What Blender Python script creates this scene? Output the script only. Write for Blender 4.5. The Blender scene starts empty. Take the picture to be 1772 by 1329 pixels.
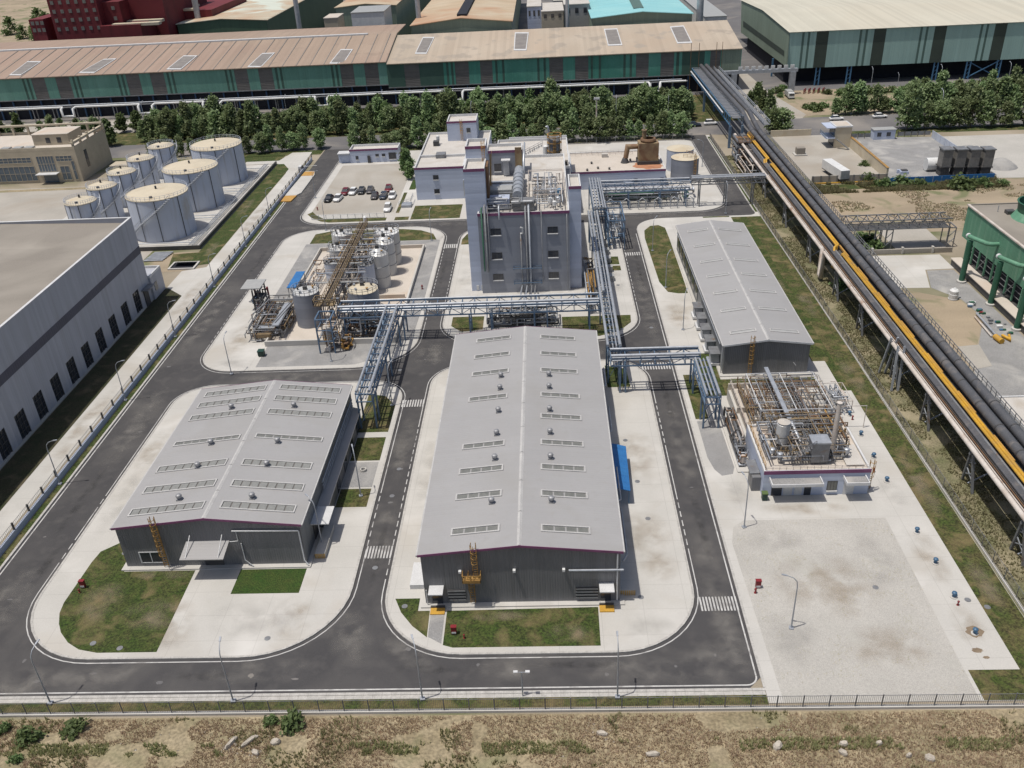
import bpy, math, random
import numpy as np
from mathutils import Vector, Matrix
random.seed(7)
scene = bpy.context.scene
COL = scene.collection
PI = math.pi

# ---------------------------------------------------------------- camera, world, sun, exposure
CAM_H = 75.0
FPX = 1529.04                                   # focal length in pixels of the 1772 px wide photograph
YAW, PITCH, ROLL = 0.0526280, 0.5219863, 0.0535642
cy_, sy_ = math.cos(YAW), math.sin(YAW); cp_, sp_ = math.cos(PITCH), math.sin(PITCH)
_f = Vector((-sy_*cp_, cy_*cp_, -sp_)); _r = Vector((cy_, sy_, 0)); _d = _f.cross(_r)
cr_, sr_ = math.cos(ROLL), math.sin(ROLL)
R_ = _r*cr_ + _d*sr_; D_ = -_r*sr_ + _d*cr_
cam = bpy.data.cameras.new('camera'); camo = bpy.data.objects.new('camera', cam); COL.objects.link(camo)
m = Matrix.Identity(4)
for i in range(3):
    m[i][0] = R_[i]; m[i][1] = -D_[i]; m[i][2] = -_f[i]
m[2][3] = CAM_H
camo.matrix_world = m
cam.sensor_width = 36; cam.lens = FPX/1772*36; cam.clip_start = 0.5; cam.clip_end = 6000
scene.camera = camo

SUN = Vector((-0.27, -0.10, 1)).normalized()     # towards the sun
world = bpy.data.worlds.new('World'); scene.world = world; world.use_nodes = True
wn = world.node_tree; bg = wn.nodes['Background']
sky = wn.nodes.new('ShaderNodeTexSky'); sky.sky_type = 'NISHITA'; sky.sun_disc = False
sky.sun_elevation = math.asin(SUN.z); sky.sun_rotation = math.atan2(SUN.x, SUN.y)
sky.air_density = 1.0; sky.dust_density = 3.0
wn.links.new(sky.outputs[0], bg.inputs[0]); bg.inputs[1].default_value = 0.095
sl = bpy.data.lights.new('sun', 'SUN'); sl.energy = 3.7; sl.angle = math.radians(0.6); sl.color = (1.0, 0.955, 0.88)
so = bpy.data.objects.new('sun', sl); COL.objects.link(so)
so.rotation_euler = (-SUN).to_track_quat('-Z', 'Y').to_euler(); so.location = (0, 100, 300)
vs = scene.view_settings; vs.view_transform = 'Standard'; vs.look = 'None'; vs.gamma = 1; vs.use_curve_mapping = False
vs.exposure = 0.0

# ---------------------------------------------------------------- photograph pixel -> point of a known plane of the place
def ray(px, py, axis, val):
    d = R_*((px-886)/FPX) + D_*((py-664.5)/FPX) + _f
    c = Vector((0, 0, CAM_H)); a = 'XYZ'.index(axis)
    return c + d*((val-c[a])/d[a])
def at(px, py, z=0.0): return ray(px, py, 'Z', z)

# ---------------------------------------------------------------- mesh builder
class MB:
    def __init__(s): s.v = []; s.f = []; s.sm = []
    def add(s, vs_, fs, smooth=False):
        n = len(s.v); s.v += [tuple(map(float, p)) for p in vs_]
        for f in fs: s.f.append(tuple(i+n for i in f)); s.sm.append(smooth)
        return s
    def box(s, x0, y0, z0, x1, y1, z1):
        return s.add([(x0,y0,z0),(x1,y0,z0),(x1,y1,z0),(x0,y1,z0),(x0,y0,z1),(x1,y0,z1),(x1,y1,z1),(x0,y1,z1)],
                     [(0,3,2,1),(4,5,6,7),(0,1,5,4),(1,2,6,5),(2,3,7,6),(3,0,4,7)])
    def quad(s, a, b, c, d): return s.add([a,b,c,d], [(0,1,2,3)])
    def prism(s, pts, z0, z1):
        n = len(pts)
        s.add([(p[0],p[1],z0) for p in pts]+[(p[0],p[1],z1) for p in pts],
              [tuple(range(n-1,-1,-1)), tuple(range(n,2*n))]+[(i,(i+1)%n,n+(i+1)%n,n+i) for i in range(n)])
        return s
    def sheet(s, pts, z): return s.add([(p[0],p[1],z) for p in pts], [tuple(range(len(pts)))])
    def ring(s, outer, inner, z0, z1):
        n = len(outer)
        V = [(p[0],p[1],z1) for p in outer]+[(p[0],p[1],z1) for p in inner]+[(p[0],p[1],z0) for p in outer]+[(p[0],p[1],z0) for p in inner]
        F = []
        for i in range(n):
            j = (i+1)%n
            F.append((i,j,n+j,n+i))
            if z1-z0 > .006: F += [(2*n+i,2*n+j,j,i),(n+i,n+j,3*n+j,3*n+i)]
        return s.add(V, F)
    def extr_x(s, prof, x0, x1):                     # profile of (y,z) extruded along X
        n = len(prof)
        return s.add([(x0,p[0],p[1]) for p in prof]+[(x1,p[0],p[1]) for p in prof],
              [tuple(range(n-1,-1,-1)), tuple(range(n,2*n))]+[(i,(i+1)%n,n+(i+1)%n,n+i) for i in range(n)])
    def extr_y(s, prof, y0, y1):                     # profile of (x,z) extruded along Y
        n = len(prof)
        return s.add([(p[0],y0,p[1]) for p in prof]+[(p[0],y1,p[1]) for p in prof],
              [tuple(range(n)), tuple(range(2*n-1,n-1,-1))]+[(i,n+i,n+(i+1)%n,(i+1)%n) for i in range(n)])
    def tube(s, pts, r, n=8, caps=True):
        P = [Vector(p) for p in pts]
        rings = []
        prev = None
        for i, p in enumerate(P):
            if i == 0: t = (P[1]-P[0]).normalized()
            elif i == len(P)-1: t = (P[-1]-P[-2]).normalized()
            else:
                a = (P[i]-P[i-1]).normalized(); b = (P[i+1]-P[i]).normalized(); t = (a+b)
                t = t.normalized() if t.length > 1e-4 else a
            up = prev if prev is not None else (Vector((0,0,1)) if abs(t.z) < .9 else Vector((1,0,0)))
            u = (up - t*up.dot(t));
            if u.length < 1e-3: u = t.orthogonal()
            u.normalize(); w = t.cross(u); prev = u
            k = 1.0
            if 0 < i < len(P)-1: k = min(1.6, 1/max(.3, t.dot((P[i]-P[i-1]).normalized())))
            rr = r[i] if isinstance(r, (list, tuple)) else r
            rings.append([p + (u*math.cos(2*PI*j/n) + w*math.sin(2*PI*j/n))*rr*(k if n > 0 else 1) for j in range(n)])
        V = [q for ring in rings for q in ring]; F = []
        for i in range(len(rings)-1):
            for j in range(n):
                F.append((i*n+j, i*n+(j+1)%n, (i+1)*n+(j+1)%n, (i+1)*n+j))
        s.add(V, F, True)
        if caps:
            s.add(rings[0], [tuple(range(n-1,-1,-1))]); s.add(rings[-1], [tuple(range(n))])
        return s
    def beam(s, a, b, w, h=None):
        a = Vector(a); b = Vector(b); h = h or w; t = (b-a).normalized()
        up = Vector((0,0,1)) if abs(t.z) < .95 else Vector((0,1,0))
        u = t.cross(up).normalized()*w/2; v = u.normalized().cross(t)*h/2
        V = [a-u-v,a+u-v,a+u+v,a-u+v,b-u-v,b+u-v,b+u+v,b-u+v]
        return s.add(V, [(0,1,2,3),(7,6,5,4),(0,4,5,1),(1,5,6,2),(2,6,7,3),(3,7,4,0)])
    def lathe(s, c, prof, n=24):                     # prof: list of (r,z); hard edges between segments
        for (r0,z0),(r1,z1) in zip(prof, prof[1:]):
            V = [(c[0]+r0*math.cos(2*PI*i/n), c[1]+r0*math.sin(2*PI*i/n), c[2]+z0) for i in range(n)] + \
                [(c[0]+r1*math.cos(2*PI*i/n), c[1]+r1*math.sin(2*PI*i/n), c[2]+z1) for i in range(n)]
            s.add(V, [(i,(i+1)%n,n+(i+1)%n,n+i) for i in range(n)], True)
        return s
    def ball(s, c, r, n=8, sz=1):
        pr = [(math.sin(PI*i/6)*r, -math.cos(PI*i/6)*r*sz) for i in range(7)]
        pr[0] = (r*.02, pr[0][1]); pr[-1] = (r*.02, pr[-1][1])
        V = [(c[0]+q*math.cos(2*PI*i/n), c[1]+q*math.sin(2*PI*i/n), c[2]+z) for q, z in pr for i in range(n)]
        return s.add(V, [(k*n+i,k*n+(i+1)%n,(k+1)*n+(i+1)%n,(k+1)*n+i) for k in range(6) for i in range(n)], True)
    def rail(s, pts, h=1.1, step=1.6, r=.03, n=4):   # handrail along a path
        for a, b in zip(pts, pts[1:]):
            a = Vector(a); b = Vector(b); L = (b-a).length; k = max(1, int(L/step))
            for i in range(k+1):
                p = a.lerp(b, i/k); s.beam(p, p+Vector((0,0,h)), 2*r)
            for q in (h, h*.55):
                s.beam(a+Vector((0,0,q)), b+Vector((0,0,q)), 2*r)
        return s
    def mesh(s, name):
        me = bpy.data.meshes.new(name); me.from_pydata(s.v, [], s.f)
        me.polygons.foreach_set('use_smooth', s.sm); me.update(); return me
    def build(s, name, mt, parent=None, label=None, cat=None, group=None, kind=None, loc=None):
        if loc is None: loc = tuple(parent.get('_o', (0,0,0))) if parent is not None else None
        if parent is None and loc is None and kind is None:
            n = len(s.v); loc = (sum(p[0] for p in s.v)/n, sum(p[1] for p in s.v)/n, min(p[2] for p in s.v))
        if loc is None: loc = (0,0,0)
        if loc != (0,0,0): s.v = [(p[0]-loc[0], p[1]-loc[1], p[2]-loc[2]) for p in s.v]
        me = s.mesh(name); me.materials.append(mt)
        o = bpy.data.objects.new(name, me); COL.objects.link(o)
        if parent is None: o.location = loc
        else: o.parent = parent
        o['_o'] = loc
        return tag(o, label, cat, group, kind)

def tag(o, label=None, cat=None, group=None, kind=None):
    if label: o['label'] = label
    if cat: o['category'] = cat
    if group: o['group'] = group
    if kind: o['kind'] = kind
    return o
def thing(name, loc, label, cat, group=None):
    o = bpy.data.objects.new(name, None); COL.objects.link(o); o.location = loc; o.empty_display_size = .5
    o['_o'] = tuple(map(float, loc)); return tag(o, label, cat, group)
KIDS = {}
def inst(o, name, parent, loc=(0,0,0), rot=(0,0,0)):           # another piece that shares o's mesh
    c = o.copy(); c.name = name; COL.objects.link(c); c.parent = parent; c.location = loc; c.rotation_euler = rot; return c
def kids(o):
    return [c for c in bpy.data.objects if c.parent == o]
def freeze(o):                                                  # remember the tree of a thing once, for fast copies
    ks = [(c, [(g, []) for g in kids(c)]) for c in kids(o)]
    KIDS[o.name] = ks; return o
def dup(o, loc, rz=0, scale=1, label=None, group=None):
    r = o.copy(); COL.objects.link(r); r.location = loc; r.rotation_euler = (0,0,rz)
    r.scale = (scale,)*3 if not isinstance(scale, tuple) else scale
    if label: r['label'] = label
    if group: r['group'] = group
    for c, gs in KIDS[o.name]:
        d = c.copy(); COL.objects.link(d); d.parent = r
        for g, _ in gs:
            e = g.copy(); COL.objects.link(e); e.parent = d
    return r

# ---------------------------------------------------------------- materials
def rgb(c): return (c[0], c[1], c[2], 1.0)
def mat(name, c1, c2=None, scale=.4, rough=.7, metal=0.0, dirt=None, dscale=.08, dlo=.5, dhi=.7, fine=.12, fscale=9,
        ribs=None, bump=0.0, bscale=6, spec=.4, detail=6, stretch=None, streak=None, joints=None, dots=None):
    M_ = bpy.data.materials.new(name); M_.use_nodes = True; nt = M_.node_tree; N = nt.nodes; L = nt.links
    b = N['Principled BSDF']; b.inputs['Roughness'].default_value = rough; b.inputs['Metallic'].default_value = metal
    b.inputs['Specular IOR Level'].default_value = spec
    geo = N.new('ShaderNodeNewGeometry'); pos = geo.outputs['Position']
    def noise(sc, det=detail, vec=pos, dist=0):
        n = N.new('ShaderNodeTexNoise'); n.inputs['Scale'].default_value = sc; n.inputs['Detail'].default_value = det
        n.inputs['Distortion'].default_value = dist; L.new(vec, n.inputs['Vector']); return n.outputs['Fac']
    def ramp(fac, lo, hi):
        r = N.new('ShaderNodeMapRange'); r.inputs['From Min'].default_value = lo; r.inputs['From Max'].default_value = hi
        L.new(fac, r.inputs['Value']); return r.outputs[0]
    def mix(fac, a, c):
        x = N.new('ShaderNodeMix'); x.data_type = 'RGBA'; L.new(fac, x.inputs[0])
        for sck, v in ((6, a), (7, c)):
            if isinstance(v, tuple): x.inputs[sck].default_value = v
            else: L.new(v, x.inputs[sck])
        return x.outputs[2]
    def mapped(sx, sy, sz):
        mp = N.new('ShaderNodeMapping'); mp.inputs['Scale'].default_value = (sx, sy, sz); L.new(pos, mp.inputs['Vector']); return mp.outputs[0]
    c2 = c2 or tuple(x*.82 for x in c1)
    v0 = mapped(*stretch) if stretch else pos
    col = mix(ramp(noise(scale, vec=v0), .35, .65), rgb(c1), rgb(c2))
    if fine:
        f = ramp(noise(fscale, 3), .3, .7)
        col = mix(f, col, mixscale(N, L, col, 1-2*fine))
    if dirt: col = mix(ramp(noise(dscale, 5, dist=.6), dlo, dhi), col, rgb(dirt))
    if streak:                                                   # (colour, scale across, scale along z, lo, hi)
        col = mix(ramp(noise(1, 4, mapped(streak[1], streak[1], streak[2])), streak[3], streak[4]), col, rgb(streak[0]))
    if dots:                                                     # (colour, scale, threshold)
        vo = N.new('ShaderNodeTexVoronoi'); vo.inputs['Scale'].default_value = dots[1]; L.new(pos, vo.inputs['Vector'])
        col = mix(ramp(vo.outputs['Distance'], dots[2], dots[2]*.6), col, rgb(dots[0]))
    hgt = None
    if ribs:                                                     # (axis, period): folded sheet metal
        sx = N.new('ShaderNodeSeparateXYZ'); L.new(pos, sx.inputs[0]); ax = sx.outputs['XYZ'.index(ribs[0][0])]
        if len(ribs[0]) > 1:
            ad = N.new('ShaderNodeMath'); ad.operation = 'ADD'; L.new(ax, ad.inputs[0]); L.new(sx.outputs['XYZ'.index(ribs[0][1])], ad.inputs[1]); ax = ad.outputs[0]
        mu = N.new('ShaderNodeMath'); mu.operation = 'MULTIPLY'; mu.inputs[1].default_value = 1/ribs[1]; L.new(ax, mu.inputs[0])
        fr = N.new('ShaderNodeMath'); fr.operation = 'FRACT'; L.new(mu.outputs[0], fr.inputs[0])
        pg = N.new('ShaderNodeMath'); pg.operation = 'PINGPONG'; pg.inputs[1].default_value = .5; L.new(fr.outputs[0], pg.inputs[0])
        hgt = ramp(pg.outputs[0], .12, .28)
        bp = N.new('ShaderNodeBump'); bp.inputs['Strength'].default_value = ribs[2] if len(ribs) > 2 else .6
        bp.inputs['Distance'].default_value = .05; L.new(hgt, bp.inputs['Height']); L.new(bp.outputs[0], b.inputs['Normal'])
        fl = N.new('ShaderNodeMath'); fl.operation = 'FLOOR'; L.new(mu.outputs[0], fl.inputs[0])
        wn_ = N.new('ShaderNodeTexWhiteNoise'); wn_.noise_dimensions = '1D'; L.new(fl.outputs[0], wn_.inputs['W'])
        col = mix(ramp(wn_.outputs['Value'], 0, ribs[3] if len(ribs) > 3 else 8), col, rgb((.02,.02,.02)))
    if joints:                                                   # (w, h, dark): cast slab joints
        br = N.new('ShaderNodeTexBrick'); br.offset = 0; br.inputs['Scale'].default_value = 1
        br.inputs['Brick Width'].default_value = joints[0]; br.inputs['Row Height'].default_value = joints[1]
        br.inputs['Mortar Size'].default_value = .03; br.inputs['Mortar Smooth'].default_value = .3; L.new(pos, br.inputs['Vector'])
        q = ramp(br.outputs['Fac'], 0, 1/joints[2]); col = mix(q, col, rgb((.1,.09,.08)))
    if bump and not ribs:
        bp = N.new('ShaderNodeBump'); bp.inputs['Strength'].default_value = 1; bp.inputs['Distance'].default_value = bump
        L.new(noise(bscale, 4), bp.inputs['Height']); L.new(bp.outputs[0], b.inputs['Normal'])
    L.new(col, b.inputs['Base Color'])
    return M_
def mixscale(N, L, col, k):
    x = N.new('ShaderNodeMix'); x.data_type = 'RGBA'; x.blend_type = 'MULTIPLY'; x.inputs[0].default_value = 1
    L.new(col, x.inputs[6]); x.inputs[7].default_value = (k, k, k, 1); return x.outputs[2]

MT = {}
MT['soil'] = mat('dry_soil', (.40,.33,.215), (.29,.235,.145), .3, .95, dirt=(.19,.185,.10), dscale=.18, dlo=.50, dhi=.75, bump=.08, bscale=2.5, fine=.25, fscale=3)
MT['farsoil'] = mat('pale_ground', (.36,.31,.24), (.26,.22,.16), .06, .95, dirt=(.12,.13,.06), dscale=.03, dlo=.5, dhi=.62, bump=.05, bscale=1)
MT['tan'] = mat('tan_dirt', (.38,.305,.215), (.29,.235,.165), .12, .95, dirt=(.15,.155,.08), dscale=.11, dlo=.52, dhi=.66, bump=.05, bscale=2, stretch=(.3,1,1))
MT['asphalt'] = mat('asphalt', (.070,.067,.068), (.058,.056,.058), .25, .92, dirt=(.105,.099,.094), dscale=.10, dlo=.50, dhi=.85, fine=.14, fscale=10, bump=.008, bscale=20, streak=((.085,.080,.078), .5, .05, .50, .80))
MT['asphalt2'] = mat('old_asphalt', (.155,.15,.15), (.13,.125,.127), .1, .9, dirt=(.22,.20,.18), dscale=.05, dlo=.5, dhi=.7)
MT['conc'] = mat('pale_concrete', (.495,.477,.445), (.44,.425,.395), .13, .85, dirt=(.395,.365,.32), dscale=.09, dlo=.52, dhi=.78, joints=(4.97,4.03,.24), fine=.05, fscale=7, bump=.004, streak=((.535,.517,.487), .12, .12, .55, .75))
MT['conc2'] = mat('dusty_concrete', (.42,.39,.345), (.36,.335,.295), .1, .9, dirt=(.30,.265,.22), dscale=.06, dlo=.48, dhi=.7, joints=(5,5,.15))
MT['kerb'] = mat('kerb_stone', (.50,.48,.45), (.40,.385,.36), 1.5, .85, joints=(1,1,.3))
MT['gravel'] = mat('grey_gravel', (.33,.325,.32), (.28,.275,.27), .3, .95, fine=.2, fscale=9, bump=.05, bscale=12, dirt=(.40,.385,.36), dscale=.15, dlo=.5, dhi=.75)
MT['palegravel'] = mat('pale_gravel', (.49,.468,.43), (.445,.425,.39), .15, .95, fine=.16, fscale=12, bump=.04, bscale=16, dirt=(.38,.37,.33), dscale=.13, dlo=.55, dhi=.85)
MT['grass'] = mat('lawn_grass', (.055,.092,.015), (.085,.102,.026), .5, .95, dirt=(.18,.14,.068), dscale=.30, dlo=.52, dhi=.76, fine=.4, fscale=4, bump=.15, bscale=6)
MT['grassb'] = mat('lawn_grass_browned', (.068,.100,.018), (.125,.115,.042), .5, .95, dirt=(.20,.15,.075), dscale=.36, dlo=.50, dhi=.76, fine=.4, fscale=4, bump=.15, bscale=6)
MT['grassg'] = mat('lawn_grass_fresh', (.040,.088,.012), (.065,.095,.018), .6, .95, fine=.35, fscale=6, bump=.12, bscale=7)
MT['paint'] = mat('road_paint', (.56,.55,.53), (.44,.43,.42), .9, .7, fine=.08, dirt=(.22,.21,.205), dscale=.5, dlo=.52, dhi=.72)
MT['yellow'] = mat('yellow_paint', (.62,.36,.05), (.50,.28,.05), .8, .5)
MT['orange'] = mat('weathered_ochre', (.52,.30,.08), (.45,.24,.06), .5, .6)
MT['roofB'] = mat('grey_roof_sheet', (.335,.328,.325), (.315,.308,.306), .12, .55, metal=.05, ribs=('Y',.45,.12,40), fine=.03, dirt=(.29,.28,.268), dscale=.11, dlo=.5, dhi=.8, streak=((.30,.29,.28), .9, .0, .56, .8))
MT['wallG'] = mat('grey_wall_sheet', (.215,.225,.23), (.195,.205,.21), .3, .5, metal=.1, ribs=('XY',.3,.5), fine=.03, streak=((.15,.16,.15), 1.2, .08, .55, .8))
MT['wallGd'] = mat('dark_wall_sheet', (.19,.19,.197), (.175,.175,.182), .3, .5, metal=.1, ribs=('XY',.3,.5), fine=.03, streak=((.15,.15,.15), 1.2, .08, .55, .8))
MT['tower'] = mat('grey_panel', (.265,.282,.325), (.25,.265,.305), .2, .5, metal=.1, ribs=('Z',1.1,.08), fine=.02, streak=((.225,.237,.27), .9, .06, .55, .85))
MT['wing'] = mat('light_blue_panel', (.50,.555,.68), (.47,.52,.64), .2, .5, metal=.1, ribs=('Z',1.1,.12), fine=.02)
MT['purple'] = mat('purple_trim', (.22,.075,.165), (.18,.065,.135), .6, .5)
MT['trim'] = mat('white_trim', (.66,.66,.66), (.58,.58,.58), .6, .5)
MT['roofW'] = mat('white_flat_roof', (.56,.53,.49), (.50,.47,.43), .25, .85, dirt=(.40,.36,.31), dscale=.2, dlo=.55, dhi=.75, joints=(3,3,.1))
MT['roofP'] = mat('peach_flat_roof', (.58,.52,.455), (.52,.465,.40), .25, .85, dirt=(.47,.38,.30), dscale=.12, dlo=.56, dhi=.76, joints=(3,3,.1))
MT['ruststain'] = mat('rust_stain', (.46,.22,.12), (.36,.16,.09), .5, .85)
MT['glass'] = mat('dark_glass', (.03,.035,.045), (.045,.05,.06), 1, .12, spec=.6, fine=0)
MT['blueglass'] = mat('tinted_glass', (.07,.10,.13), (.10,.13,.16), .8, .12, spec=.6, fine=0)
MT['sky_l'] = mat('skylight_sheet', (.155,.157,.145), (.20,.20,.185), 1.5, .35, fine=.1)
MT['galv'] = mat('galvanised_pipe', (.42,.44,.475), (.33,.35,.38), 1.2, .5, metal=.4, fine=.05)
MT['silver'] = mat('aluminium_cladding', (.50,.52,.55), (.40,.42,.45), 1.0, .45, metal=.5, fine=.05)
MT['steel'] = mat('blue_grey_steel', (.10,.165,.26), (.15,.215,.30), 1, .5, metal=.2)
MT['blue'] = mat('blue_steel', (.07,.175,.30), (.09,.20,.33), 1, .5)
MT['bluesheet'] = mat('blue_sheet', (.03,.16,.42), (.04,.19,.46), 1, .45, ribs=('Y',.3,.4))
MT['dsteel'] = mat('dark_steel', (.06,.06,.065), (.09,.085,.08), 1, .6)
MT['gsteel'] = mat('grey_steel', (.26,.27,.28), (.20,.2,.21), 1, .55, metal=.3, dirt=(.18,.12,.08), dscale=.8, dlo=.6, dhi=.75)
MT['rust'] = mat('rusty_steel', (.23,.13,.07), (.14,.085,.05), .8, .8, fine=.15)
MT['ochre'] = mat('ochre_ladder_steel', (.42,.245,.07), (.30,.17,.055), 1, .6)
MT['browned'] = mat('brown_yellow_steel', (.27,.20,.11), (.20,.14,.08), 1, .7)
MT['rustwhite'] = mat('rusty_white_pipe', (.62,.57,.52), (.50,.43,.37), .5, .6, dirt=(.30,.19,.13), dscale=.3, dlo=.55, dhi=.75)
MT['blackpipe'] = mat('dark_coated_pipe', (.085,.087,.095), (.105,.106,.113), .4, .5, dirt=(.165,.15,.14), dscale=.7, dlo=.52, dhi=.78)
MT['tray'] = mat('brown_cable_tray', (.075,.062,.055), (.055,.048,.044), .5, .7)
MT['ywpipe'] = mat('yellow_gas_pipe', (.66,.37,.035), (.52,.29,.04), .5, .55, dirt=(.40,.24,.07), dscale=.6, dlo=.5, dhi=.75)
MT['tank'] = mat('tank_paint', (.50,.54,.62), (.46,.50,.58), .2, .5, streak=((.36,.36,.36), 1.1, .1, .55, .8), fine=.03, dirt=(.40,.36,.31), dscale=.15, dlo=.62, dhi=.8)
MT['tanktop'] = mat('cream_tank_roof', (.60,.525,.395), (.54,.475,.36), .3, .7, dirt=(.45,.36,.24), dscale=.3, dlo=.55, dhi=.8)
MT['wtank'] = mat('white_tank_shell', (.60,.60,.59), (.54,.54,.53), .4, .4, metal=.1, streak=((.42,.38,.33), 1.5, .12, .56, .8))
MT['white'] = mat('white_paint', (.72,.72,.71), (.64,.64,.63), .8, .5)
MT['green'] = mat('green_wall_sheet', (.085,.30,.225), (.075,.265,.20), .1, .6, ribs=('XY',.9,.4), dirt=(.15,.36,.29), dscale=.03, dlo=.5, dhi=.7)
MT['green2'] = mat('pale_green_sheet', (.36,.53,.49), (.33,.49,.455), .1, .6, ribs=('XY',.9,.4))
MT['greenw'] = mat('faded_green_sheet', (.165,.35,.28), (.145,.315,.25), .1, .6, ribs=('XY',.9,.4), dirt=(.22,.40,.33), dscale=.03, dlo=.5, dhi=.7)
MT['greend'] = mat('dark_green_strip', (.055,.11,.085), (.07,.13,.10), .2, .6)
MT['louver'] = mat('brown_louvre', (.15,.14,.13), (.18,.165,.155), .4, .7, ribs=('Z',.6,.6))
MT['endgreen'] = mat('grey_green_sheet', (.24,.30,.235), (.215,.27,.21), .1, .6, ribs=('XY',.9,.4))
MT['rusroof'] = mat('tan_rusted_roof', (.385,.295,.225), (.335,.25,.19), .03, .8, ribs=('X',1.2,.12), dirt=(.31,.215,.17), dscale=.012, dlo=.38, dhi=.66, streak=((.29,.22,.17), .16, .0, .60, .66))
MT['creamroof'] = mat('cream_roof', (.60,.57,.47), (.56,.53,.435), .05, .7, ribs=('X',1.2,.05), dirt=(.50,.46,.37), dscale=.02, dlo=.5, dhi=.7)
MT['peachroof'] = mat('peach_roof', (.50,.38,.25), (.56,.46,.33), .06, .7, ribs=('Y',1.2,.2), dirt=(.42,.25,.15), dscale=.03, dlo=.5, dhi=.66)
MT['cyanroof'] = mat('turquoise_roof', (.27,.57,.60), (.33,.62,.63), .05, .6, ribs=('Y',1.2,.2))
MT['redwall'] = mat('maroon_wall', (.17,.022,.028), (.14,.02,.025), .1, .7, streak=((.10,.015,.018), .3, .05, .5, .7))
MT['beige'] = mat('beige_stone', (.50,.435,.33), (.45,.39,.295), .4, .8)
MT['hallwall'] = mat('grey_hall_sheet', (.42,.43,.47), (.40,.41,.45), .2, .55, ribs=('Y',.6,.3), fine=.02, streak=((.35,.35,.37), .5, .05, .55, .8))
MT['hallband'] = mat('slate_band', (.10,.10,.135), (.09,.09,.12), .2, .6, ribs=('Y',.6,.3))
MT['hallroof'] = mat('brownish_membrane_roof', (.275,.245,.21), (.25,.225,.19), .05, .8, ribs=('Y',6.0,.1), dirt=(.31,.28,.24), dscale=.05, dlo=.5, dhi=.7)
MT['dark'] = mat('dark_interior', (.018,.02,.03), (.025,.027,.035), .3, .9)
MT['darkblue'] = mat('dark_blue_column', (.03,.065,.13), (.035,.08,.16), .3, .7)
MT['ctgreen'] = mat('cooling_tower_green', (.13,.31,.20), (.115,.275,.175), .15, .65, ribs=('Y',.5,.4), streak=((.20,.34,.24), .8, .08, .55, .8))
MT['pipegreen'] = mat('dark_green_pipe', (.03,.11,.065), (.04,.13,.08), .5, .5)
MT['furn'] = mat('ochre_rusty_box', (.33,.25,.14), (.24,.17,.10), .5, .7, dirt=(.16,.08,.045), dscale=.4, dlo=.45, dhi=.65)
MT['red'] = mat('fire_red', (.24,.022,.028), None, 1, .5)
MT['bin'] = mat('dark_green_bin', (.02,.06,.045), None, 1, .5)
MT['tyre'] = mat('tyre_rubber', (.02,.02,.02), None, 1, .8)
MT['rock'] = mat('pale_rubble', (.52,.47,.40), (.40,.35,.29), 1.5, .95, bump=.08, bscale=3)
MT['stain'] = mat('wet_stain', (.20,.15,.10), (.25,.19,.13), 2, .6)
MT['dstain'] = mat('dust_film', (.17,.16,.15), (.12,.115,.11), .5, .9)
MT['bark'] = mat('bark', (.16,.13,.10), None, 3, .9)
MT['sump'] = mat('blue_valve', (.06,.14,.24), None, 1, .5)
MT['coal'] = mat('dark_crushed_stone', (.05,.05,.055), (.08,.078,.078), 1, .95, bump=.15, bscale=2)

def leafmat(name, a, b_, c_):
    M_ = bpy.data.materials.new(name); M_.use_nodes = True; nt = M_.node_tree; N = nt.nodes; L = nt.links
    p = N['Principled BSDF']; p.inputs['Roughness'].default_value = .6; p.inputs['Specular IOR Level'].default_value = .3
    g = N.new('ShaderNodeNewGeometry'); n = N.new('ShaderNodeTexNoise'); n.inputs['Scale'].default_value = .45
    L.new(g.outputs['Position'], n.inputs['Vector'])
    r = N.new('ShaderNodeValToRGB'); r.color_ramp.elements[0].position = .35; r.color_ramp.elements[1].position = .65
    r.color_ramp.elements[0].color = rgb(a); r.color_ramp.elements[1].color = rgb(b_); L.new(n.outputs['Fac'], r.inputs[0])
    w = N.new('ShaderNodeMix'); w.data_type = 'RGBA'; L.new(g.outputs['Random Per Island'], w.inputs[0])
    L.new(r.outputs[0], w.inputs[6]); w.inputs[7].default_value = rgb(c_)
    s = N.new('ShaderNodeMath'); s.operation = 'MULTIPLY'; s.inputs[1].default_value = .6
    L.new(g.outputs['Random Per Island'], s.inputs[0]); L.new(s.outputs[0], w.inputs[0])
    oi = N.new('ShaderNodeObjectInfo'); hs = N.new('ShaderNodeHueSaturation'); mr = N.new('ShaderNodeMapRange'); mr.inputs['To Min'].default_value = .75; mr.inputs['To Max'].default_value = 1.45; L.new(oi.outputs['Random'], mr.inputs['Value']); L.new(mr.outputs[0], hs.inputs['Value'])
    mh = N.new('ShaderNodeMapRange'); mh.inputs['To Min'].default_value = .455; mh.inputs['To Max'].default_value = .50; L.new(oi.outputs['Random'], mh.inputs['Value']); L.new(mh.outputs[0], hs.inputs['Hue']); L.new(w.outputs[2], hs.inputs['Color'])
    w = hs; w.outputs[0]
    L.new(w.outputs[0], p.inputs['Base Color'])
    t = N.new('ShaderNodeBsdfTranslucent'); L.new(w.outputs[0], t.inputs[0])
    mx = N.new('ShaderNodeMixShader'); mx.inputs[0].default_value = .38
    L.new(p.outputs[0], mx.inputs[1]); L.new(t.outputs[0], mx.inputs[2]); L.new(mx.outputs[0], N['Material Output'].inputs[0])
    return M_
MT['leaf'] = leafmat('green_foliage', (.10,.17,.062), (.17,.245,.105), (.27,.34,.19))
MT['leafd'] = leafmat('dark_foliage', (.07,.12,.042), (.10,.155,.062), (.14,.20,.08))
MT['tuft'] = leafmat('dry_grass', (.46,.41,.27), (.27,.30,.14), (.54,.48,.34))
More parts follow.
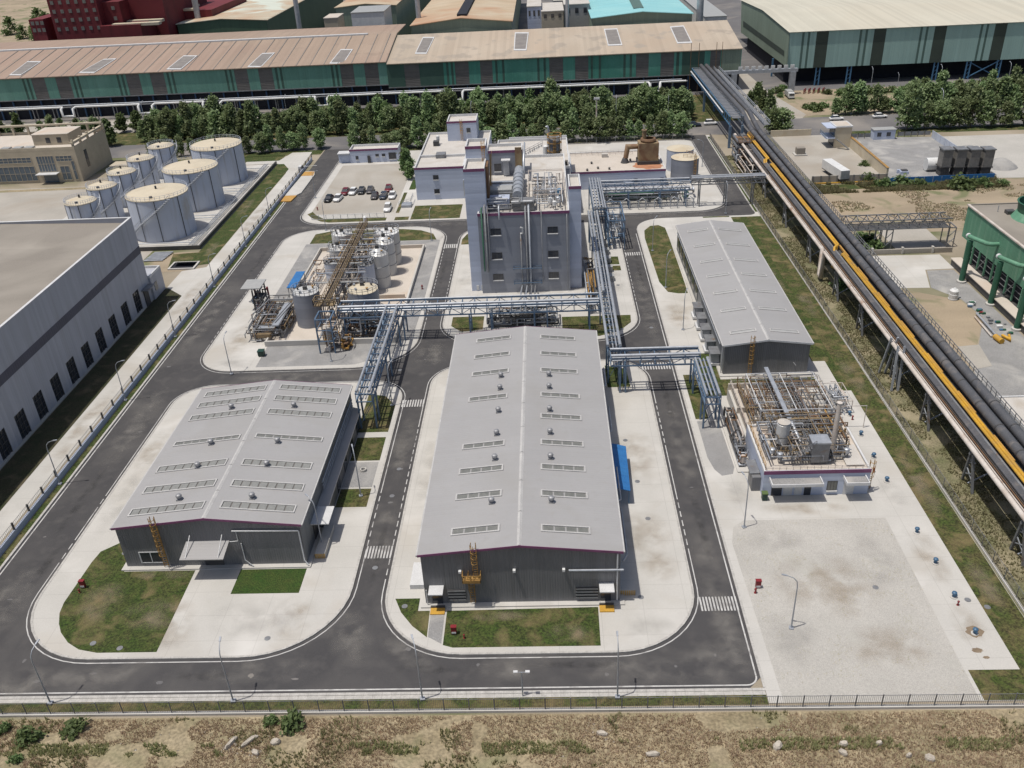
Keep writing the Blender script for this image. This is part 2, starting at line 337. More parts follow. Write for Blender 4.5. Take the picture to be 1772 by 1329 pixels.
MT['tuftg'] = leafmat('green_weeds', (.17,.21,.085), (.24,.26,.12), (.36,.33,.19))
MT['drygrass'] = leafmat('straw_grass', (.50,.42,.26), (.40,.34,.20), (.56,.49,.33))

# ---------------------------------------------------------------- outlines
def rrect(x0, y0, x1, y1, rbl, rbr, rtr, rtl, n=10):
    P = []
    for cx, cy, r, a0 in ((x1-rbr, y0+rbr, rbr, -90), (x1-rtr, y1-rtr, rtr, 0), (x0+rtl, y1-rtl, rtl, 90), (x0+rbl, y0+rbl, rbl, 180)):
        for i in range(n+1):
            a = math.radians(a0+90*i/n); P.append((cx+r*math.cos(a), cy+r*math.sin(a)))
    return P
def grow(args, d):
    x0,y0,x1,y1,a,b,c,e = args
    return (x0-d, y0-d, x1+d, y1+d, a+d, b+d, c+d, e+d)
def rect(x0, y0, x1, y1): return [(x0,y0),(x1,y0),(x1,y1),(x0,y1)]

MT['hopper'] = mat('brown_grey_hopper', (.25,.235,.22), (.20,.19,.175), 1, .7, ribs=('X',.4,.5))

MT['ridge'] = mat('ridge_sheet', (.50,.49,.475), (.43,.42,.41), .8, .6)
MT['vent'] = mat('dull_vent_metal', (.36,.36,.37), (.28,.28,.29), 3, .5, metal=.3)

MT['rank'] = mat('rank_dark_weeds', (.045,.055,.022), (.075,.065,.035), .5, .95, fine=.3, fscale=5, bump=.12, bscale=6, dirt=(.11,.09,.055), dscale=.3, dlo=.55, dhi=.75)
MT['sky_p'] = mat('rooflight_pane', (.27,.27,.255), (.23,.23,.215), 2, .4)

MT['corr'] = mat('weedy_ground', (.17,.175,.085), (.27,.235,.145), .35, .95, dirt=(.33,.28,.19), dscale=.16, dlo=.5, dhi=.72, fine=.3, fscale=4, bump=.08, bscale=4)

# ================================================================ THE SETTING
def struct(name, mb, mt, parent=None): return mb.build(name, MT[mt], parent, kind='structure', loc=(0,0,0))
def sheet(name, pts, z, mt): return struct(name, MB().sheet(pts, z), mt)

struct('ground', MB().add([(-1500,-300,0),(1500,-300,0),(1500,2600,0),(-1500,2600,0)], [(0,1,2,3)]), 'farsoil')
# scrub field south of the fence: real uneven ground
nx, ny = 260, 34
X = np.linspace(-110, 90, nx); Y = np.linspace(30, 61.9, ny)
rs = np.random.RandomState(3)
def vnoise(x, y, s, seed):
    r = np.random.RandomState(seed); G = r.rand(64, 64)
    xi = x/s; yi = y/s; x0 = np.floor(xi).astype(int); y0 = np.floor(yi).astype(int); fx = xi-x0; fy = yi-y0
    fx = fx*fx*(3-2*fx); fy = fy*fy*(3-2*fy); g = lambda a, b: G[a % 64, b % 64]
    return g(x0,y0)*(1-fx)*(1-fy)+g(x0+1,y0)*fx*(1-fy)+g(x0,y0+1)*(1-fx)*fy+g(x0+1,y0+1)*fx*fy
XX, YY = np.meshgrid(X, Y)
ZZ = .02 + .5*vnoise(XX,YY,7,1)*np.clip((61.6-YY)/4,0,1) + .18*vnoise(XX,YY,1.7,2)*np.clip((61.6-YY)/1.5,0,1)
vv = np.stack([XX,YY,ZZ],-1).reshape(-1,3)
ff = [(j*nx+i, j*nx+i+1, (j+1)*nx+i+1, (j+1)*nx+i) for j in range(ny-1) for i in range(nx-1)]
mb = MB(); mb.add(vv, ff, True); struct('scrub_ground', mb, 'soil')
def scrub_z(x, y):
    return float(.02 + .5*vnoise(np.array([x]),np.array([y]),7,1)[0]*min(1,max(0,(61.6-y)/4)) + .18*vnoise(np.array([x]),np.array([y]),1.7,2)[0]*min(1,max(0,(61.6-y)/1.5)))

# the plant's ring roads (one asphalt sheet) and what stands on it as raised pads
sheet('road', [(-72.1,66.5),(-71,64.9),(19.8,64.9),(21.2,66.3),(21.2,120),(21.6,283),(51.1,283),(51.1,287),(-72.1,287),(-72.1,100)][:5]+[(51.1,205),(51.1,287),(-72.1,287)], .012, 'asphalt')
ISL = dict(A=(-64.5,69.95,-25.15,132.2,11,11,6,6), B=(-20.9,69.95,16.2,137.6,10,10,7,7),
           C=(-21.0,145.6,16.75,208.6,9,9,7,8), D=(-64.75,137.3,-24.9,210.0,7,11,9,8), E=(-64.4,214.2,45.6,281.5,8,8,3,3))
G_ = [(21.35,64.0),(21.35,202)]+[(28.35-7*math.cos(math.radians(a)), 202.9+7*math.sin(math.radians(a))) for a in range(0,91,10)]+\
     [(49.3,209.9)]+[(49.3+1.8*math.sin(math.radians(a)), 211.7-1.8*math.cos(math.radians(a))) for a in range(0,91,15)]+[(51.1,286),(52.25,286),(52.25,62.9),(21.35,62.9)]
for k, a in ISL.items():
    o = rrect(*a); inn = rrect(*grow(a,-.28))
    struct('pavement', MB().prism(inn, 0, .12), 'conc')
    struct('kerb', MB().ring(o, inn, 0, .15), 'kerb')
struct('pavement', MB().prism(G_, 0, .12), 'conc')
# road edge lines: a solid part and dashes where the drive-ins are
def line_ring(a, off, w, gaps):
    o = rrect(*grow(a, off+w), n=12); i_ = rrect(*grow(a, off), n=12)
    mb = MB(); n = len(o)
    for k in range(n):
        p, q = o[k], o[(k+1) % n]; r, s = i_[(k+1) % n], i_[k]
        L = math.hypot(q[0]-p[0], q[1]-p[1])
        if L < 4: mb.add([(*p,.017),(*q,.017),(*r,.017),(*s,.017)], [(0,1,2,3)]); continue
        pieces = []; t = 0
        while t < L:
            x = p[0]+(q[0]-p[0])*t/L; y = p[1]+(q[1]-p[1])*t/L
            dash = any(g[0] <= x <= g[2] and g[1] <= y <= g[3] for g in gaps)
            l = (1.2 if dash else 6.0)
            if t+l > L: l = L-t
            u0 = t/L; u1 = (t+l)/L
            f = lambda A, B, u: (A[0]+(B[0]-A[0])*u, A[1]+(B[1]-A[1])*u, .017)
            mb.add([f(p,q,u0), f(p,q,u1), f(s,r,u1), f(s,r,u0)], [(0,1,2,3)])
            t += l + (.7 if dash else 0)
    struct('road_line', mb, 'paint')
line_ring(ISL['A'], .38, .13, [(-66,88,-64,96),(-26,84,-24,99),(-66,100,-64,108)])
line_ring(ISL['B'], .38, .13, [(-22,84,-20,122),(16,80,18,96),(16,104,18,122)])
line_ring(ISL['C'], .38, .11, [(-22,160,-20,190),(16,160,18,190)])
line_ring(ISL['D'], .38, .11, [(-66,150,-64,200),(-26,150,-24,195)])
line_ring(ISL['E'], .38, .11, [])
mb = MB()
pl = [(-71.75,66.9,0),(-71.75,262,0)]
mb.box(-71.85,67,.013,-71.68,262,.017)
mb.box(-70.5,65.25,.013,19.6,65.42,.017); mb.box(20.72,66.6,.013,20.88,200,.017)
for a in range(0,90,15):
    a0 = math.radians(a); a1 = math.radians(a+15)
    p = lambda r, t: (19.6+r*math.sin(t), 66.55-r*math.cos(t), .017)
    mb.add([p(1.3,a0),p(1.3,a1),p(1.13,a1),p(1.13,a0)], [(0,1,2,3)])
struct('road_line', mb, 'paint')
# outer kerbs of the ring road
struct('kerb', MB().box(-72.45,64.6,0,-72.1,262,.14), 'kerb')
struct('kerb', MB().box(-72.1,64.5,0,21.35,64.85,.14), 'kerb')
struct('kerb', MB().box(21.2,64.9,.0,21.5,203,.145), 'kerb')
struct('kerb', MB().box(50.95,213,0,51.25,283,.145), 'kerb')
# zebra crossings: every bar is a piece of its own
def zebra(x0, x1, y0, y1, n):
    e = bpy.data.objects.new('zebra_crossing', None); COL.objects.link(e); e.location = (x0, y0, 0); e['kind'] = 'structure'; e['_o'] = (x0,y0,0)
    w = (x1-x0)/n
    b = MB().box(x0,y0,.013,x0+w*.52,y1,.018).build('stripe', MT['paint'], e)
    for i in range(1, n): inst(b, 'stripe', e, (i*w, 0, 0))
zebra(-25.0,-21.1,123.6,125.8,9); zebra(-24.7,-21.1,86.4,88.8,9); zebra(16.6,21.1,76.2,78.5,12)
zebra(-24.6,-21.3,194.8,197.3,7); zebra(17.2,21.2,186.4,188.3,8); zebra(15.6,20.7,133.9,136.3,11); zebra(-24.6,-21.3,160.6,162.6,7)
# dust and repair marks lying on the asphalt
r_ = random.Random(5)
mb = MB()
for x, y in [(-44,66.6),(-29,66.9),(-52,68),(-17,71),(-34,67.4),(-58,67),(-61,70),(12.5,68),(17,69.5),(5,67),(-9,68.6),(-22.8,140),(19,142),(-68,126),(-66.6,118),(-23,98),(-22.5,106),(-70,140),(19,100),(18.5,120),(-68,80),(-69.5,92),(-40,212),(30,212)]:
    w, h = r_.uniform(.15,.5), r_.uniform(.1,.35); n = 9
    mb.add([(x+math.cos(2*PI*i/n)*w*r_.uniform(.7,1.2), y+math.sin(2*PI*i/n)*h*r_.uniform(.6,1.2), .0165) for i in range(n)], [tuple(range(n))])
struct('road_dust_mark', mb, 'asphalt2')
def filmmat(name, c, k, sc):
    M_ = bpy.data.materials.new(name); M_.use_nodes = True; nt = M_.node_tree; N = nt.nodes; L = nt.links; b = N['Principled BSDF']; b.inputs['Base Color'].default_value = rgb(c); b.inputs['Roughness'].default_value = .95
    tc = N.new('ShaderNodeTexCoord'); gr = N.new('ShaderNodeTexGradient'); gr.gradient_type = 'SPHERICAL'; L.new(tc.outputs['Object'], gr.inputs[0])
    ge = N.new('ShaderNodeNewGeometry'); no = N.new('ShaderNodeTexNoise'); no.inputs['Scale'].default_value = sc; no.inputs['Detail'].default_value = 7; no.inputs['Distortion'].default_value = .2; L.new(ge.outputs['Position'], no.inputs['Vector'])
    mr = N.new('ShaderNodeMapRange'); mr.inputs['From Min'].default_value = .38; mr.inputs['From Max'].default_value = .72; L.new(no.outputs['Fac'], mr.inputs['Value'])
    g2 = N.new('ShaderNodeMapRange'); g2.inputs['From Max'].default_value = .6; L.new(gr.outputs['Fac'], g2.inputs['Value'])
    mu = N.new('ShaderNodeMath'); mu.operation = 'MULTIPLY'; L.new(mr.outputs[0], mu.inputs[0]); L.new(g2.outputs[0], mu.inputs[1])
    m2 = N.new('ShaderNodeMath'); m2.operation = 'MULTIPLY'; m2.inputs[1].default_value = k; L.new(mu.outputs[0], m2.inputs[0])
    tr = N.new('ShaderNodeBsdfTransparent'); mx = N.new('ShaderNodeMixShader'); L.new(m2.outputs[0], mx.inputs[0]); L.new(tr.outputs[0], mx.inputs[1]); L.new(b.outputs[0], mx.inputs[2]); L.new(mx.outputs[0], N['Material Output'].inputs[0]); return M_
MT['film_dust'] = filmmat('dust_film_soft', (.26,.245,.225), .45, .45); MT['film_brown'] = filmmat('brown_stain_soft', (.33,.265,.19), .42, .35); MT['film_oil'] = filmmat('oil_stain_soft', (.035,.035,.035), .35, .7); MT['film_grey'] = filmmat('grey_wash_soft', (.39,.375,.35), .35, .3)
DISC = MB().add([(math.cos(2*PI*i/24), math.sin(2*PI*i/24), 0) for i in range(24)], [tuple(range(24))]).mesh('film_disc'); FZ = [0]
def film(name, mt_, x, y, rx, ry, z, a=0):
    me = DISC.copy(); me.materials.append(MT[mt_]); o = bpy.data.objects.new(name, me); COL.objects.link(o); FZ[0] = (FZ[0]+1) % 9
    o.location = (x,y,z+FZ[0]*.0008); o.scale = (rx,ry,1); o.rotation_euler = (0,0,a); o['kind'] = 'structure'
for x, y, rx, ry, a in ((17,68.5,6,3.5,.3),(19,74,2.4,6,0),(18.5,84,2.2,9,.05),(-57,67.2,9,2.2,.0),(-50,67.8,5,2.2,.2),(-34,68,7,2,.1),(-24,73,3,5,.4),(-17,70.5,5,2,-.7),(8,67.5,8,2.3,0),(-5,68,5,2,.1),(-68,80,3,7,.1),(-68,120,2.5,14,0),(-69.5,160,2.2,20,0),(-23,112,1.8,10,0),(-23,92,1.8,8,0),(18.8,110,2.2,14,0),(19,160,2,20,0),(-45,134.8,14,2,0),(0,141,14,3,0),(-22,142,4,5,0),(-60,212,10,2,0),(-30,211.5,12,2,0),(30,212,14,2,0),(18.5,196,2,8,0),(48,240,2.5,22,0),(-68,240,2.2,18,0),(-60,66,4,1.5,.2)):
    film('road_dust', 'film_dust', x, y, rx, ry, .0185, a)
for x, y, rx, ry in ((-40,67.5,4,.8),(-15,68,5,.7),(-68,100,.8,9),(-23,88,.6,8),(19,92,.7,8),(18.6,124,.7,9),(-66.5,86,.7,5),(2,68.4,6,.6),(-67.4,190,.7,14),(-23.4,180,.6,12),(19.4,180,.6,12)):
    film('oil_stain', 'film_oil', x, y, rx, ry, .026)
for x, y, rx, ry, m_ in ((11.5,90,4,5,'film_brown'),(12.5,84,3,3,'film_brown'),(12,108,3.5,7,'film_brown'),(-36,76,6,4,'film_grey'),(-46,74,4,2.5,'film_brown'),(-62,100,2,9,'film_grey'),(-62.3,112,2,6,'film_brown'),(-18.6,105,2,10,'film_grey'),(10,73.5,3.5,2.5,'film_grey'),(45.7,85,2,6,'film_brown'),(45.8,73,2,4,'film_brown'),(45.5,97,2,4,'film_grey'),(33,94.6,7,1.5,'film_brown'),(25,98,2,4,'film_grey'),(23.5,120,1.4,6,'film_brown'),(24.5,155,2.5,7,'film_brown'),(-60,150,2.5,7,'film_brown'),(-58,140,5,2,'film_grey'),(14,172,2,6,'film_grey'),(-17.5,175,2.5,9,'film_grey'),(-47,72,5,1,'film_grey'),(-31.5,76,3,4,'film_brown')):
    film('pavement_stain', m_, x, y, rx, ry, .1215)
for x, y, rx, ry in ((-77,120,1.8,14),(-77,170,1.8,12),(-77,220,1.8,18),(-77,80,1.8,14)): film('pavement_stain', 'film_brown', x, y, rx, ry, .032)
for x, y, rx, ry, m_ in ((32,80,7,6,'film_brown'),(28,88,4,3,'film_grey'),(36,70,5,4,'film_brown'),(39,84,3,6,'film_grey'),(26,72,3,5,'film_grey')): film('gravel_stain', m_, x, y, rx, ry, .1315)
for x, y, rx, ry in ((-48,77,5,3),(-56,79,3,4),(-50,84,5,1.2),(-7,75.8,4,1),(1,73,3,1.6),(50,100,1.6,9),(50,130,1.6,9),(50,160,1.6,9),(46.5,170,1.6,8),(25.5,180,1.8,6),(50.3,80,1.5,6),(-82,230,1.5,9),(-81.5,200,1.5,5)): film('bare_patch', 'film_brown', x, y, rx, ry, .1365 if x > -60 else .052)
# manhole covers
def manhole(x, y, z=.125, r=.36, mt='gsteel'):
    MB().lathe((x,y,z), [(r,0),(r,.02),(r*.78,.022),(0.01,.03)], 14).build('manhole_cover', MT[mt], kind='structure', loc=(0,0,0))
for x, y, z in [(-33.6,72.8,.12),(-54,72.4,.14),(-50.5,71.6,.14),(-56.8,88.2,.14),(-18.3,77.6,.14),(11.6,101.5,.12),(12.2,93.2,.12),(10.8,112,.12),(9.8,78.5,.12),(13.4,149.6,.12),(14.2,170,.12),(48.9,76,.14),(-22.9,106,.02),(-23,84.6,.02),(-23,99.5,.02),(18.9,150,.02),(-26.9,136.2,.02),(47.2,77.2,.14),(37.5,79.5,.12)]:
    manhole(x, y, z)

# lawns
def lawn(pts, mt='grass', z=.135): struct('lawn', MB().prism(pts, min(.05, z-.045), z), mt)
lawn([(-55.4,84.6),(-46.1,84.6),(-45.95,70.95),(-52.9,70.95),(-55.3,71.5),(-57.1,72.6),(-58.7,74.2),(-59.6,75.6),(-60.4,77.4),(-60.7,79.2),(-60.6,82.5),(-60.5,86.5),(-60.2,88.6),(-58.2,90.4),(-55.4,90.9)], 'grass')
lawn(rect(-40.2,80.2,-31.7,84.6), 'grassg')
lawn([(-19.6,78.9),(-16.6,78.9),(-16.6,76.8),(-15.2,76.8),(-15.1,72.6),(-17,74.4),(-18.6,76.6)], 'grass')
lawn([(-13.15,76.75),(4.65,77.0),(4.6,71.0),(-12,71.0),(-13.15,71.4)], 'grass')
lawn(rect(-30.6,108.2,-26.1,114.5), 'grassb'); lawn(rect(-30.6,97.0,-26.2,101.2), 'grassb'); lawn([(-31,116),(-26,116),(-26,124),(-28,127),(-31,128)], 'grassb')
struct('gravel_bed', MB().prism(rect(-30.6,101.6,-26.2,107.8), .05, .14), 'gravel')
struct('stone_path', MB().prism([(-15.05,76.6),(-13.4,76.6),(-13.35,71.6),(-15.0,72.7)], .05, .14), 'gravel')
lawn([(-19.2,157.0),(-13,157.0),(-13,151.2),(-17,150.4),(-19.2,153)], 'grassb', .14)
lawn([(2.2,155.6),(15.5,155.6),(15.3,152.4),(12.8,148.8),(9,147),(2.2,147)], 'grassb', .14)
lawn(rect(11.9,181.3,15.4,185.8)); lawn(rect(12,177.8,15.5,180.5), 'grassb')
lawn([(-20.6,196.5),(-17,196.5),(-17,205.6),(-19.6,203.6),(-20.6,200)], 'grassb')
lawn([(9.2,128),(13,128),(12.8,134.2),(9.2,135.6)], 'grass'); 
# chemical island: gravel pad, grass along its north edge
struct('gravel_bed', MB().prism([(-58.2,167.5),(-53.9,167.5),(-53.9,197),(-29,197),(-29,146),(-26.2,149),(-25.9,160),(-25.9,200),(-26.5,200.2),(-58.4,200.2)], .05, .135), 'gravel')
struct('gravel_bed', MB().prism([(-53.5,138.6),(-35.5,138.6),(-29,142.4),(-29,147.0),(-53.5,147.0)], .05, .135), 'gravel')
lawn([(-57.6,200.4),(-26.8,200.4),(-28,204.5),(-31.4,207.3),(-36,208.6),(-54,208.8),(-57.6,207)], 'grassb')
# office island
lawn([(-63.2,222.4),(-61.4,219.4),(-58.4,216.4),(-56,215.3),(-41.4,215.3),(-41.4,217.6),(-57.6,217.9),(-60.6,221.4),(-62.2,224.2)], 'grassb')
lawn(rect(-39.2,215.3,-35.6,217.8), 'grassb'); lawn(rect(-35.1,215.4,-22.4,226.2), 'grassb'); lawn(rect(-39.6,221,-38.7,238), 'grassb'); lawn(rect(-38.6,240.5,-36.8,249.5), 'grassg')
struct('car_park_surface', MB().prism(rect(-62.4,221.8,-40.2,267.2), .05, .13), 'conc2')
# east block
lawn([(22.85,171),(22.5,196.5),(22.9,201.6),(24.6,204.6),(26.6,205),(28.0,203),(28.1,196),(28.0,172),(27.9,164.9),(26,164.9),(24,165.8)], 'grassb')
lawn(rect(48.35,62.95,52.2,208.8), 'grassb'); lawn(rect(44.7,135.0,48.35,208.8), 'grass'); lawn(rect(43.0,62.95,48.35,66.9), 'grassb'); lawn(rect(46.9,124.9,48.35,135), 'grass')
lawn(rect(24.9,124.3,28.2,139), 'grass'); lawn(rect(28.2,124.3,43.6,129.6), 'grassb'); lawn(rect(22.2,117.4,24.2,131.5), 'grassb'); lawn(rect(38,209.0,44.4,209.75), 'grass'); lawn(rect(51.3,212,52.2,284), 'grass')
struct('gravel_yard', MB().prism([(22.9,62.95),(42.6,62.95),(42.6,67),(42.95,92.4),(24.6,92.4),(23.0,91.0),(22.3,88)], .05, .13), 'palegravel')
struct('gravel_bed', MB().prism([(22.3,116.8),(25.6,116.8),(25.7,104.4),(25.2,102.8),(23.6,102.4),(22.8,104),(22.3,107)], .05, .13), 'gravel')
# verges between road and fences
lawn(rect(-73.4,63.2,-72.45,262), 'grass', .06); lawn(rect(-73.0,62.8,21.3,64.5), 'grassb', .05)
struct('concrete_strip', MB().box(-72.1,64.0,0,21.3,64.5,.07), 'kerb')
# weighbridge by the entrance
e = bpy.data.objects.new('weighbridge_platform', None); COL.objects.link(e); e.location = (-71.2,240,0); e['kind'] = 'structure'; e['_o'] = (-71.2,240,0)
MB().prism([(-73.3,238.6),(-70.2,238.6),(-69.2,241),(-69.2,258),(-70.0,262),(-72.9,262)], .0, .3).build('deck', MT['conc'], e)
MB().prism([(-73.2,233.6),(-70.4,233.6),(-69.9,238.6),(-73.2,238.6)], 0, .32).build('ramp', MT['orange'], e)
MB().prism([(-73.0,257.2),(-69.4,257.2),(-69.9,261.5),(-72.9,261.5)], .1, .34).build('ramp', MT['orange'], e)

# public road, its apron and the far side
sheet('public_road', [(-400,287.5),(-72,287.0),(52,287),(84,280.5),(140,279),(400,283),(400,304),(-400,303)], .02, 'asphalt2')
sheet('entrance_road', [(69,303),(86,303),(88.5,308),(84,345),(82.5,420),(71,420),(70.6,345),(66,308)], .03, 'conc2')
sheet('roadside_apron', rect(84,306,135,350), .01, 'tan')
struct('verge', MB().sheet([(-400,303.4),(66,303.4),(66,345),(-400,345)], .015), 'grassb')
sheet('far_yard', [(-400,320),(-105,322),(-105,346),(-400,346)], .03, 'conc2')
struct('verge', MB().sheet([(-100,281.6),(-72.5,281.6),(-72.5,287),(-100,287)], .02), 'grass')
struct('verge', MB().sheet([(-64,281.6),(46,281.6),(46,286.9),(-64,286.9)], .02), 'grassb')
struct('verge', MB().sheet([(90,280),(260,274),(260,285),(90,284)], .025), 'grass')
sheet('factory_ground', rect(-400,345,500,900), .02, 'asphalt2')
struct('hills', MB().add([(-700,560,0),(-262,560,0),(-262,900,14),(-700,900,30)], [(0,1,2,3)]), 'tan')

# western neighbour: track, tank yard, lawn, shade strip
sheet('service_path', [(-78.9,40),(-75.2,40),(-75.2,262),(-76,285),(-82.5,285),(-84.6,276),(-95,276),(-95,272.6),(-84,272.6),(-78.8,262),(-78.9,188),(-84,186),(-84,176.8),(-79.0,172)], .03, 'conc')
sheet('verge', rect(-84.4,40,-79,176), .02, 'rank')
lawn([(-84.0,188.5),(-79.1,190),(-79.0,266),(-82,272),(-84.0,272)], 'grass', .05)
sheet('dirt_patch', [(-95,186),(-84,186),(-84,198),(-95,198)], .02, 'tan')
lawn([(-88,188),(-84,188.4),(-80,190),(-84,197.6),(-90,197)], 'grassb', .04)
struct('tank_yard', MB().prism(rect(-131,200.2,-84.2,271.8), 0, .1), 'conc')
sheet('works_yard', [(-260,150),(-131,150),(-131,256),(-260,256)], .02, 'conc2')
sheet('works_yard', rect(-131,176,-96,200), .02, 'conc2')
struct('verge', MB().sheet([(-128,272.5),(-84,272.5),(-84,282),(-128,282)], .02), 'grass')
sheet('dirt_patch', [(-190,252.6),(-133,253.2),(-133,255.2),(-190,255.0)], .035, 'soil')
# eastern neighbour
sheet('verge', rect(52.4,40,66.4,262), .02, 'corr')
sheet('works_yard', [(71,233.8),(90.6,232.4),(90.6,281),(70.6,281.4)], .03, 'conc2')
sheet('stone_yard', [(91,235),(117.2,231.5),(117.2,274),(91,277.5)], .03, 'gravel')
sheet('dirt_field', [(66,194),(135,196),(135,231),(66,232)], .015, 'tan')
sheet('works_yard', [(64,164.5),(75.6,164),(78,173),(84,173.2),(84,181),(64,181.6)], .03, 'conc')
sheet('dirt_patch', [(66,130),(69.5,130),(80,150),(79,158),(70,163.6),(65,164)], .03, 'tan')
sheet('stone_yard', [(75.8,164),(78.2,172.6),(83.6,172.6),(83.6,100),(66,100),(70,130),(80,150),(79.4,158)], .025, 'gravel')
sheet('concrete_slab', [(70.1,130.7),(73.7,131.8),(74.8,139.5),(70.9,139)], .06, 'conc2')
sheet('concrete_slab', rect(76,184.5,87,197), .05, 'conc2')
sheet('stone_yard', [(118,232),(200,225),(200,272),(118,274)], .03, 'palegravel')
lawn([(64,232.0),(112,229.6),(112,226),(64,227.6)], 'grass', .03)

# ================================================================ BUILDINGS
def gable(name, label, x0, x1, y0, y1, ze, zr, cat='building', trim='purple', oh=.3, wall='wallG', roof='roofB', plinth=True, front='wallGd'):
    t = thing(name, ((x0+x1)/2, y0, 0), label, cat); xm = (x0+x1)/2
    zt = lambda x: ze + (zr-ze)*(1-abs(x-xm)/((x1-x0)/2))
    for yy, d, w in ((y0, 1, front), (y1, -1, wall)):
        pr = [(x0,.3),(x1,.3),(x1,ze-.12),(xm,zr-.12),(x0,ze-.12)]
        MB().extr_y(pr, yy, yy+.12*d).build('wall', MT[w], t)
    for xx, d in ((x0, 1), (x1, -1)):
        MB().box(min(xx,xx+.12*d), y0+.13, .3, max(xx,xx+.12*d), y1-.13, ze-.12).build('wall', MT[wall], t)
    if plinth: MB().box(x0-.55,y0-.7,.1,x1+.55,y1+.55,.3).build('plinth', MT['conc'], t)
    sl = (zr-ze)/((x1-x0)/2)
    for s in (-1, 1):
        xa = xm + s*((x1-x0)/2+oh); za = ze - sl*oh
        MB().extr_y([(xm,zr),(xa,za),(xa,za-.1),(xm,zr-.1)], y0-oh, y1+oh).build('roof', MT[roof], t)
        MB().box(min(xa,xa+.18*s), y0-oh, za-.22, max(xa,xa+.18*s), y1+oh, za-.02).build('gutter', MT['ridge'], t)
        for yy in (y0-oh-.06, y1+oh):
            MB().extr_y([(xm,zr+.03),(xa,za+.03),(xa,za-.28),(xm,zr-.28)], yy, yy+.06).build('fascia', MT[trim], t)
    n = int((y1-y0)/5.6)
    rc = MB().extr_y([(-.28,-.02),(0,.10),(.28,-.02),(0,-.0)], 0, (y1-y0+2*oh)/n-.12)
    c0 = rc.build('ridge_cap', MT['ridge'], t, loc=(0,0,0)); c0.location = (xm-t.location.x, -oh+.02, zr)
    for i in range(1, n): inst(c0, 'ridge_cap', t, (xm-t.location.x, -oh+.02+i*(y1-y0+2*oh)/n, zr))
    t['_s'] = sl; t['_xm'] = xm; t['_zr'] = zr
    return t
def roofz(t, x): return t['_zr'] - t['_s']*abs(x-t['_xm'])
def skylight(t, xa, xb, y, w, panes, style):
    # a frame, and panes set in it
    s = -1 if (xa+xb)/2 > t['_xm'] else 1
    za, zb = roofz(t, xa), roofz(t, xb); ox, oy, oz = t['_o']
    def P(x, yy, up): return (x, yy, za+(zb-za)*(x-xa)/(xb-xa)+up)
    def slab(mb, a, b, c, d, u0, u1):
        V = [P(a,c,u0),P(b,c,u0),P(b,d,u0),P(a,d,u0),P(a,c,u1),P(b,c,u1),P(b,d,u1),P(a,d,u1)]
        mb.add(V, [(0,3,2,1),(4,5,6,7),(0,1,5,4),(1,2,6,5),(2,3,7,6),(3,0,4,7)])
    fw = .19; mb = MB()
    slab(mb, xa-fw, xb+fw, y-w/2-fw, y-w/2, -.02, .13); slab(mb, xa-fw, xb+fw, y+w/2, y+w/2+fw, -.02, .13)
    slab(mb, xa-fw, xa, y-w/2, y+w/2, -.02, .13); slab(mb, xb, xb+fw, y-w/2, y+w/2, -.02, .13)
    f = mb.build('skylight', MT['ridge'], t)
    f['_o'] = t['_o']; g = (xb-xa)/panes
    p0 = None
    for i in range(panes):
        if p0 is None:
            q = MB(); slab(q, xa+.09, xa+g-.09, y-w/2+.04, y+w/2-.04, .01, .075 if style else .03)
            p0 = q.build('pane', MT[('sky_l','sky_p','roofC')[style]], f)
            if style == 1: q = MB(); slab(q, xa, xb, y-w/2, y+w/2, .002, .008); q.build('tray', MT['louver'], f)
        else: inst(p0, 'pane', f, (i*g, 0, i*g*(zb-za)/(xb-xa)))
VENT = {}
def vent(t, x, y):
    z = roofz(t, x); ox, oy, oz = t['_o']; k = 1
    if not VENT:
        VENT['b'] = MB().box(-.42,-.42,-.12,.42,.42,.22).mesh('vent_base'); VENT['b'].materials.append(MT['vent'])
        VENT['s'] = MB().lathe((0,0,0), [(.26,.2),(.26,.42),(.44,.46),(.5,.7),(.42,.92),(.2,1.02),(.01,1.05)], 14).mesh('vent_head'); VENT['s'].materials.append(MT['vent'])
    b = bpy.data.objects.new('roof_vent', VENT['b']); COL.objects.link(b); b.parent = t; b.location = (x-ox, y-oy, z-oz)
    h = bpy.data.objects.new('cowl', VENT['s']); COL.objects.link(h); h.parent = b; b.scale = (.8,.8,.85)
MT['roofC'] = mat('grey_sheet_pane', (.40,.40,.385), (.36,.36,.35), 1.2, .4)
def ladder(parent, x, y, z0, z1, cage=True, mt='ochre', w=.55, dirx=0):
    mb = MB()
    for s in (-1, 1): mb.beam((x+s*w/2,y,z0),(x+s*w/2,y,z1+1.0), .08)
    z = z0+.3
    while z < z1: mb.beam((x-w/2,y,z),(x+w/2,y,z), .05); z += .35
    if cage:
        z = z0+2.2
        while z < z1+1:
            mb.tube([(x-w/2,y,z),(x-w/2-.08,y-.35,z),(x,y-.7,z),(x+w/2+.08,y-.35,z),(x+w/2,y,z)], .035, 4); z += .8
        for q in ((-w/2-.08,-.35),(0,-.7),(w/2+.08,-.35)): mb.beam((x+q[0],y+q[1],z0+2.2),(x+q[0],y+q[1],z1+1), .05)
    return mb.build('ladder', MT[mt], parent)
def downpipe(parent, pts, r=.07, mt='trim'): return MB().tube(pts, r, 6).build('pipe', MT[mt], parent)

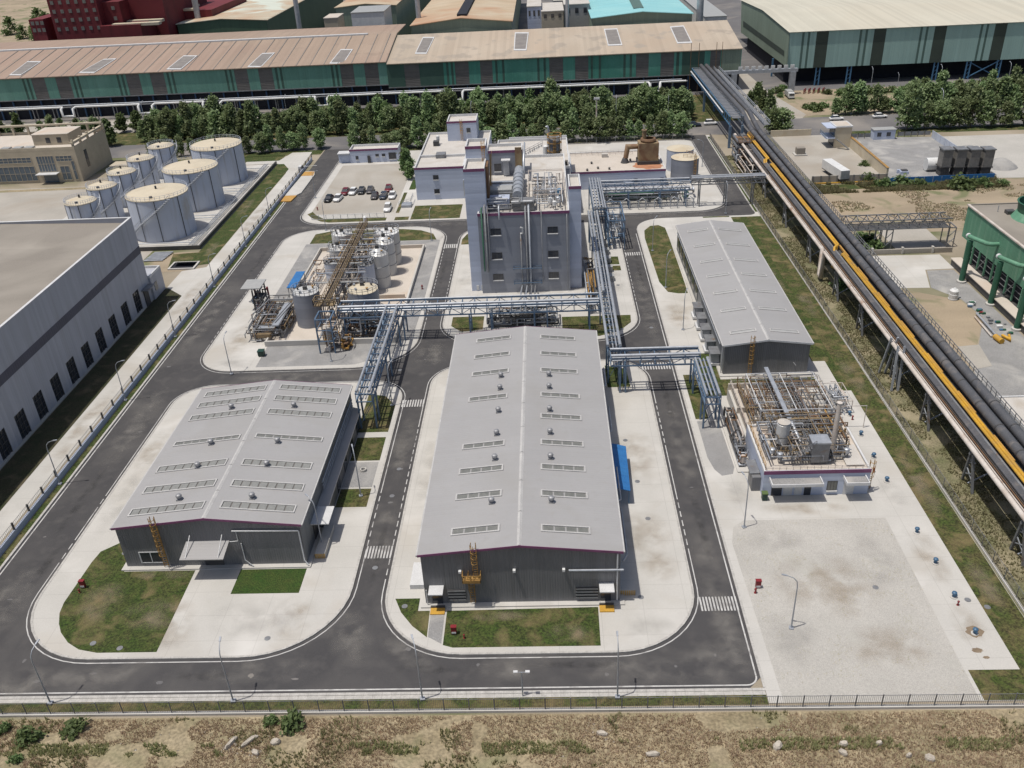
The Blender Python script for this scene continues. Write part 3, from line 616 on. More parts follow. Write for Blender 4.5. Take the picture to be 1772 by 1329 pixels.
# ---- western warehouse
A = gable('warehouse', 'low grey gabled warehouse with long paned rooflights, left of the three in front', -55.2, -31.8, 85.4, 119.2, 6.8, 8.05)
for ys, xa, xb in (((117.3,114.1,110.4,97.3,92.6,87.9), -54.0, -44.5), ((117.5,114.2,110.3,97.3,92.5,88.0), -42.0, -33.0)):
    for y in ys: skylight(A, xa, xb, y, 1.2, 8, 1)
skylight(A, -53.9, -44.5, 103.5, .8, 8, 0); skylight(A, -42, -32.9, 103.8, .8, 8, 0)
for y in (112.0, 102.4, 96.8, 89.7): vent(A, -48.2, y); vent(A, -38.7, y)
f = MB().box(-53.2,85.33,.85,-50.2,85.4,.95).box(-53.2,85.33,2.55,-50.2,85.4,2.65).box(-53.2,85.33,.95,-53.05,85.4,2.55).box(-50.35,85.33,.95,-50.2,85.4,2.55).box(-51.75,85.33,.95,-51.65,85.4,2.55).build('window', MT['trim'], A)
MB().box(-53.05,85.37,.95,-50.35,85.39,2.55).build('pane', MT['glass'], f)
ladder(A, -49.9, 85.1, .4, 7.5)
c = MB().add([(-46.6,82.5,3.7),(-41.1,82.5,3.7),(-41.1,85.4,4.25),(-46.6,85.4,4.25),(-46.6,82.5,3.58),(-41.1,82.5,3.58),(-41.1,85.4,4.13),(-46.6,85.4,4.13)],
             [(0,1,2,3),(7,6,5,4),(0,4,5,1),(1,5,6,2),(2,6,7,3),(3,7,4,0)]).build('canopy', MT['roofB'], A)
for x in (-45.9, -41.8): MB().tube([(x,85.35,5.3),(x,82.7,3.75)], .06, 6).build('tie_rod', MT['trim'], c)
downpipe(A, [(-39.6,85.2,3.9),(-39.6,85.2,1.2),(-38.6,84.9,.4)])
downpipe(A, [(-40.4,85.2,5.9),(-32.0,85.2,5.75)], .11); downpipe(A, [(-32.0,85.2,5.7),(-32.0,85.2,1.0),(-31.5,84.9,.4)], .09)
downpipe(A, [(-39.9,85.2,5.9),(-39.9,85.2,4.3),(-41,85.2,4.2)], .05)
MB().box(-44.9,85.34,.3,-42.5,85.4,3.2).build('door', MT['dsteel'], A)
# lean-to, pipes and doors along its east side
MB().box(-31.8,92.5,.12,-30.7,118.0,3.0).build('side_annex', MT['wallGd'], A)
MB().add([(-31.75,92.2,3.5),(-30.3,92.2,3.05),(-30.3,118.3,3.05),(-31.75,118.3,3.5)], [(0,1,2,3)]).build('side_roof', MT['roofB'], A)
for y in (100, 105, 110, 115): MB().box(-30.69,y,.3,-30.62,y+1.8,2.2).build('window', MT['glass'], A)
for zz, rr in ((5.2,.12),(4.6,.09),(4.1,.09)): MB().tube([(-31.4,96,zz),(-31.4,117.6,zz)], rr, 8).build('pipe', MT['galv'], A)
MB().box(-31.8,89.3,3.3,-29.4,93.0,3.45).build('canopy', MT['trim'], A)
MB().box(-31.75,90,.3,-31.68,92.2,3.1).build('door', MT['dsteel'], A)
MB().box(-31.0,86.5,.12,-29.7,92.2,.9).build('loading_dock', MT['conc'], A)
bars = MB()
for i in range(8): bars.box(-31.0+i*.17,86.44,.12,-30.92+i*.17,86.5,.85)
bars.build('hazard_stripe', MT['yellow'], A)

# ---- middle warehouse, the largest
B = gable('warehouse', 'largest grey gabled warehouse in the middle with purple roof edge and caged ladder', -15.75, 7.25, 77.9, 133.4, 8.0, 9.15)
for y in (130.2,124.5,118.9,111.3,98.9,93.2,87.8,81.1): skylight(B, -12.2, -6.8, y, .95, 4, 0)
for y in (130.0,124.3,118.8,111.4,105.5,98.9,93.2,87.6,80.9): skylight(B, -1.6, 3.8, y, .95, 4, 0)
for y in (117.1,113.4,107.0,101.1,95.2,86.0): vent(B, -7.8, y); vent(B, -.5, y)
ladder(B, -10.05, 77.6, .5, 4.5, cage=True); ladder(B, -9.5, 77.6, 4.7, 8.7, cage=True)
p = MB().box(-11.0,76.7,4.35,-8.9,77.75,4.45)
p.rail([(-11,77.7,4.45),(-11,76.72,4.45),(-8.9,76.72,4.45),(-8.9,77.7,4.45)], 1.0, 1.0)
p.box(-11.0,76.7,4.45,-8.9,76.75,4.75)
p.build('landing', MT['ochre'], B)
for x in (-11.3, -5.0, .72): 
    MB().box(x-.16,77.45,5.2,x+.16,77.85,5.5).build('wall_lamp', MT['white'], B)
MB().tube([(1.3,77.6,5.3),(7.6,77.6,5.25)], .14, 8).build('pipe', MT['galv'], B)
for xa, xb in ((-15.1,-13.4),(4.8,6.5)):
    c = MB().box(xa,76.3,2.95,xb,77.88,3.1).build('canopy', MT['trim'], B)
    MB().box(xa+.2,77.8,.3,xb-.3,77.88,2.6).build('door', MT['glass'], B)
    st = MB().box(xa,76.1,.1,xb,77.1,.28).build('step', MT['yellow'], B)
    MB().box(xa,77.1,.1,xb,77.3,.5).build('step', MT['dsteel'], B)
for xa, xb in ((-13.0,-10.9),(2.1,4.7)):
    w = MB().box(xa,77.82,.75,xb,77.88,2.45).build('louvre', MT['dsteel'], B)
    l0 = MB().box(xa,77.72,.8,xb,77.80,.95).build('slat', MT['gsteel'], w)
    for i in range(1,4): inst(l0, 'slat', w, (0,0,i*.45))
downpipe(B, [(6.9,77.65,7.6),(6.9,77.65,.6)], .1); downpipe(B, [(-15.5,77.65,2.6),(-15.5,77.65,.4)], .07)
downpipe(B, [(7.55,78.2,6),(8.2,80,5.5),(8.2,88.5,5.5)], .12, 'galv'); downpipe(B, [(7.75,90,5.5),(8.3,90.5,5.5),(8.3,97.5,5.5)], .12, 'galv')
downpipe(B, [(7.75,106,5.5),(8.3,106.5,5.5),(8.3,113,5.5)], .12, 'galv'); downpipe(B, [(7.75,119,5.5),(8.3,119.5,5.5),(8.3,125,5.5)], .12, 'galv')
MB().box(-18.0,80.5,.12,-15.8,84.6,.8).build('loading_dock', MT['trim'], B)
MB().box(-16.6,103,2.9,-15.8,110,3.05).build('canopy', MT['trim'], B)
MB().box(7.25,78.9,.12,9.2,81.2,.9).build('loading_dock', MT['conc'], B)
bars = MB()
for i in range(9): bars.box(7.3+i*.22,78.83,.14,7.4+i*.22,78.9,.85)
bars.build('hazard_stripe', MT['yellow'], B)
for y in (93.5,106.5,120): MB().box(7.26,y,.3,7.32,y+3.2,3.6).build('door', MT['dsteel'], B)
# blue lean-to by its east wall
S = thing('lean_to_shelter', (8.6,101.5,.12), 'bright blue sheet-roofed shelter against the east wall of the middle warehouse', 'shelter')
MB().add([(8.0,96.2,3.1),(10.1,96.2,2.5),(10.4,106.9,2.5),(8.3,106.9,3.1),(8.0,96.2,3.0),(10.1,96.2,2.4),(10.4,106.9,2.4),(8.3,106.9,3.0)],
         [(0,1,2,3),(7,6,5,4),(0,4,5,1),(1,5,6,2),(2,6,7,3),(3,7,4,0)]).build('roof', MT['bluesheet'], S)
for y in (96.5,101.5,106.5): MB().box(9.9,y-.06,.12,10.02,y+.06,2.4).build('post', MT['blue'], S)

# ---- eastern warehouse
Cw = gable('warehouse', 'narrow grey gabled warehouse at right with outlined rooflights and a rust-yellow ladder on its end', 28.8, 42.85, 131.1, 188.5, 5.9, 6.75, trim='trim')
for y in (183.6,174.8,166.3,158.9,151.0,143.4,134.8): skylight(Cw, 30.4, 34.4, y, .7, 1, 2)
for y in (183.4,174.6,166.1,158.7,150.9,143.2,134.5): skylight(Cw, 37.0, 41.5, y, .7, 1, 2)
ladder(Cw, 33.2, 130.8, .4, 6.6)
MB().tube([(28.4,133,5.0),(28.4,186,5.0)], .1, 8).build('pipe', MT['galv'], Cw)
for i in range(5):
    y = 134+i*4.6
    MB().box(27.0,y,.3,28.75,y+2.6,.75).build('air_unit', MT['trim'], Cw)
    MB().box(27.3,y+.3,.75,28.7,y+2.2,2.4).build('air_unit', MT['galv'], Cw)
    MB().box(27.1,y-.1,2.55,28.78,y+2.7,2.7).build('canopy', MT['gsteel'], Cw)
for i in range(7):
    y = 159+i*4.2
    MB().box(28.70,y,1.2,28.78,y+2.6,4.2).build('window', MT['glass'], Cw)
downpipe(Cw, [(28.5,131.5,5.5),(28.5,131.5,.4)]); downpipe(Cw, [(40.8,130.95,1.7),(40.4,130.95,2.2)], .06)
MB().box(42.9,150,2.6,43.6,151,4.4).build('chimney', MT['gsteel'], Cw)

# ---- process tower: front block, two stair shafts, rear blocks, everything that sits on it
T = thing('process_tower', (-4.8,168,0), 'tall blue-grey process building with purple roof edge, two stair shafts and pipes down its front', 'building')
def parapet(t, x0, y0, x1, y1, z, h, trim='purple', wall='trim', w=.25, front=True):
    MB().box(x0,y1-w,z,x1,y1,z+h).box(x0,y0+w,z,x0+w,y1-w,z+h).box(x1-w,y0+w,z,x1,y1-w,z+h).box(x0,y0,z,x1,y0+w,z+h).build('parapet', MT[wall], t)
    if trim:
        MB().box(x0-.05,y0-.06,z+h-.55,x1+.05,y0-.003,z+h+.03).build('trim_band', MT[trim], t)
def block(t, x0, y0, x1, y1, z0, z1, wall, roof='roofW', h=.7, trim='purple', pw='trim'):
    b = MB().box(x0,y0,z0,x1,y1,z1-h-.02).build('wall', MT[wall], t)
    MB().box(x0+.2,y0+.2,z1-h-.02,x1-.2,y1-.2,z1-h+.05).build('roof', MT[roof], t)
    parapet(t, x0, y0, x1, y1, z1-h-.02, h+.02, trim, wall=pw)
    MB().box(x0+.001,y0-.02,z1-h-.02,x1-.001,y0-.004,z1-.58).build('wall', MT[wall], t)
    return b
def window(t, x0, x1, z0, z1, y, sill=True, mt='glass', bars=1):
    f = MB().box(x0-.07,y-.08,z0-.07,x1+.07,y-.02,z0).box(x0-.07,y-.08,z1,x1+.07,y-.02,z1+.07).box(x0-.07,y-.08,z0,x0,y-.02,z1).box(x1,y-.08,z0,x1+.07,y-.02,z1)
    for i in range(bars): 
        xx = x0+(x1-x0)*(i+1)/(bars+1); f.box(xx-.03,y-.07,z0,xx+.03,y-.02,z1)
    f = f.build('window', MT['dsteel'], t)
    MB().box(x0,y-.05,z0,x1,y-.01,z1).build('pane', MT[mt], f)
    if sill: MB().box(x0-.12,y-.25,z0-.25,x1+.12,y-.02,z0-.08).build('sill', MT['trim'], f)
block(T, -13.9, 168, 4.25, 209, .1, 17.3, 'tower')
block(T, -16.2, 169.4, -12.1, 176.9, .1, 25.9, 'wing'); block(T, -16.2, 176.95, -12.1, 183, .1, 28.3, 'wing')
block(T, 4.27, 169.4, 6.65, 177.6, .1, 21.7, 'wing'); 
block(T, -13.3, 195.6, -5.3, 201.5, 16.7, 22.2, 'tower', pw='trim'); 
MB().box(-6.9,195.3,16.8,-5.4,195.55,22.8).build('ladder', MT['furn'], T)
window(T, -11.6, -10.2, 17.6, 19.2, 195.6); 
MB().box(-9.6,194.6,16.8,-8.3,195.5,20.2).build('duct', MT['galv'], T); MB().box(-10.0,193.9,20.2,-8.0,195.5,20.4).build('canopy', MT['trim'], T)
for x0, x1 in ((-11.45,-9.5),(-.05,1.85)):
    for z0, z1 in ((12.8,14.05),(7.7,8.95),(3.1,4.3)): window(T, x0, x1, z0, z1, 168)
block(T, -13.0, 214.6, 5.75, 242, .1, 12.6, 'tower', trim=None)
MB().box(-10,242.02,12.0,5.75,242.3,13.1).build('parapet', MT['trim'], T)
for q in ((177.2,'w'),):
    ladder(T, -12.6, 176.6, 25.3, 28.5, cage=True, mt='orange')
MB().box(-12.08,172,8,-11.6,176.5,25.5).build('stair', MT['rust'], T)
mb = MB().box(-12.0,176.9,17,-11.2,183,17.3)
for i in range(9): mb.beam((-11.6,177+i*.6,17+i*.9),(-11.6,177.6+i*.6,17.9+i*.9), .3)
mb.rail([(-11.3,177,17.3),(-11.3,183,24.5)], 1.1, 1.0); mb.build('stair', MT['ochre'], T)
# front wall pipes
for x, z0, z1, r, mt_ in ((-13.1,5.2,18.2,.13,'pipegreen'),(-12.45,5.0,18.7,.19,'gsteel'),(-11.9,7.5,18.5,.08,'gsteel'),(-4.4,1.5,18.2,.15,'gsteel'),(-3.75,1.5,18.4,.17,'galv'),(-1.3,2,17.4,.06,'gsteel'),(3.75,.5,16.6,.07,'gsteel'),(-5.5,.5,13.0,.12,'gsteel')):
    MB().tube([(x,168.9,z1),(x,167.6,z1),(x,167.6,z0)], r, 8).build('pipe', MT[mt_], T)
MB().tube([(-5.5,167.6,13.0),(-5.1,167.5,13.1),(-5.1,167.5,14.2),(-5.5,167.4,14.4)], .16, 8).build('pipe', MT['white'], T)
MB().tube([(-9.6,168.6,18.6),(-9.6,167.4,18.6),(-9.6,167.3,16.2)], .14, 8).build('pipe', MT['silver'], T)
for z in (2.4, 5.6):
    fr = MB()
    for x in (-7.2,-1.6): fr.beam((x,167.8,z+.5),(x,167.8,z-.5), .12)
    fr.beam((-7.3,167.4,z),(-1.5,167.4,z), .14); fr.beam((-7.3,167.8,z+.3),(-1.5,167.8,z+.3), .1)
    for x in (-5.2,-4.2,-3.4): fr.beam((x,167.9,z),(x,167.2,z), .1)
    fr.build('pipe_bracket', MT['steel'], T)
for x in (-15.2,-14.2): MB().box(x,169.3,.4,x+.5,169.38,1.4).build('door', MT['white'], T)
# big ducts on the roof
d = MB().tube([(-6.0,191.5,18.9),(-6.0,173.5,18.9)], 1.0, 16); d.build('duct', MT['galv'], T)
for y in (187.5,184.9,182.3,179.7,177.1): MB().tube([(-6.0,y,18.9),(-6.0,y-1.7,18.9)], 1.17, 16).build('collar', MT['silver'], T)
MB().box(-11.9,175.4,17,-7.2,178.6,19.6).build('air_handling_unit', MT['roofC'], T)
MB().box(-12.4,180.3,17.5,-7,181.5,18.9).build('duct', MT['galv'], T); MB().box(-12.0,183.6,17.5,-7,184.7,18.7).build('duct', MT['galv'], T)
MB().box(-12.1,171.6,16.8,-7.6,174.6,18.9).build('tank_box', MT['wing'], T); MB().box(-12.9,171.2,18.95,-7.9,171.6,19.15).build('canopy', MT['trim'], T)
MB().box(-7.0,170.4,16.8,-2.6,173.4,18.6).build('air_handling_unit', MT['gsteel'], T); MB().box(-7.2,170,18.65,-3.0,170.5,18.85).build('canopy', MT['trim'], T)
cl = random.Random(11)
def clutter(t, x0, x1, y0, y1, z0, z1, n, mts, rmin=.05, rmax=.13, name='pipe'):
    for _ in range(n):
        p = [cl.uniform(x0,x1), cl.uniform(y0,y1), cl.uniform(z0,z1)]; pts = [tuple(p)]; last = -1
        for k in range(cl.randint(2,4)):
            a = cl.choice([q for q in (0,1,2) if q != last]); last = a
            lo, hi = ((x0,x1),(y0,y1),(z0,z1))[a]; q = cl.uniform(lo,hi)
            if abs(q-p[a]) < .4: q = p[a]+(.8 if p[a] < (lo+hi)/2 else -.8)
            p[a] = q; pts.append(tuple(p))
        MB().tube(pts, cl.uniform(rmin,rmax), 6).build(name, MT[cl.choice(mts)], t)
def posts(t, x0, x1, y0, y1, z0, z1, nx_, ny_, mt='gsteel', w=.1, top=True):
    xs = [x0+(x1-x0)*i/max(1,nx_-1) for i in range(nx_)]; ys = [y0+(y1-y0)*i/max(1,ny_-1) for i in range(ny_)]
    p0 = None
    for x in xs:
        for y in ys:
            if p0 is None: p0 = MB().box(x-w/2,y-w/2,z0,x+w/2,y+w/2,z1).build('post', MT[mt], t)
            else: inst(p0, 'post', t, (x-x0, y-y0, 0))
    if top:
        for x in xs: MB().beam((x,y0,z1),(x,y1,z1), w).build('beam', MT[mt], t)
        for y in ys: MB().beam((x0,y,z1-.02),(x1,y,z1-.02), w*.9).build('beam', MT[mt], t)
def vessel(t, x, y, z0, r, h, mt='silver', name='vessel', legs=True, dome=True):
    pr = [(r*.02,0),(r*.6,.02),(r,.25*r+.02),(r,h-.25*r),(r*.6,h),(r*.02,h+.08*r)] if dome else [(r*.02,0),(r,0),(r,h),(r*.02,h+.2*r)]
    v = MB().lathe((x,y,z0+(.6 if legs else 0)), pr, 16).build(name, MT[mt], t)
    if legs:
        mb = MB()
        for a in range(4): mb.beam((x+r*.7*math.cos(a*PI/2+.7),y+r*.7*math.sin(a*PI/2+.7),z0),(x+r*.7*math.cos(a*PI/2+.7),y+r*.7*math.sin(a*PI/2+.7),z0+.75), .08)
        mb.build('leg', MT['gsteel'], t)
    return v
clutter(T, -12.6,-5, 169.2,175, 17.5,19.4, 16, ['galv','silver','gsteel'])
clutter(T, -3.4,3.4, 169.4,188, 17.0,19.6, 46, ['galv','silver','gsteel','rustwhite'])
posts(T, -3.9, 3.4, 173.5, 188, 16.8, 19.8, 3, 3, 'rustwhite', .09)
vessel(T, 1.0,175.5,16.9,.55,1.6); vessel(T, 2.6,175.6,17.2,.6,1.6,'blue'); vessel(T, 2.2,172.4,16.9,.5,1.3,'silver'); vessel(T, .6,172.2,16.9,.45,1.2,'white'); vessel(T,1.4,170.6,16.9,.4,1.0,'white')
MB().tube([(-3.9,188.5,17.2),(-3.9,171,17.2)], .09, 6).build('pipe', MT['rustwhite'], T)
MB().tube([(-4.9,204,21.5),(-4.9,190,21.3),(-4.9,190,17.4)], .2, 8).build('pipe', MT['silver'], T); MB().tube([(-4.9,190.2,18.9),(3.6,190.2,18.9),(3.6,176,18.9)], .08, 6).build('pipe', MT['rustwhite'], T)
# scrubber group at the back of the roof
SC = thing('scrubber_column', (2.1,214.8,12.0), 'rusty yellow caged scrubber column with a white vent pipe on the rear roof', 'scrubber')
MB().lathe((2.1,216.5,12), [(.05,0),(1.5,0),(1.5,6.6),(1.0,7.4),(.05,7.5)], 18).build('vessel', MT['gsteel'], SC)
mb = MB()
for a in range(0,360,45):
    x, y = 2.1+1.75*math.cos(math.radians(a)), 216.5+1.75*math.sin(math.radians(a)); mb.beam((x,y,12),(x,y,20), .1)
for z in (14,16,18,19.4,20.0): mb.ring([(2.1+1.8*math.cos(i*PI/8),216.5+1.8*math.sin(i*PI/8)) for i in range(16)], [(2.1+1.55*math.cos(i*PI/8),216.5+1.55*math.sin(i*PI/8)) for i in range(16)], z, z+.1)
mb.build('cage', MT['ochre'], SC); ladder(SC, 2.1, 214.6, 12, 19, True)
VS = thing('vent_stack', (.1,219.5,12.0), 'white vertical vessel with a hooked vent pipe beside the rusty column', 'vessel')
MB().lathe((.0,219.5,12.2), [(.05,0),(.75,.2),(.75,4.2),(.05,4.5)], 14).build('vessel', MT['white'], VS)
MB().tube([(.7,221.5,12),(.7,221.5,20.3),(.5,221.5,20.7),(.1,221.5,20.6)], .25, 8).build('pipe', MT['silver'], VS)
PS = thing('pump_set', (1,213.0,12), 'cluster of dark pumps and valves at the foot of the rusty column', 'pumps')
clutter(PS, -2.5,5.2, 214.8,218.5, 12.1,14.2, 26, ['dsteel','galv','ochre','gsteel'], .07,.2)
for x in (-1.6,-.4,.8,3.6,4.6): vessel(PS, x, 215.6, 12.0, .4, 1.0, cl.choice(['galv','dsteel','white']))
ST = MB()
for i in range(12): ST.beam((-7.2+i*.55,220.2,13.0+i*.28),(-7.2+i*.55,222.2,13.0+i*.28), .25,.06)
ST.rail([(-7.4,220.1,12.9),(-.8,220.1,16)], 1, 1.2); ST.rail([(-7.4,222.3,12.9),(-.8,222.3,16)], 1, 1.2)
tag(ST.build('access_stair', MT['gsteel']), 'grey open stair rising to the scrubber platform on the rear roof', 'stair')

# ---- low annex with the ochre furnace, its two silos
AN = thing('boiler_house', (19,234.4,0), 'low blue-grey annex with a rust-stained peach roof right of the tower', 'building')
block(AN, 6.6, 234.6, 31.9, 254, .1, 5.0, 'wing', roof='roofP', h=.35)
for x in (9.5,12.3,14.1): pass
for x, y in ((12.5,243),(14,238),(17,237),(22.3,244.5),(22.4,243),(23.3,244.6),(11,236.5)): MB().lathe((x,y,4.6), [(.25,0),(.25,.5),(.4,.55),(.02,.8)], 10).build('roof_vent', MT['dsteel'], AN)
for x in (24.0,31.0): window(AN, x-.5, x+.4, 1.5, 2.6, 234.6)
MB().rail([(6.8,253,4.7),(31.6,253,4.7)], .8, 1.5).rail([(6.8,251,4.7),(24.6,251,4.7)], .7, 1.5).build('handrail', MT['rustwhite'], AN)
MB().box(15.7,248.6,4.7,17.4,250.0,5.7).build('hatch', MT['roofW'], AN)
mb = MB()
for a in range(2): pass
F = thing('dust_collector', (28.0,241.5,4.7), 'ochre rusty dust collector box with a stub chimney on the peach roof', 'machine')
MB().box(25.2,240.4,5.6,30.6,244.6,10.4).build('body', MT['furn'], F); MB().box(24.9,240.1,4.7,30.9,244.9,5.6).build('base', MT['dsteel'], F)
MB().lathe((27.9,242.6,10.4), [(2.0,0),(2.2,.5),(2.0,.9),(1.5,.95)], 20).build('drum', MT['rust'], F)
MB().lathe((26.9,243.8,10.6), [(.6,0),(.6,2.4),(.75,2.45),(.75,2.7),(.3,2.72)], 14).build('chimney', MT['furn'], F)
MB().tube([(25.2,243.2,9.0),(22.4,243.2,9.0),(21.9,243.0,6)], .7, 12).build('duct', MT['furn'], F)
MB().lathe((21.7,243,4.7), [(1.2,0),(.7,1.2),(.4,1.6),(.02,1.6)], 12).build('fan', MT['dsteel'], F)
def silo(x, y, r, h, label, rusty):
    s = thing('storage_tank', (x,y,.1), label, 'tank', 'twin tanks beside the annex')
    MB().lathe((x,y,.1), [(r,0),(r,h)], 32).build('shell', MT['tank' if not rusty else 'tower'], s)
    MB().lathe((x,y,.1), [(r+.08,h),(r*.5,h+.45),(.02,h+.6)], 32).build('roof', MT['tanktop'], s)
    if rusty:
        m_ = MB().rail([(x-r*.2,y-r*.5,h+.5),(x+r*.6,y-r*.6,h+.2),(x+r*.8,y+.3,h+.2),(x+r*.2,y+r*.8,h+.2)], .9, .9); m_.build('handrail', MT['ochre'], s)
        ladder(s, x+r*.62, y-r-.1+.75, .2, h+.2, True)
    return s
silo(38.0,241.7,3.75,5.9,'nearer rusty-topped grey tank beside the peach-roofed annex', True)
silo(37.9,250.6,3.75,5.9,'farther cream-topped grey tank beside the peach-roofed annex', False)
n_ = 22; r2 = random.Random(4)
MB().add([(27.8+4.3*math.cos(2*PI*i/n_)*r2.uniform(.7,1.1) if abs(math.cos(2*PI*i/n_))<2 else 0, 239.6+4.2*math.sin(2*PI*i/n_)*r2.uniform(.7,1.05), 4.702) for i in range(n_)], [tuple(range(n_))]).build('rust_patch', MT['ruststain'], AN)
SM = thing('dosing_vessel', (21.6,231.5,.1), 'small pale dosing vessel standing in front of the annex wall', 'tank'); vessel(SM, 21.6, 231.5, .1, 1.5, 3.0, 'wing', legs=False)

# ---- office with the roof hut
O = thing('office_building', (-28.5,231,0), 'two-storey pale blue office with white roofs and a rooftop stair hut', 'building')
block(O, -35.1, 231, -22.0, 243.0, .1, 8.9, 'wing'); block(O, -35.1, 243.05, -16.3, 268, .1, 8.9, 'wing', trim=None)
block(O, -28.6, 259.6, -20.0, 268.5, 8.2, 13.9, 'wing')
block(O, -22, 231.8, -16.5, 243, .1, 8.9, 'wing', trim=None)
window(O, -30.2,-28.9, 5.6,6.7, 231); window(O, -30.2,-28.9, 1.8,2.9, 231); window(O, -22.9,-21.9, 10.6,11.8, 259.6)
ladder(O, -24.4, 259.3, 8.4, 13.5, True, 'orange')
MB().box(-30.4,241.5,8.3,-27.8,244.6,9.3).build('air_unit', MT['gsteel'], O); MB().box(-32.4,254.4,8.3,-30.8,256.2,9.6).build('air_unit', MT['dsteel'], O); MB().lathe((-31.2,256.8,9.3), [(.5,0),(.5,1.3),(.02,1.6)], 12).build('vent', MT['white'], O)
MB().box(-22.3,230.4,1,-20.6,231.7,5.3).build('duct', MT['silver'], O)
MB().rail([(-39.5,226.6,.1),(-36.2,226.6,.9),(-36.2,231.5,.9)], 1.1, 1).box(-38.6,224.8,.1,-36,227.6,.8).build('stair', MT['galv'], O)

# ---- guard house by the gate
GH = thing('guard_house', (-53,269.5,0), 'single-storey pale blue gatehouse with white flat roof at the car park edge', 'building')
block(GH, -60.4, 269.6, -45.4, 275.5, .1, 4.3, 'wing')
MB().box(-64.2,269.2,3.0,-60.4,272.4,3.25).build('canopy', MT['trim'], GH); MB().box(-64.1,270.2,.1,-60.4,272,2.9).build('sign_wall', MT['wing'], GH)
for x in (-52.4,-50.4): window(GH, x, x+.9, 1.9, 2.6, 269.6)
window(GH, -48.3,-46.2,1.0,2.9,269.6); window(GH,-58.6,-57.9,1.2,2.2,269.6); MB().box(-54.9,268.9,.1,-54.1,269.55,2.3).build('door', MT['dsteel'], GH)

# ---- treatment building with settling basins behind it
W = thing('treatment_building', (35.2,97.6,0), 'white-blue treatment plant building with roof pipework at the right', 'building')
block(W, 28.1, 97.6, 42.2, 109.2, .1, 4.2, 'wing', roof='roofP', h=.4)
MB().box(28.1,109.22,.1,42.2,123.5,2.0).build('basin_block', MT['conc'], W)
for i in range(6):
    x0 = 28.5+i*2.3
    MB().box(x0,109.8,2.0,x0+.25,123.2,3.0).build('basin_wall', MT['roofP'], W)
MB().box(28.1,122.9,2.0,42.2,123.3,3.05).box(28.1,115.8,2.0,42.2,116.1,3.04).build('basin_wall', MT['roofP'], W)
for i in range(5):
    x0 = 28.85+i*2.3
    if i in (2,3): MB().box(x0,110.2,2.02,x0+1.85,115.6,2.3).build('basin_water', MT['dsteel'], W)
    else: MB().box(x0,110.2,2.02,x0+1.85,115.6,2.25).build('basin_floor', MT['roofP'], W)
    MB().box(x0,116.3,2.02,x0+1.85,122.6,2.4).build('basin_floor', MT['roofP' if i != 3 else 'gravel'], W)
for xa, xb, zz in ((28.8,35.6,2.85),(38.6,41.6,2.9)):
    c = MB().box(xa,95.7,zz,xb,97.55,zz+.12).box(xa,95.7,zz+.12,xa+.12,97.5,zz+.45).box(xb-.12,95.7,zz+.12,xb,97.5,zz+.45).box(xa+.12,95.7,zz+.12,xb-.12,95.82,zz+.45).build('canopy', MT['trim'], W)
    MB().box(xa+.14,95.85,zz+.13,xb-.14,97.5,zz+.2).build('canopy_deck', MT['gravel'], c)
for x0, x1, mt_ in ((29.3,30.7,'glass'),(30.9,32.1,'trim'),(32.4,33.4,'trim'),(33.7,34.6,'glass'),(38.9,40.3,'trim')): MB().box(x0,97.52,.15,x1,97.59,2.4).build('door', MT[mt_], W)
window(W, 36.75,37.95,.9,2.3,97.6,True,'sky_l',2)
for y0 in (99.3,101.6): MB().box(28.02,y0,.9,28.09,y0+1.2,2.6).build('window', MT['glass'], W)
MB().box(26.9,98.7,.1,28.05,101.0,2.4).build('porch', MT['wallGd'], W); MB().box(26.7,99.4,2.5,28.05,102.6,2.62).build('canopy', MT['gsteel'], W)
mb = MB().rail([(28.3,97.75,4.2),(42.0,97.75,4.2)], .6, .9, .025); mb.build('handrail', MT['rustwhite'], W)
for y in (110,123): MB().rail([(28.3,y,3.05),(42.0,y,3.05)], 1.0, 1.4, .03).build('handrail', MT['rustwhite'], W)
for x in (28.3,33.1,35.4,37.7,42.0): MB().rail([(x,110,3.05),(x,123,3.05)], 1.0, 1.4, .03).build('handrail', MT['rustwhite' if x != 33.1 else 'rust'], W)
MB().rail([(28.3,98,4.2),(28.3,109,4.2)], 1.0, 1.4, .03).build('handrail', MT['ochre'], W)
clutter(W, 28.8,38, 99,109, 4.3,6.0, 60, ['galv','browned','gsteel','gsteel','rustwhite'], .04,.10)
clutter(W, 29,42, 109.5,123, 3.0,5.0, 100, ['galv','browned','gsteel','rust','gsteel'], .03,.08)
clutter(W, 30,41, 99.5,109, 4.2,6.6, 70, ['gsteel','browned','gsteel','dsteel','galv'], .03,.08)
clutter(W, 36,42, 105,111, 4.2,6.0, 20, ['rust','ochre','gsteel','galv'], .06,.14)
MB().box(33.35,106.5,5.9,33.95,122.8,6.1).build('cable_tray', MT['galv'], W)
MB().tube([(33.7,106.5,6.0),(34.3,102.5,4.6)], .3, 8).build('duct', MT['silver'], W)
MB().box(37.5,111,3.4,38.2,122.5,3.6).build('cable_tray', MT['silver'], W)
posts(W, 30.2, 40.4, 110.2, 121, 3.0, 6.0, 3, 2, 'trim', .1)
vessel(W, 31.6,103.3,4.3,.9,3.4,'wtank','vessel'); 
MB().lathe((31.6,103.3,8.2), [(.7,0),(.9,.15),(.02,.45)], 14).build('lid', MT['roofW'], W)
MB().box(34.6,99.2,4.3,36.9,101.2,7.3).build('filter_box', MT['gsteel'], W); MB().box(34.5,99.1,7.3,37.0,101.3,7.5).build('filter_lid', MT['galv'], W)
stk = MB().lathe((38.0,101.3,4.2), [(.38,0),(.30,8.2),(.38,8.25),(.02,8.3)], 12).build('chimney', MT['rustwhite'], W)
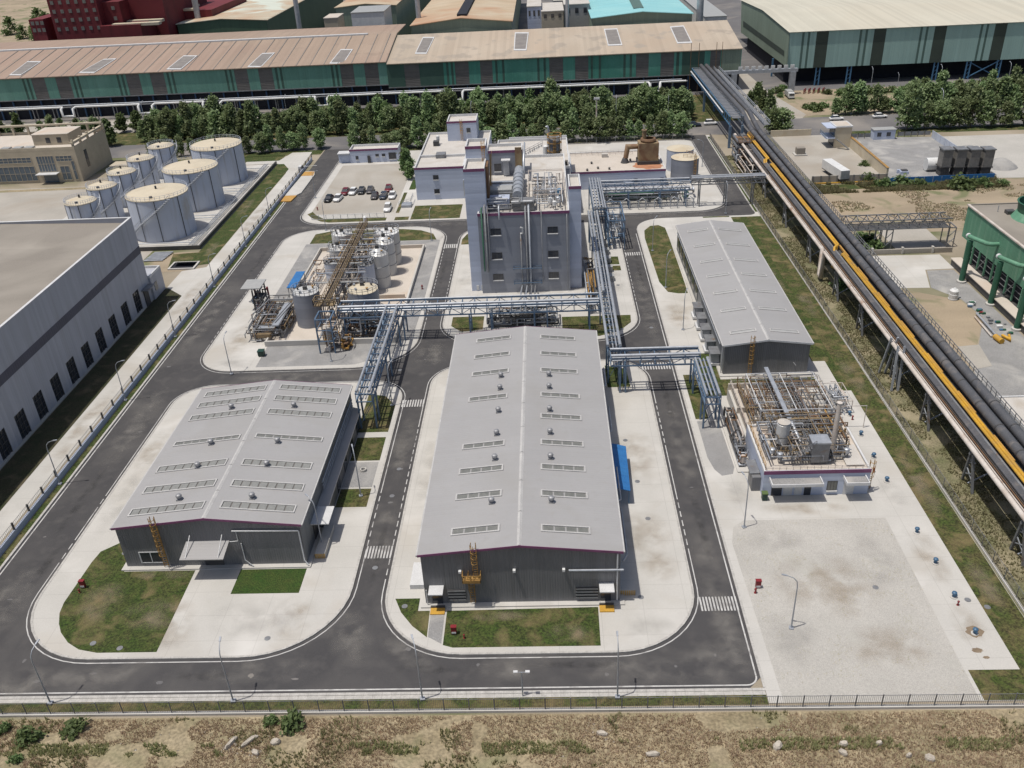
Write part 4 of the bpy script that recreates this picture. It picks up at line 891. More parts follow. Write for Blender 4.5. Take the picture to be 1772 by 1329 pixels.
MB().tube([(38,101.3,4.6),(36.5,99.6,4.6),(31,99.4,4.6),(30.6,101,4.6),(30.6,107,4.7)], .16, 8).build('pipe', MT['gsteel'], W)
st = MB()
for i in range(10): st.beam((32.2+i*.3,99.2,4.5+i*.25),(32.2+i*.3,100.1,4.5+i*.25), .22,.05)
st.rail([(32,99.1,4.4),(35,99.1,7)], .9, .9); st.build('stair', MT['gsteel'], W)
for x, y in ((29.8,101),(30.6,99.9),(32.6,101.6),(33.6,100.4),(39.2,101.8),(39.7,100.6)): vessel(W, x, y, 4.2, .38, .8, cl.choice(['silver','dsteel','galv']))
MB().box(39.3,98.8,4.05,41.7,103.6,4.12).build('roof', MT['roofW'], W)
ladder(W, 42.6, 98.6, .2, 4.0, True, 'ochre')
WP = thing('pipe_manifold', (26.6,108.5,.12), 'rusty pipe manifold along the west side of the treatment basins', 'pipes')
MB().box(25.9,103.0,.12,28.0,117.5,.3).build('base', MT['conc'], WP)
clutter(WP, 26.2,27.8, 104,117.5, .5,3.2, 40, ['rustwhite','gsteel','rust','galv','dsteel'], .06,.16)
for i in range(6):
    y = 104.5+i*2.0; vessel(WP, 26.8, y, .3, .42, 1.2, cl.choice(['dsteel','gsteel','rustwhite']))
WM = thing('valve_skid', (44.2,121,.12), 'skid of grey valves and pipes on the east corner of the basins', 'valves')
clutter(WM, 42.6,46.4, 117.5,124, .4,2.6, 24, ['galv','rustwhite','silver'], .05,.12); posts(WM, 42.8,46.2,118,123.6,.12,2.4,2,2,'rustwhite',.09)
MB().tube([(42.5,113.9,4.0),(46.8,113.9,4.0),(46.8,113.9,.2)], .06, 6).build('pipe', MT['rustwhite'], WM)

# ---- grey hall of the western neighbour
H = thing('factory_hall', (-110,120,0), 'huge light grey factory hall with a dark wall band at the left edge', 'building')
y0, y1, xe = 40, 170.3, -84.5
def wallstrip(z0, z1, m_, off=0): MB().box(xe-.3,y0,z0,xe+off,y1,z1).build('wall', MT[m_], H)
wallstrip(0.1,.55,'conc',.05); wallstrip(5.02,10.75,'hallwall'); wallstrip(10.75,12.3,'hallband',.03); wallstrip(12.3,18.4,'hallwall')
ys = [162.0-5.83*i for i in range(21)]
prev = y1
for y in ys:
    MB().box(xe-.3,y+2.9,.55,xe,prev,5.02).build('wall', MT['hallwall'], H); prev = y
    f = MB().box(xe-.25,y,.55,xe-.05,y+.1,5.0).box(xe-.25,y+2.8,.55,xe-.05,y+2.9,5.0)
    for i in range(1,3): f.box(xe-.2,y+.95*i,.55,xe-.1,y+.95*i+.07,5.0)
    for i in range(1,4): f.box(xe-.22,y+.1,.55+i*1.1,xe-.08,y+2.8,.62+i*1.1)
    f = f.build('window', MT['dsteel'], H); MB().box(xe-.3,y+.1,.55,xe-.24,y+2.8,5.0).build('pane', MT['glass'], f)
MB().box(xe-.3,y0,.55,xe,prev,5.02).build('wall', MT['hallwall'], H)
MB().box(-150,y1-.3,.1,xe-.3,y1,18.4).build('wall', MT['hallwall'], H)
MB().extr_y([(-150,17.0),(xe-.3,17.2),(xe-.3,17.35),(-112,18.1),(-150,17.2)], y0, y1-.3).build('roof', MT['hallroof'], H)
MB().box(-112.2,y0,17.9,-111.8,y1-.4,18.2).build('ridge_cap', MT['gsteel'], H)
MB().box(xe-.4,y0,18.4,xe+.06,y1+.05,18.5).build('coping', MT['trim'], H); MB().box(-150,y1-.4,18.4,xe-.4,y1+.05,18.5).build('coping', MT['trim'], H)
HA = thing('porch_annex', (-85.6,173.5,0), 'small two-window annex stuck to the end of the grey factory hall', 'annex')
MB().box(-90,170.35,.1,-84.1,176.3,5.0).build('wall', MT['hallwall'], HA); parapet(HA, -90,170.35,-84.1,176.3,5.0,.5,None,'trim')
MB().box(-84.09,171.5,1.6,-84.02,172.9,3.4).build('window', MT['glass'], HA); MB().box(-84.45,166.6,.1,-84.3,168.6,3.6).build('door', MT['dsteel'], HA)
MB().box(-84.4,165.9,3.9,-82.9,169.6,4.1).build('canopy', MT['gsteel'], HA)

# ---- beige office of the western neighbour
BO = thing('office_building', (-155,261.5,0), 'beige stone office block with tinted glass bands and a roof frame at the left edge', 'building')
block(BO, -215, 261.5, -141.4, 283, 0.02, 10.6, 'beige', roof='roofP', h=.9, trim=None, pw='beige')
def glz(x0, x1, z0, z1, n, y=261.5):
    f = MB()
    for i in range(n+1): xx = x0+(x1-x0)*i/n; f.box(xx-.06,y-.12,z0,xx+.06,y-.02,z1)
    f.box(x0,y-.13,z0-.08,x1,y-.02,z0+.02); f.box(x0,y-.13,z1-.02,x1,y-.02,z1+.08); f.box(x0,y-.11,(z0+z1)/2-.04,x1,y-.02,(z0+z1)/2+.04)
    f = f.build('window', MT['beige'], BO); MB().box(x0,y-.06,z0,x1,y-.01,z1).build('pane', MT['blueglass'], f)
glz(-170,-155.3,.8,5.2,9); glz(-170,-155.6,6.3,7.9,10); glz(-153.9,-148.6,3.4,8.1,6); glz(-147.4,-144.6,.7,4.9,2); glz(-147.9,-142.9,6.4,8.0,4); glz(-143.6,-142.6,.7,6.4,1)
MB().box(-154.4,259.0,3.0,-147.9,261.45,3.2).build('canopy', MT['trim'], BO); MB().box(-153.2,261.3,.1,-148.9,261.46,2.9).build('door', MT['blueglass'], BO)
MB().box(-141.42,266.5,3,-141.33,268.2,8.2).build('window', MT['glass'], BO)
for z in (12.4,):
    mb = MB(); 
    for x in [-215+4.9*i for i in range(16)]: mb.box(x-.3,282.2,9.7,x+.3,282.9,z); 
    for y in (262.4,267.4,272.4,277.6,282.5): mb.box(-142.3,y-.3,9.7,-141.7,y+.3,z)
    mb.box(-215,282.1,z,-141.5,283,z+.5).box(-142.4,261.6,z-1,-141.5,282.1,z-.5); mb.build('roof_frame', MT['beige'], BO)
MB().box(-157,268,9.7,-145.8,277,12.9).build('stair_hut', MT['beige'], BO); MB().box(-157.2,267.8,12.9,-145.6,277.2,13.1).build('roof', MT['roofP'], BO)
for x in (-153,-149.5): MB().box(x,267.93,10.4,x+1.4,267.99,12).build('window', MT['glass'], BO)
for x in (-162,-158.5,-165.8): MB().box(x,264.2,9.7,x+2.6,266.4,10.2).build('skylight', MT['roofC'], BO)

# ================================================================ BIG HALLS BEHIND THE ROAD
def hall_strips(t, y, zb, zt, x0, x1, strips, base):
    # cladding butted end to end: (x from, x to, material)
    x = x0
    for a, b, m_ in sorted(strips):
        if a > x: MB().box(x,y,zb,a,y+.3,zt).build('wall_panel', MT[base], t)
        MB().box(a,y+(.06 if m_ == 'louver' else 0),zb,b,y+.3,zt).build('louvre_panel' if m_ == 'louver' else 'wall_strip', MT[m_], t); x = b
    if x < x1: MB().box(x,y,zb,x1,y+.3,zt).build('wall_panel', MT[base], t)
YH = 350.0
def hx(px, y=YH): return ray(px, 110-(px-600)*.04, 'Y', y).x
zt1, zb1 = ray(600,110,'Y',YH).z, ray(600,149,'Y',YH).z
zt2, zb2 = ray(1000,96,'Y',YH).z, ray(1000,137,'Y',YH).z
def strip_px(lst, z=None):
    out = []
    for a, b, m_ in lst:
        out.append((ray(a, 131-(a*.039), 'Y', YH).x, ray(b, 131-(b*.039), 'Y', YH).x, m_))
    return out
xl, xm_, xr = -262, ray(668,106,'Y',YH).x, ray(1284,82,'Y',YH).x
GH1 = thing('factory_hall', (-150,YH,0), 'very long green-walled hall with a rusted brown roof at upper left', 'building')
s1 = []
for c in (51,215,403,577+10):
    s1 += [(c-16,c-12,'greend'),(c-8,c-4,'greend'),(c,c+23,'louver'),(c+42,c+66,'louver'),(c+71,c+75,'greend'),(c+79,c+83,'greend')]
s1 = [s for s in s1 if s[1] < 655]
hall_strips(GH1, YH, zb1, zt1, xl, xm_, strip_px(s1), 'greenw')
MB().box(xl,YH+1.2,0.02,xm_,YH+1.6,zb1).build('lower_wall', MT['dark'], GH1)
c0 = None
for i in range(38):
    x = xl+3+i*5.6
    if c0 is None: c0 = MB().box(x,YH+.1,0.02,x+.5,YH+.7,zb1).build('column', MT['darkblue'], GH1); xa = x
    elif x < xm_-1: inst(c0, 'column', GH1, (x-xa,0,0))
MB().box(xl,YH-.2,zb1-.35,xm_,YH+.35,zb1-.02).build('eave_beam', MT['gsteel'], GH1)
ridL = ray(300,75,'Y',384).z; ridR = ray(900,51,'Y',384).z
zfar = ray(300,60,'Y',412).z
def hroof(t, x0, x1, ze, y1=384, zr=None, y2=412, mt_='rusroof', ze2=None, tilt=0):
    MB().extr_x([(YH-.5,ze),(y1,zr),(y2,ze2 or ze),(y2,(ze2 or ze)-.3),(y1,zr-.3),(YH-.5,ze-.3)], x0, x1).build('roof', MT[mt_], t)
hroof(GH1, xl, xm_, zt1+.1, zr=ridL, ze2=zfar)
for px in range(-40,660,24):
    q = [ray(px,130-px*.037,'Y',YH-.4), ray(px+38,76-px*.04,'Y',383.5)]
    a, b = Vector((q[0].x,YH-.4,zt1+.14)), Vector((q[0].x,383.5,ridL+.04))
    MB().beam(a,b,.28,.1).build('roof_seam', MT['hopper'], GH1)
MB().box(xl,384-.9,ridL-.2,xm_-12,384.9,ridL+.45).build('ridge_vent', MT['trim'], GH1)
def louv(t, pts, zfun, up=.25):
    P = []
    for px, py in pts:
        # meet the roof slope
        lo, hi = YH, 384.0
        for _ in range(40):
            md = (lo+hi)/2; q = ray(px,py,'Y',md)
            if q.z > zfun(md): lo = md
            else: hi = md
        P.append(ray(px,py,'Y',lo))
    mb = MB().add([(p.x,p.y,p.z+up) for p in P]+[(p.x,p.y,p.z-.1) for p in P], [(0,1,2,3),(0,4,5,1),(1,5,6,2),(2,6,7,3),(3,7,4,0)])
    f = mb.build('roof_louvre', MT['trim'], t)
    c = sum(P, Vector())/4; Q = [c+(p-c)*.86 for p in P]
    MB().add([(p.x,p.y,p.z+up+.06) for p in Q], [(0,1,2,3)]).build('louvre_blades', MT['louver2'], f)
MT['greenb'] = mat('olive_green_sheet', (.085,.15,.095), (.075,.135,.085), .1, .6, ribs=('XY',.9,.4))
MT['patchroof'] = mat('patchwork_roof', (.55,.50,.38), (.50,.34,.22), .05, .7, dirt=(.55,.58,.50), dscale=.03, dlo=.5, dhi=.56, ribs=('Y',1.2,.2))
MT['tanroof'] = mat('tan_striped_roof', (.49,.415,.33), (.44,.37,.29), .04, .8, ribs=('X',1.2,.12), dirt=(.39,.31,.235), dscale=.03, dlo=.45, dhi=.7, streak=((.34,.29,.235), .12, .0, .56, .62))
MT['louver2'] = mat('grey_roof_louvre', (.26,.24,.22), (.22,.2,.19), .5, .7, ribs=('Y',1.0,.6))
zf1 = lambda y: zt1+.1+(ridL-zt1-.1)*(y-YH+.5)/34.5
zf2 = lambda y: zt2+.1+(ridR-zt2-.1)*(y-YH+.5)/34.5
for a in (((16,131),(36,131),(72,107),(48,107)),((136,127),(163,127),(202,102),(180,103)),((288,121),(313,121),(342,97),(318,97)),((428,117),(452,117),(476,92),(454,93)),((570,111),(594,111),(611,86),(590,86))): louv(GH1, a, zf1)
GH2 = thing('factory_hall', (0,YH,0), 'long green-walled hall with a tan striped roof, right half behind the trees', 'building')
s2 = [(668,698,'greend'),(698,724,'louver'),(724,766,'greend'),(771,775,'greend'),(779,783,'greend'),(786,810,'louver'),(830,851,'louver'),(856,860,'greend'),(868,872,'greend'),(929,933,'greend'),(940,944,'greend'),(950,974,'louver'),(995,1018,'louver'),(1022,1026,'greend'),(1036,1040,'greend'),(1079,1083,'greend'),(1090,1094,'greend'),(1101,1123,'louver'),(1144,1167,'louver'),(1171,1176,'greend'),(1181,1220,'greend'),(1230,1248,'louver'),(1250,1283,'endgreen')]
hall_strips(GH2, YH-.3, zb2, zt2, xm_+.02, xr, strip_px(s2), 'green')
MB().box(xm_+.02,YH+1.2,0.02,xr,YH+1.6,zb2).build('lower_wall', MT['dark'], GH2)
for i in range(22):
    x = xm_+2+i*5.6
    if i == 0: c0 = MB().box(x,YH-.1,0.02,x+.5,YH+.6,zb2).build('column', MT['darkblue'], GH2); xa = x
    elif x < xr-1: inst(c0, 'column', GH2, (x-xa,0,0))
MB().box(xm_,YH-.5,zb2-.35,xr,YH,zb2-.02).build('eave_beam', MT['gsteel'], GH2)
MB().extr_x([(YH-.8,zt2+.1),(384,ridR),(418,zt2+.1),(418,zt2-.2),(384,ridR-.3),(YH-.8,zt2-.2)], xm_+.1, xr+.3).build('roof', MT['tanroof'], GH2)

for a in (((718,94),(738,94),(752,65),(732,65)),((889,88),(911,88),(915,57),(891,57)),((1052,80),(1077,79),(1068,50),(1045,51)),((1172,76),(1198,75),(1183,45),(1159,47))): louv(GH2, a, zf2)
MB().add([(xr-.05,YH,zb2),(xr-.05,418,zb2),(xr-.05,418,zt2),(xr-.05,384,ridR-.2),(xr-.05,YH,zt2)], [(0,1,2,3,4)]).build('wall', MT['endgreen'], GH2)
for px in (1003,1017,1033,1070,1085,1196,1210,1240,1250):
    if px < 1190: continue
    a = ray(px,88,'Y',347.5); MB().beam((a.x,347.5,0),(a.x,347.5,zt2+3), .16).build('lightning_rod', MT['rust'], GH2)
# strip light columns on the wide wall
GH3 = thing('factory_hall', (130,352,0), 'giant pale green hall on blue columns with a cream roof', 'building')
YR = 352.0
x3 = ray(1367,56,'Y',YR).x; zt3 = ray(1367,56,'Y',YR).z; zb3 = ray(1367,119,'Y',YR).z; zt3b = ray(1772,36,'Y',YR).z
s3 = []
for c in (1389,1489,1594,1699): s3 += [(c,c+4,'greend2'),(c+10,c+14,'greend2'),(c+25,c+46,'greendd')]
MT['greend2'] = mat('mid_green_strip', (.09,.15,.13), (.10,.165,.145), .2, .6); MT['greendd'] = mat('black_green_strip', (.055,.075,.06), (.045,.06,.05), .2, .6)
st = [(ray(a,56-(a-1367)*.049,'Y',YR).x, ray(b,56-(b-1367)*.049,'Y',YR).x, m_) for a, b, m_ in s3]
st += [(s[0]+105,s[1]+105,s[2]) for s in st]
hall_strips(GH3, YR, zb3, zt3, x3, 300, [s for s in st if s[1] < 300], 'green2')
yr3 = YR+44; zr3 = ray(1321,18,'X',x3).z
P = [ray(1367,56,'X',x3), ray(1321,18,'X',x3), ray(1283,0,'X',x3), ray(1282,57,'X',x3), ray(1362,117,'X',x3)]
MB().add([tuple(P[0]),tuple(P[4]),(x3,P[3].y,zb3+.3),tuple(P[2]),tuple(P[1])], [(0,1,2,3,4)]).build('wall', MT['endgreen'], GH3)
a, b = ray(1286,36,'X',x3-.05), ray(1357,88,'X',x3-.05); c, d = ray(1357,98,'X',x3-.05), ray(1286,46,'X',x3-.05)
MB().add([tuple(a),tuple(b),tuple(c),tuple(d)], [(0,1,2,3)]).build('window_band', MT['greendd'], GH3)
MB().add([(x3-.4,YR-.5,zt3+.1),(300,YR-.5,zt3+.1),(300,P[1].y,P[1].z+.15),(x3-.4,P[1].y,P[1].z+.15),(300,P[2].y+20,P[2].z-.6),(x3-.4,P[2].y+20,P[2].z-.6)], [(0,1,2,3),(3,2,4,5)]).build('roof', MT['creamroof'], GH3)
MB().box(x3-.3,YR-.3,zt3-.1,300,YR,zt3+.1).build('gutter', MT['trim'], GH3)
MB().box(x3+1.5,YR+9,0.02,300,YR+9.3,zb3+.3).build('lower_wall', MT['dark'], GH3); MB().box(x3+1.5,YR+9.3,.02,x3+1.8,430,zb3+.3).build('lower_wall', MT['dark'], GH3)
k = 0
for px in (1416,1470,1619,1675,1727,1790,1850):
    xx = ray(px,120,'Y',YR).x
    for dx in (-.9,.5): MB().box(xx+dx,YR+.1,0.02,xx+dx+.4,YR+.6,zb3).build('column', MT['blue'], GH3)
    for z in (1.5,3,4.5): MB().beam((xx-.9,YR+.35,z),(xx+.9,YR+.35,z+1.2), .15).build('brace', MT['blue'], GH3)
xa, xb = ray(1675,120,'Y',YR).x, ray(1727,120,'Y',YR).x
MB().beam((xa,YR+.3,.5),(xb,YR+.3,zb3-.3), .3).build('brace', MT['blue'], GH3); MB().beam((xb,YR+.8,.5),(xa,YR+.8,zb3-.3), .3).build('brace', MT['blue'], GH3)
MB().box(x3-.6,YR+20,0.02,x3,YR+20.6,zb3+.3).build('column', MT['blue'], GH3)
# portal sign frame over the works road
PF = thing('portal_frame', (78,335,0), 'white steel gateway spanning the works road between the two green halls', 'gateway')
g0, g1 = ray(1270,127,'Y',340), ray(1372,124,'Y',340); zz = (g0.z+g1.z)/2
for g in (g0, g1): MB().box(g.x-1.0,339,0.02,g.x+1.0,341,zz).build('leg', MT['galv'], PF)
MB().box(ray(1250,127,'Y',340).x,339.2,zz,ray(1380,122,'Y',340).x,340.8,zz+1.1).build('beam', MT['galv'], PF)
xs_ = ray(1258,127,'Y',340).x; b0 = None
for i in range(9):
    if i == 0: b0 = MB().box(xs_+4,339.4,zz+1.15,xs_+5.4,339.8,zz+2.4).box(xs_+4.3,339.35,zz+1.4,xs_+5.1,339.4,zz+2.1).build('sign_letter_box', MT['trim'], PF)
    else: inst(b0, 'sign_letter_box', PF, (i*2.35,0,0))
# halls of the second row
def backhall(name, label, x0, x1, y0, y1, ze, zr, wall, roof, cat='building', vent=None, eo=.6):
    t = thing(name, ((x0+x1)/2,y0,0), label, cat); xm = (x0+x1)/2
    MB().extr_y([(x0,0.05),(x1,.05),(x1,ze),(xm,zr),(x0,ze)], y0, y0+.3).build('wall', MT[wall], t)
    for x in (x0, x1-.3): MB().box(x,y0+.3,.05,x+.3,y1,ze).build('wall', MT[wall], t)
    MB().extr_y([(xm,zr+.15),(x0-eo,ze-.05),(x0-eo,ze-.35),(xm,zr-.15)], y0-.4, y1).build('roof', MT[roof], t)
    MB().extr_y([(xm,zr+.15),(x1+eo,ze-.05),(x1+eo,ze-.35),(xm,zr-.15)], y0-.4, y1).build('roof', MT[roof], t)
    if vent: MB().box(xm-vent,y0+6,zr-1,xm+vent,y1,zr+.9).build('ridge_vent', MT['dark'], t)
    return t
YB = 422.0
def zx(px, py): q = ray(px,py,'Y',YB); return q.x, q.z
(xa,za),(xb,zb),(xc,zc) = zx(711,41), zx(885,36), zx(798,31)
backhall('factory_hall', 'tan-roofed hall with a black ridge slot behind the green halls', xa, xb, YB, 640, min(za,zb), zc, 'endgreen', 'peachroof', vent=2.2)
(xa,za),(xb,zb),(xc,zc) = zx(1025,28), zx(1198,23), zx(1110,20)
q = backhall('factory_hall', 'turquoise-roofed hall behind the green halls', xa, xb, YB, 640, min(za,zb), zc, 'endgreen', 'cyanroof')
a = [ray(1088,0,'Z',zc-.2), ray(1096,16,'Z',zc-.2), ray(1114,15,'Z',zc-.2), ray(1106,0,'Z',zc-.2)]
MB().add([(p.x,p.y,zc+.25) for p in a], [(0,1,2,3)]).build('roof_patch', MT['greend2'], q)
YB = 455.0
(xa,za),(xb,zb),(xc,zc) = zx(306,41), zx(461,34), zx(393,32)
backhall('factory_hall', 'green hall with a patchwork tan and white roof in the second row', xa, xb, YB, 640, min(za,zb), zc, 'greenb', 'patchroof')
(xa,za),(xb,zb) = zx(580,10), zx(684,8)
backhall('factory_hall', 'low peach-roofed hall behind the small white block', xa, xb, YB, 640, min(za,zb), min(za,zb)+1.0, 'endgreen', 'peachroof')
# small white block, far blocks, stacks, red plant
def simple_block(name, label, px0, px1, pyt, pyb, Y, depth, wall, roof, cat='building', floors=0, bays=0, zmin=0.02):
    a, b = ray(px0,pyt,'Y',Y), ray(px1,pyt,'Y',Y); zt = (a.z+b.z)/2
    t = thing(name, ((a.x+b.x)/2,Y,0), label, cat)
    MB().box(a.x,Y,zmin,b.x,Y+depth,zt).build('wall', MT[wall], t); MB().box(a.x-.2,Y-.2,zt,b.x+.2,Y+depth+.2,zt+.35).build('roof', MT[roof], t)
    zb = ray((px0+px1)/2,pyb,'Y',Y).z
    w0 = None
    for j in range(floors):
        for i in range(bays):
            x = a.x+(b.x-a.x)*(i+.3)/bays; z = zb+(zt-zb)*(j+.35)/floors; w = (b.x-a.x)/bays*.4; h = (zt-zb)/floors*.4
            if w0 is None: w0 = MB().box(x,Y-.12,z,x+w,Y-.02,z+h).build('window', MT['glass'], t); o0 = (x, z)
            else: inst(w0, 'window', t, (x-o0[0],0,z-o0[1]))
    return t
simple_block('utility_block', 'small white block with a grey roof standing behind the green hall', 607, 664, 22, 40, 424, 22, 'white', 'roofC')
simple_block('utility_block', 'pale stone hut left of the small white block', 560, 584, 32, 40, 428, 14, 'beige', 'roofP')
for i, (px0, px1, pyt, pyb, Y, d, w_) in enumerate(((912,936,12,36,440,60,'wing'),(937,975,20,36,436,30,'beige'),(958,975,2,20,470,60,'roofC'),(976,1020,8,30,450,40,'roofC'))):
    simple_block('utility_block', ['pale blue block in the gap between tan and turquoise roofs','beige low block in the gap right of the pale blue one','grey block farthest back in the gap between the roofs','grey shed beside the turquoise-roofed hall'][i], px0, px1, pyt, pyb, Y, d, w_, 'roofW', floors=1, bays=3)
off = thing('office_row', (72,440,0), 'white three-storey office row running back beside the cream-roofed hall', 'building')
MB().box(63,450,.02,70,560,9).build('wall', MT['white'], off); MB().box(62.8,449.8,9,70.2,560,9.3).build('roof', MT['roofC'], off)
MB().box(75,440,.02,85,560,14).build('wall', MT['white'], off); MB().box(74.8,439.8,14,85.2,560,14.3).build('roof', MT['roofC'], off)
w0 = None
for j in range(3):
    for i in range(16):
        x, y, z = 62.9, 452+i*6.6, 1.2+j*2.7
        if w0 is None: w0 = MB().box(70.0,y,z,70.1,y+3.4,z+1.5).build('window', MT['glass'], off)
        else: inst(w0, 'window', off, (0,i*6.6,j*2.7))
w0 = None
for j in range(4):
    for i in range(3):
        if w0 is None: w0 = MB().box(75.8,439.7,1.5,78.2,439.98,3.0).build('window', MT['glass'], off)
        else: inst(w0, 'window', off, (i*3.1,0,j*3.1))
def stack(px, pyb, pyt, Y, r, label, mt_='silver'):
    a = ray(px,pyb,'Y',Y); zt = ray(px,pyt,'Y',Y).z
    s = thing('chimney_stack', (a.x,Y,0), label, 'chimney')
    MB().lathe((a.x,Y,0.02), [(r*1.15,0),(r,zt-.4),(r*1.1,zt-.4),(r*1.1,zt),(.02,zt)], 16).build('shaft', MT[mt_], s); MB().lathe((a.x,Y,0.02), [(r*1.7,0),(r*1.7,2),(r*1.16,2.2)], 16).build('base', MT['conc'], s)
stack(518, 46, -25, 440, 1.1, 'slim silver chimney behind the rust-red hall roof'); stack(724, 25, -10, 445, 1.1, 'short silver chimney left of the tan roof with the black slot')
stack(982, 38, -6, 432, .8, 'thin silver chimney left of the turquoise roof'); stack(1211, 24, -30, 436, 1.5, 'tall silver chimney right of the turquoise roof')
stack(341, 22, -20, 470, 1.4, 'pale chimney between the maroon works and the green shed')
RW = thing('maroon_works', (-210,430,0), 'dark red stepped processing works in the upper left corner', 'building')
def rb(px0, px1, pyt, Y, d, roof='redwall', wins=(0,0), pyb=60):
    a, b = ray(px0,pyt,'Y',Y), ray(px1,pyt,'Y',Y); zt = (a.z+b.z)/2
    MB().box(a.x,Y,.02,b.x,Y+d,zt).build('wall', MT['redwall'], RW); MB().box(a.x,Y,zt+.01,b.x,Y+d,zt+.3).build('roof', MT[roof], RW)
    w0 = None
    zb = max(1.5, ray(px0,pyb,'Y',Y).z)
    for j in range(wins[1]):
        for i in range(wins[0]):
            x = a.x+(b.x-a.x)*(i+.35)/wins[0]; z = zb+(zt-zb)*(j+.3)/wins[1]
            if w0 is None: w0 = MB().box(x,Y-.15,z,x+1.5,Y-.02,z+1.6).build('window', MT['sky_l'], RW); o0 = (x,z)
            else: inst(w0, 'window', RW, (x-o0[0],0,z-o0[1]))
rb(49, 74, 35, 430, 40, wins=(3,2)); rb(74.5, 160, -20, 431, 50, wins=(6,5)); rb(160.5, 205, 5, 436, 40, wins=(2,3)); rb(172, 243, 45, 429, 30, 'redwall', (0,0)); rb(206, 275, -25, 446, 60)
rb(276, 366, 20, 470, 60, 'redwall')
for i in range(3):
    a = ray(193+i*7,42-i*5,'Z',ray(243,45,'Y',429).z+1.2); MB().box(a.x,a.y,a.z-1.2,a.x+22,a.y+3.5,a.z).build('roof_monitor', MT['tanktop'], RW)
for i in range(3):
    a = ray(286+i*2,17-i*6,'Z',ray(300,20,'Y',470).z+1.0); MB().box(a.x,a.y,a.z-1.0,a.x+16,a.y+4,a.z).build('roof_monitor', MT['tanktop'], RW)

# pipeline on trestles in front of the green halls, with its expansion loops
PL = thing('pipeline', (-60,343,0), 'white pipeline with square expansion loops running in front of the green halls', 'pipeline')
ZP = ray(600,165,'Y',343).z
def plx(px, py=165): return ray(px, py, 'Y', 343).x
def run(a, b): MB().tube([(plx(a),343,ZP),(plx(b),343,ZP)], .38, 8).build('pipe', MT['white'], PL)
loops = [(102,125),(237,264),(350,383),(545,569),(783,803),(1122,1142)]
prev = -20
for a, b in loops:
    run(prev, a); xa, xb = plx(a), plx(b)
    MB().tube([(xa,343,ZP),(xa+.3,341,ZP-.4),(xa+.3,341,ZP-3.0),(xb-.3,341,ZP-3.0),(xb-.3,341,ZP-.4),(xb,343,ZP)], .38, 8).build('expansion_loop', MT['white'], PL); prev = b
run(prev, 1186)
MB().box(plx(-20),344.2,ZP-.5,plx(1190),345.6,ZP-.3).build('walkway', MT['gsteel'], PL)
t0 = None
for i in range(34):
    x = -205+i*7.9
    if x > 55: break
    if t0 is None: t0 = MB().box(x-.15,342.6,0.02,x+.15,342.9,ZP-.4).box(x-.15,345.2,.02,x+.15,345.5,ZP-.4).box(x-.2,342.4,ZP-.6,x+.2,345.7,ZP-.4).build('trestle', MT['gsteel'], PL); x00 = x
    else: inst(t0, 'trestle', PL, (x-x00,0,0))
pipes2 = MB().tube([(plx(-20),345.0,ZP+.3),(plx(1180),345.0,ZP+.3)], .2, 6); pipes2.build('pipe', MT['galv'], PL)

# ================================================================ TANK FARM
def bigtank(x, y, r, h, label, group, stair_a):
    t = thing('storage_tank', (x,y,.1), label, 'tank', group)
    nb = 16
    MB().lathe((x,y,.1), [(r,0),(r,h)], 48).build('shell', MT['tank'], t)
    MB().lathe((x,y,.1), [(r+.12,h-.12),(r+.12,h+.05),(r*.6,h+.55),(.02,h+.9)], 48).build('roof', MT['tanktop'], t)
    m_ = MB()
    for i in range(40):
        a = 2*PI*i/40; m_.beam((x+r*math.cos(a),y+r*math.sin(a),h+.15),(x+r*math.cos(a),y+r*math.sin(a),h+1.1), .06)
        b_ = 2*PI*(i+1)/40
        for q in (.65,1.1): m_.beam((x+r*math.cos(a),y+r*math.sin(a),h+q),(x+r*math.cos(b_),y+r*math.sin(b_),h+q), .05)
    m_.build('handrail', MT['tank'], t)
    s = MB(); n = 30; a0 = math.radians(stair_a)
    for i in range(n):
        a = a0+ i*(h*1.35/r)/n; z = .3+ i*h/n; c = ((r+.5)*math.cos(a), (r+.5)*math.sin(a))
        s.box(x+c[0]-.4,y+c[1]-.4,z,x+c[0]+.4,y+c[1]+.4,z+.06)
        if i: 
            e_ = ((r+.9)*math.cos(a), (r+.9)*math.sin(a)); s.beam((x+pe[0],y+pe[1],pz+1),(x+e_[0],y+e_[1],z+1), .07); s.beam((x+e_[0],y+e_[1],z),(x+e_[0],y+e_[1],z+1), .05)
        pe = ((r+.9)*math.cos(a), (r+.9)*math.sin(a)); pz = z
    s.build('spiral_stair', MT['galv'], t)
    for a in (200, 250, 285, 330): 
        a = math.radians(a); MB().tube([(x+(r+.12)*math.cos(a),y+(r+.12)*math.sin(a),.3),(x+(r+.12)*math.cos(a),y+(r+.12)*math.sin(a),h)], .09, 6).build('pipe', MT['dsteel' if a > 4.5 else 'gsteel'], t)
    MB().lathe((x,y,h+.9), [(.25,0),(.25,.8),(.02,.9)], 8).build('vent', MT['dsteel'], t)
    MB().lathe((x+r*.1,y-r*.75,h+.45), [(.4,0),(.4,.35),(.02,.4)], 10).build('manway', MT['dsteel'], t)
    return t
for (x, y, r, h), l in zip(((-97.3,212.5,7.45,10.5),(-96.6,234.8,7.25,10.5),(-96.8,257.6,7.3,10.5)), ('nearest of the three large white storage tanks in the left tank farm','middle one of the three large white storage tanks','farthest of the three large white storage tanks, by the road trees')):
    bigtank(x, y, r, h, l, 'large tanks of the tank farm', 205)
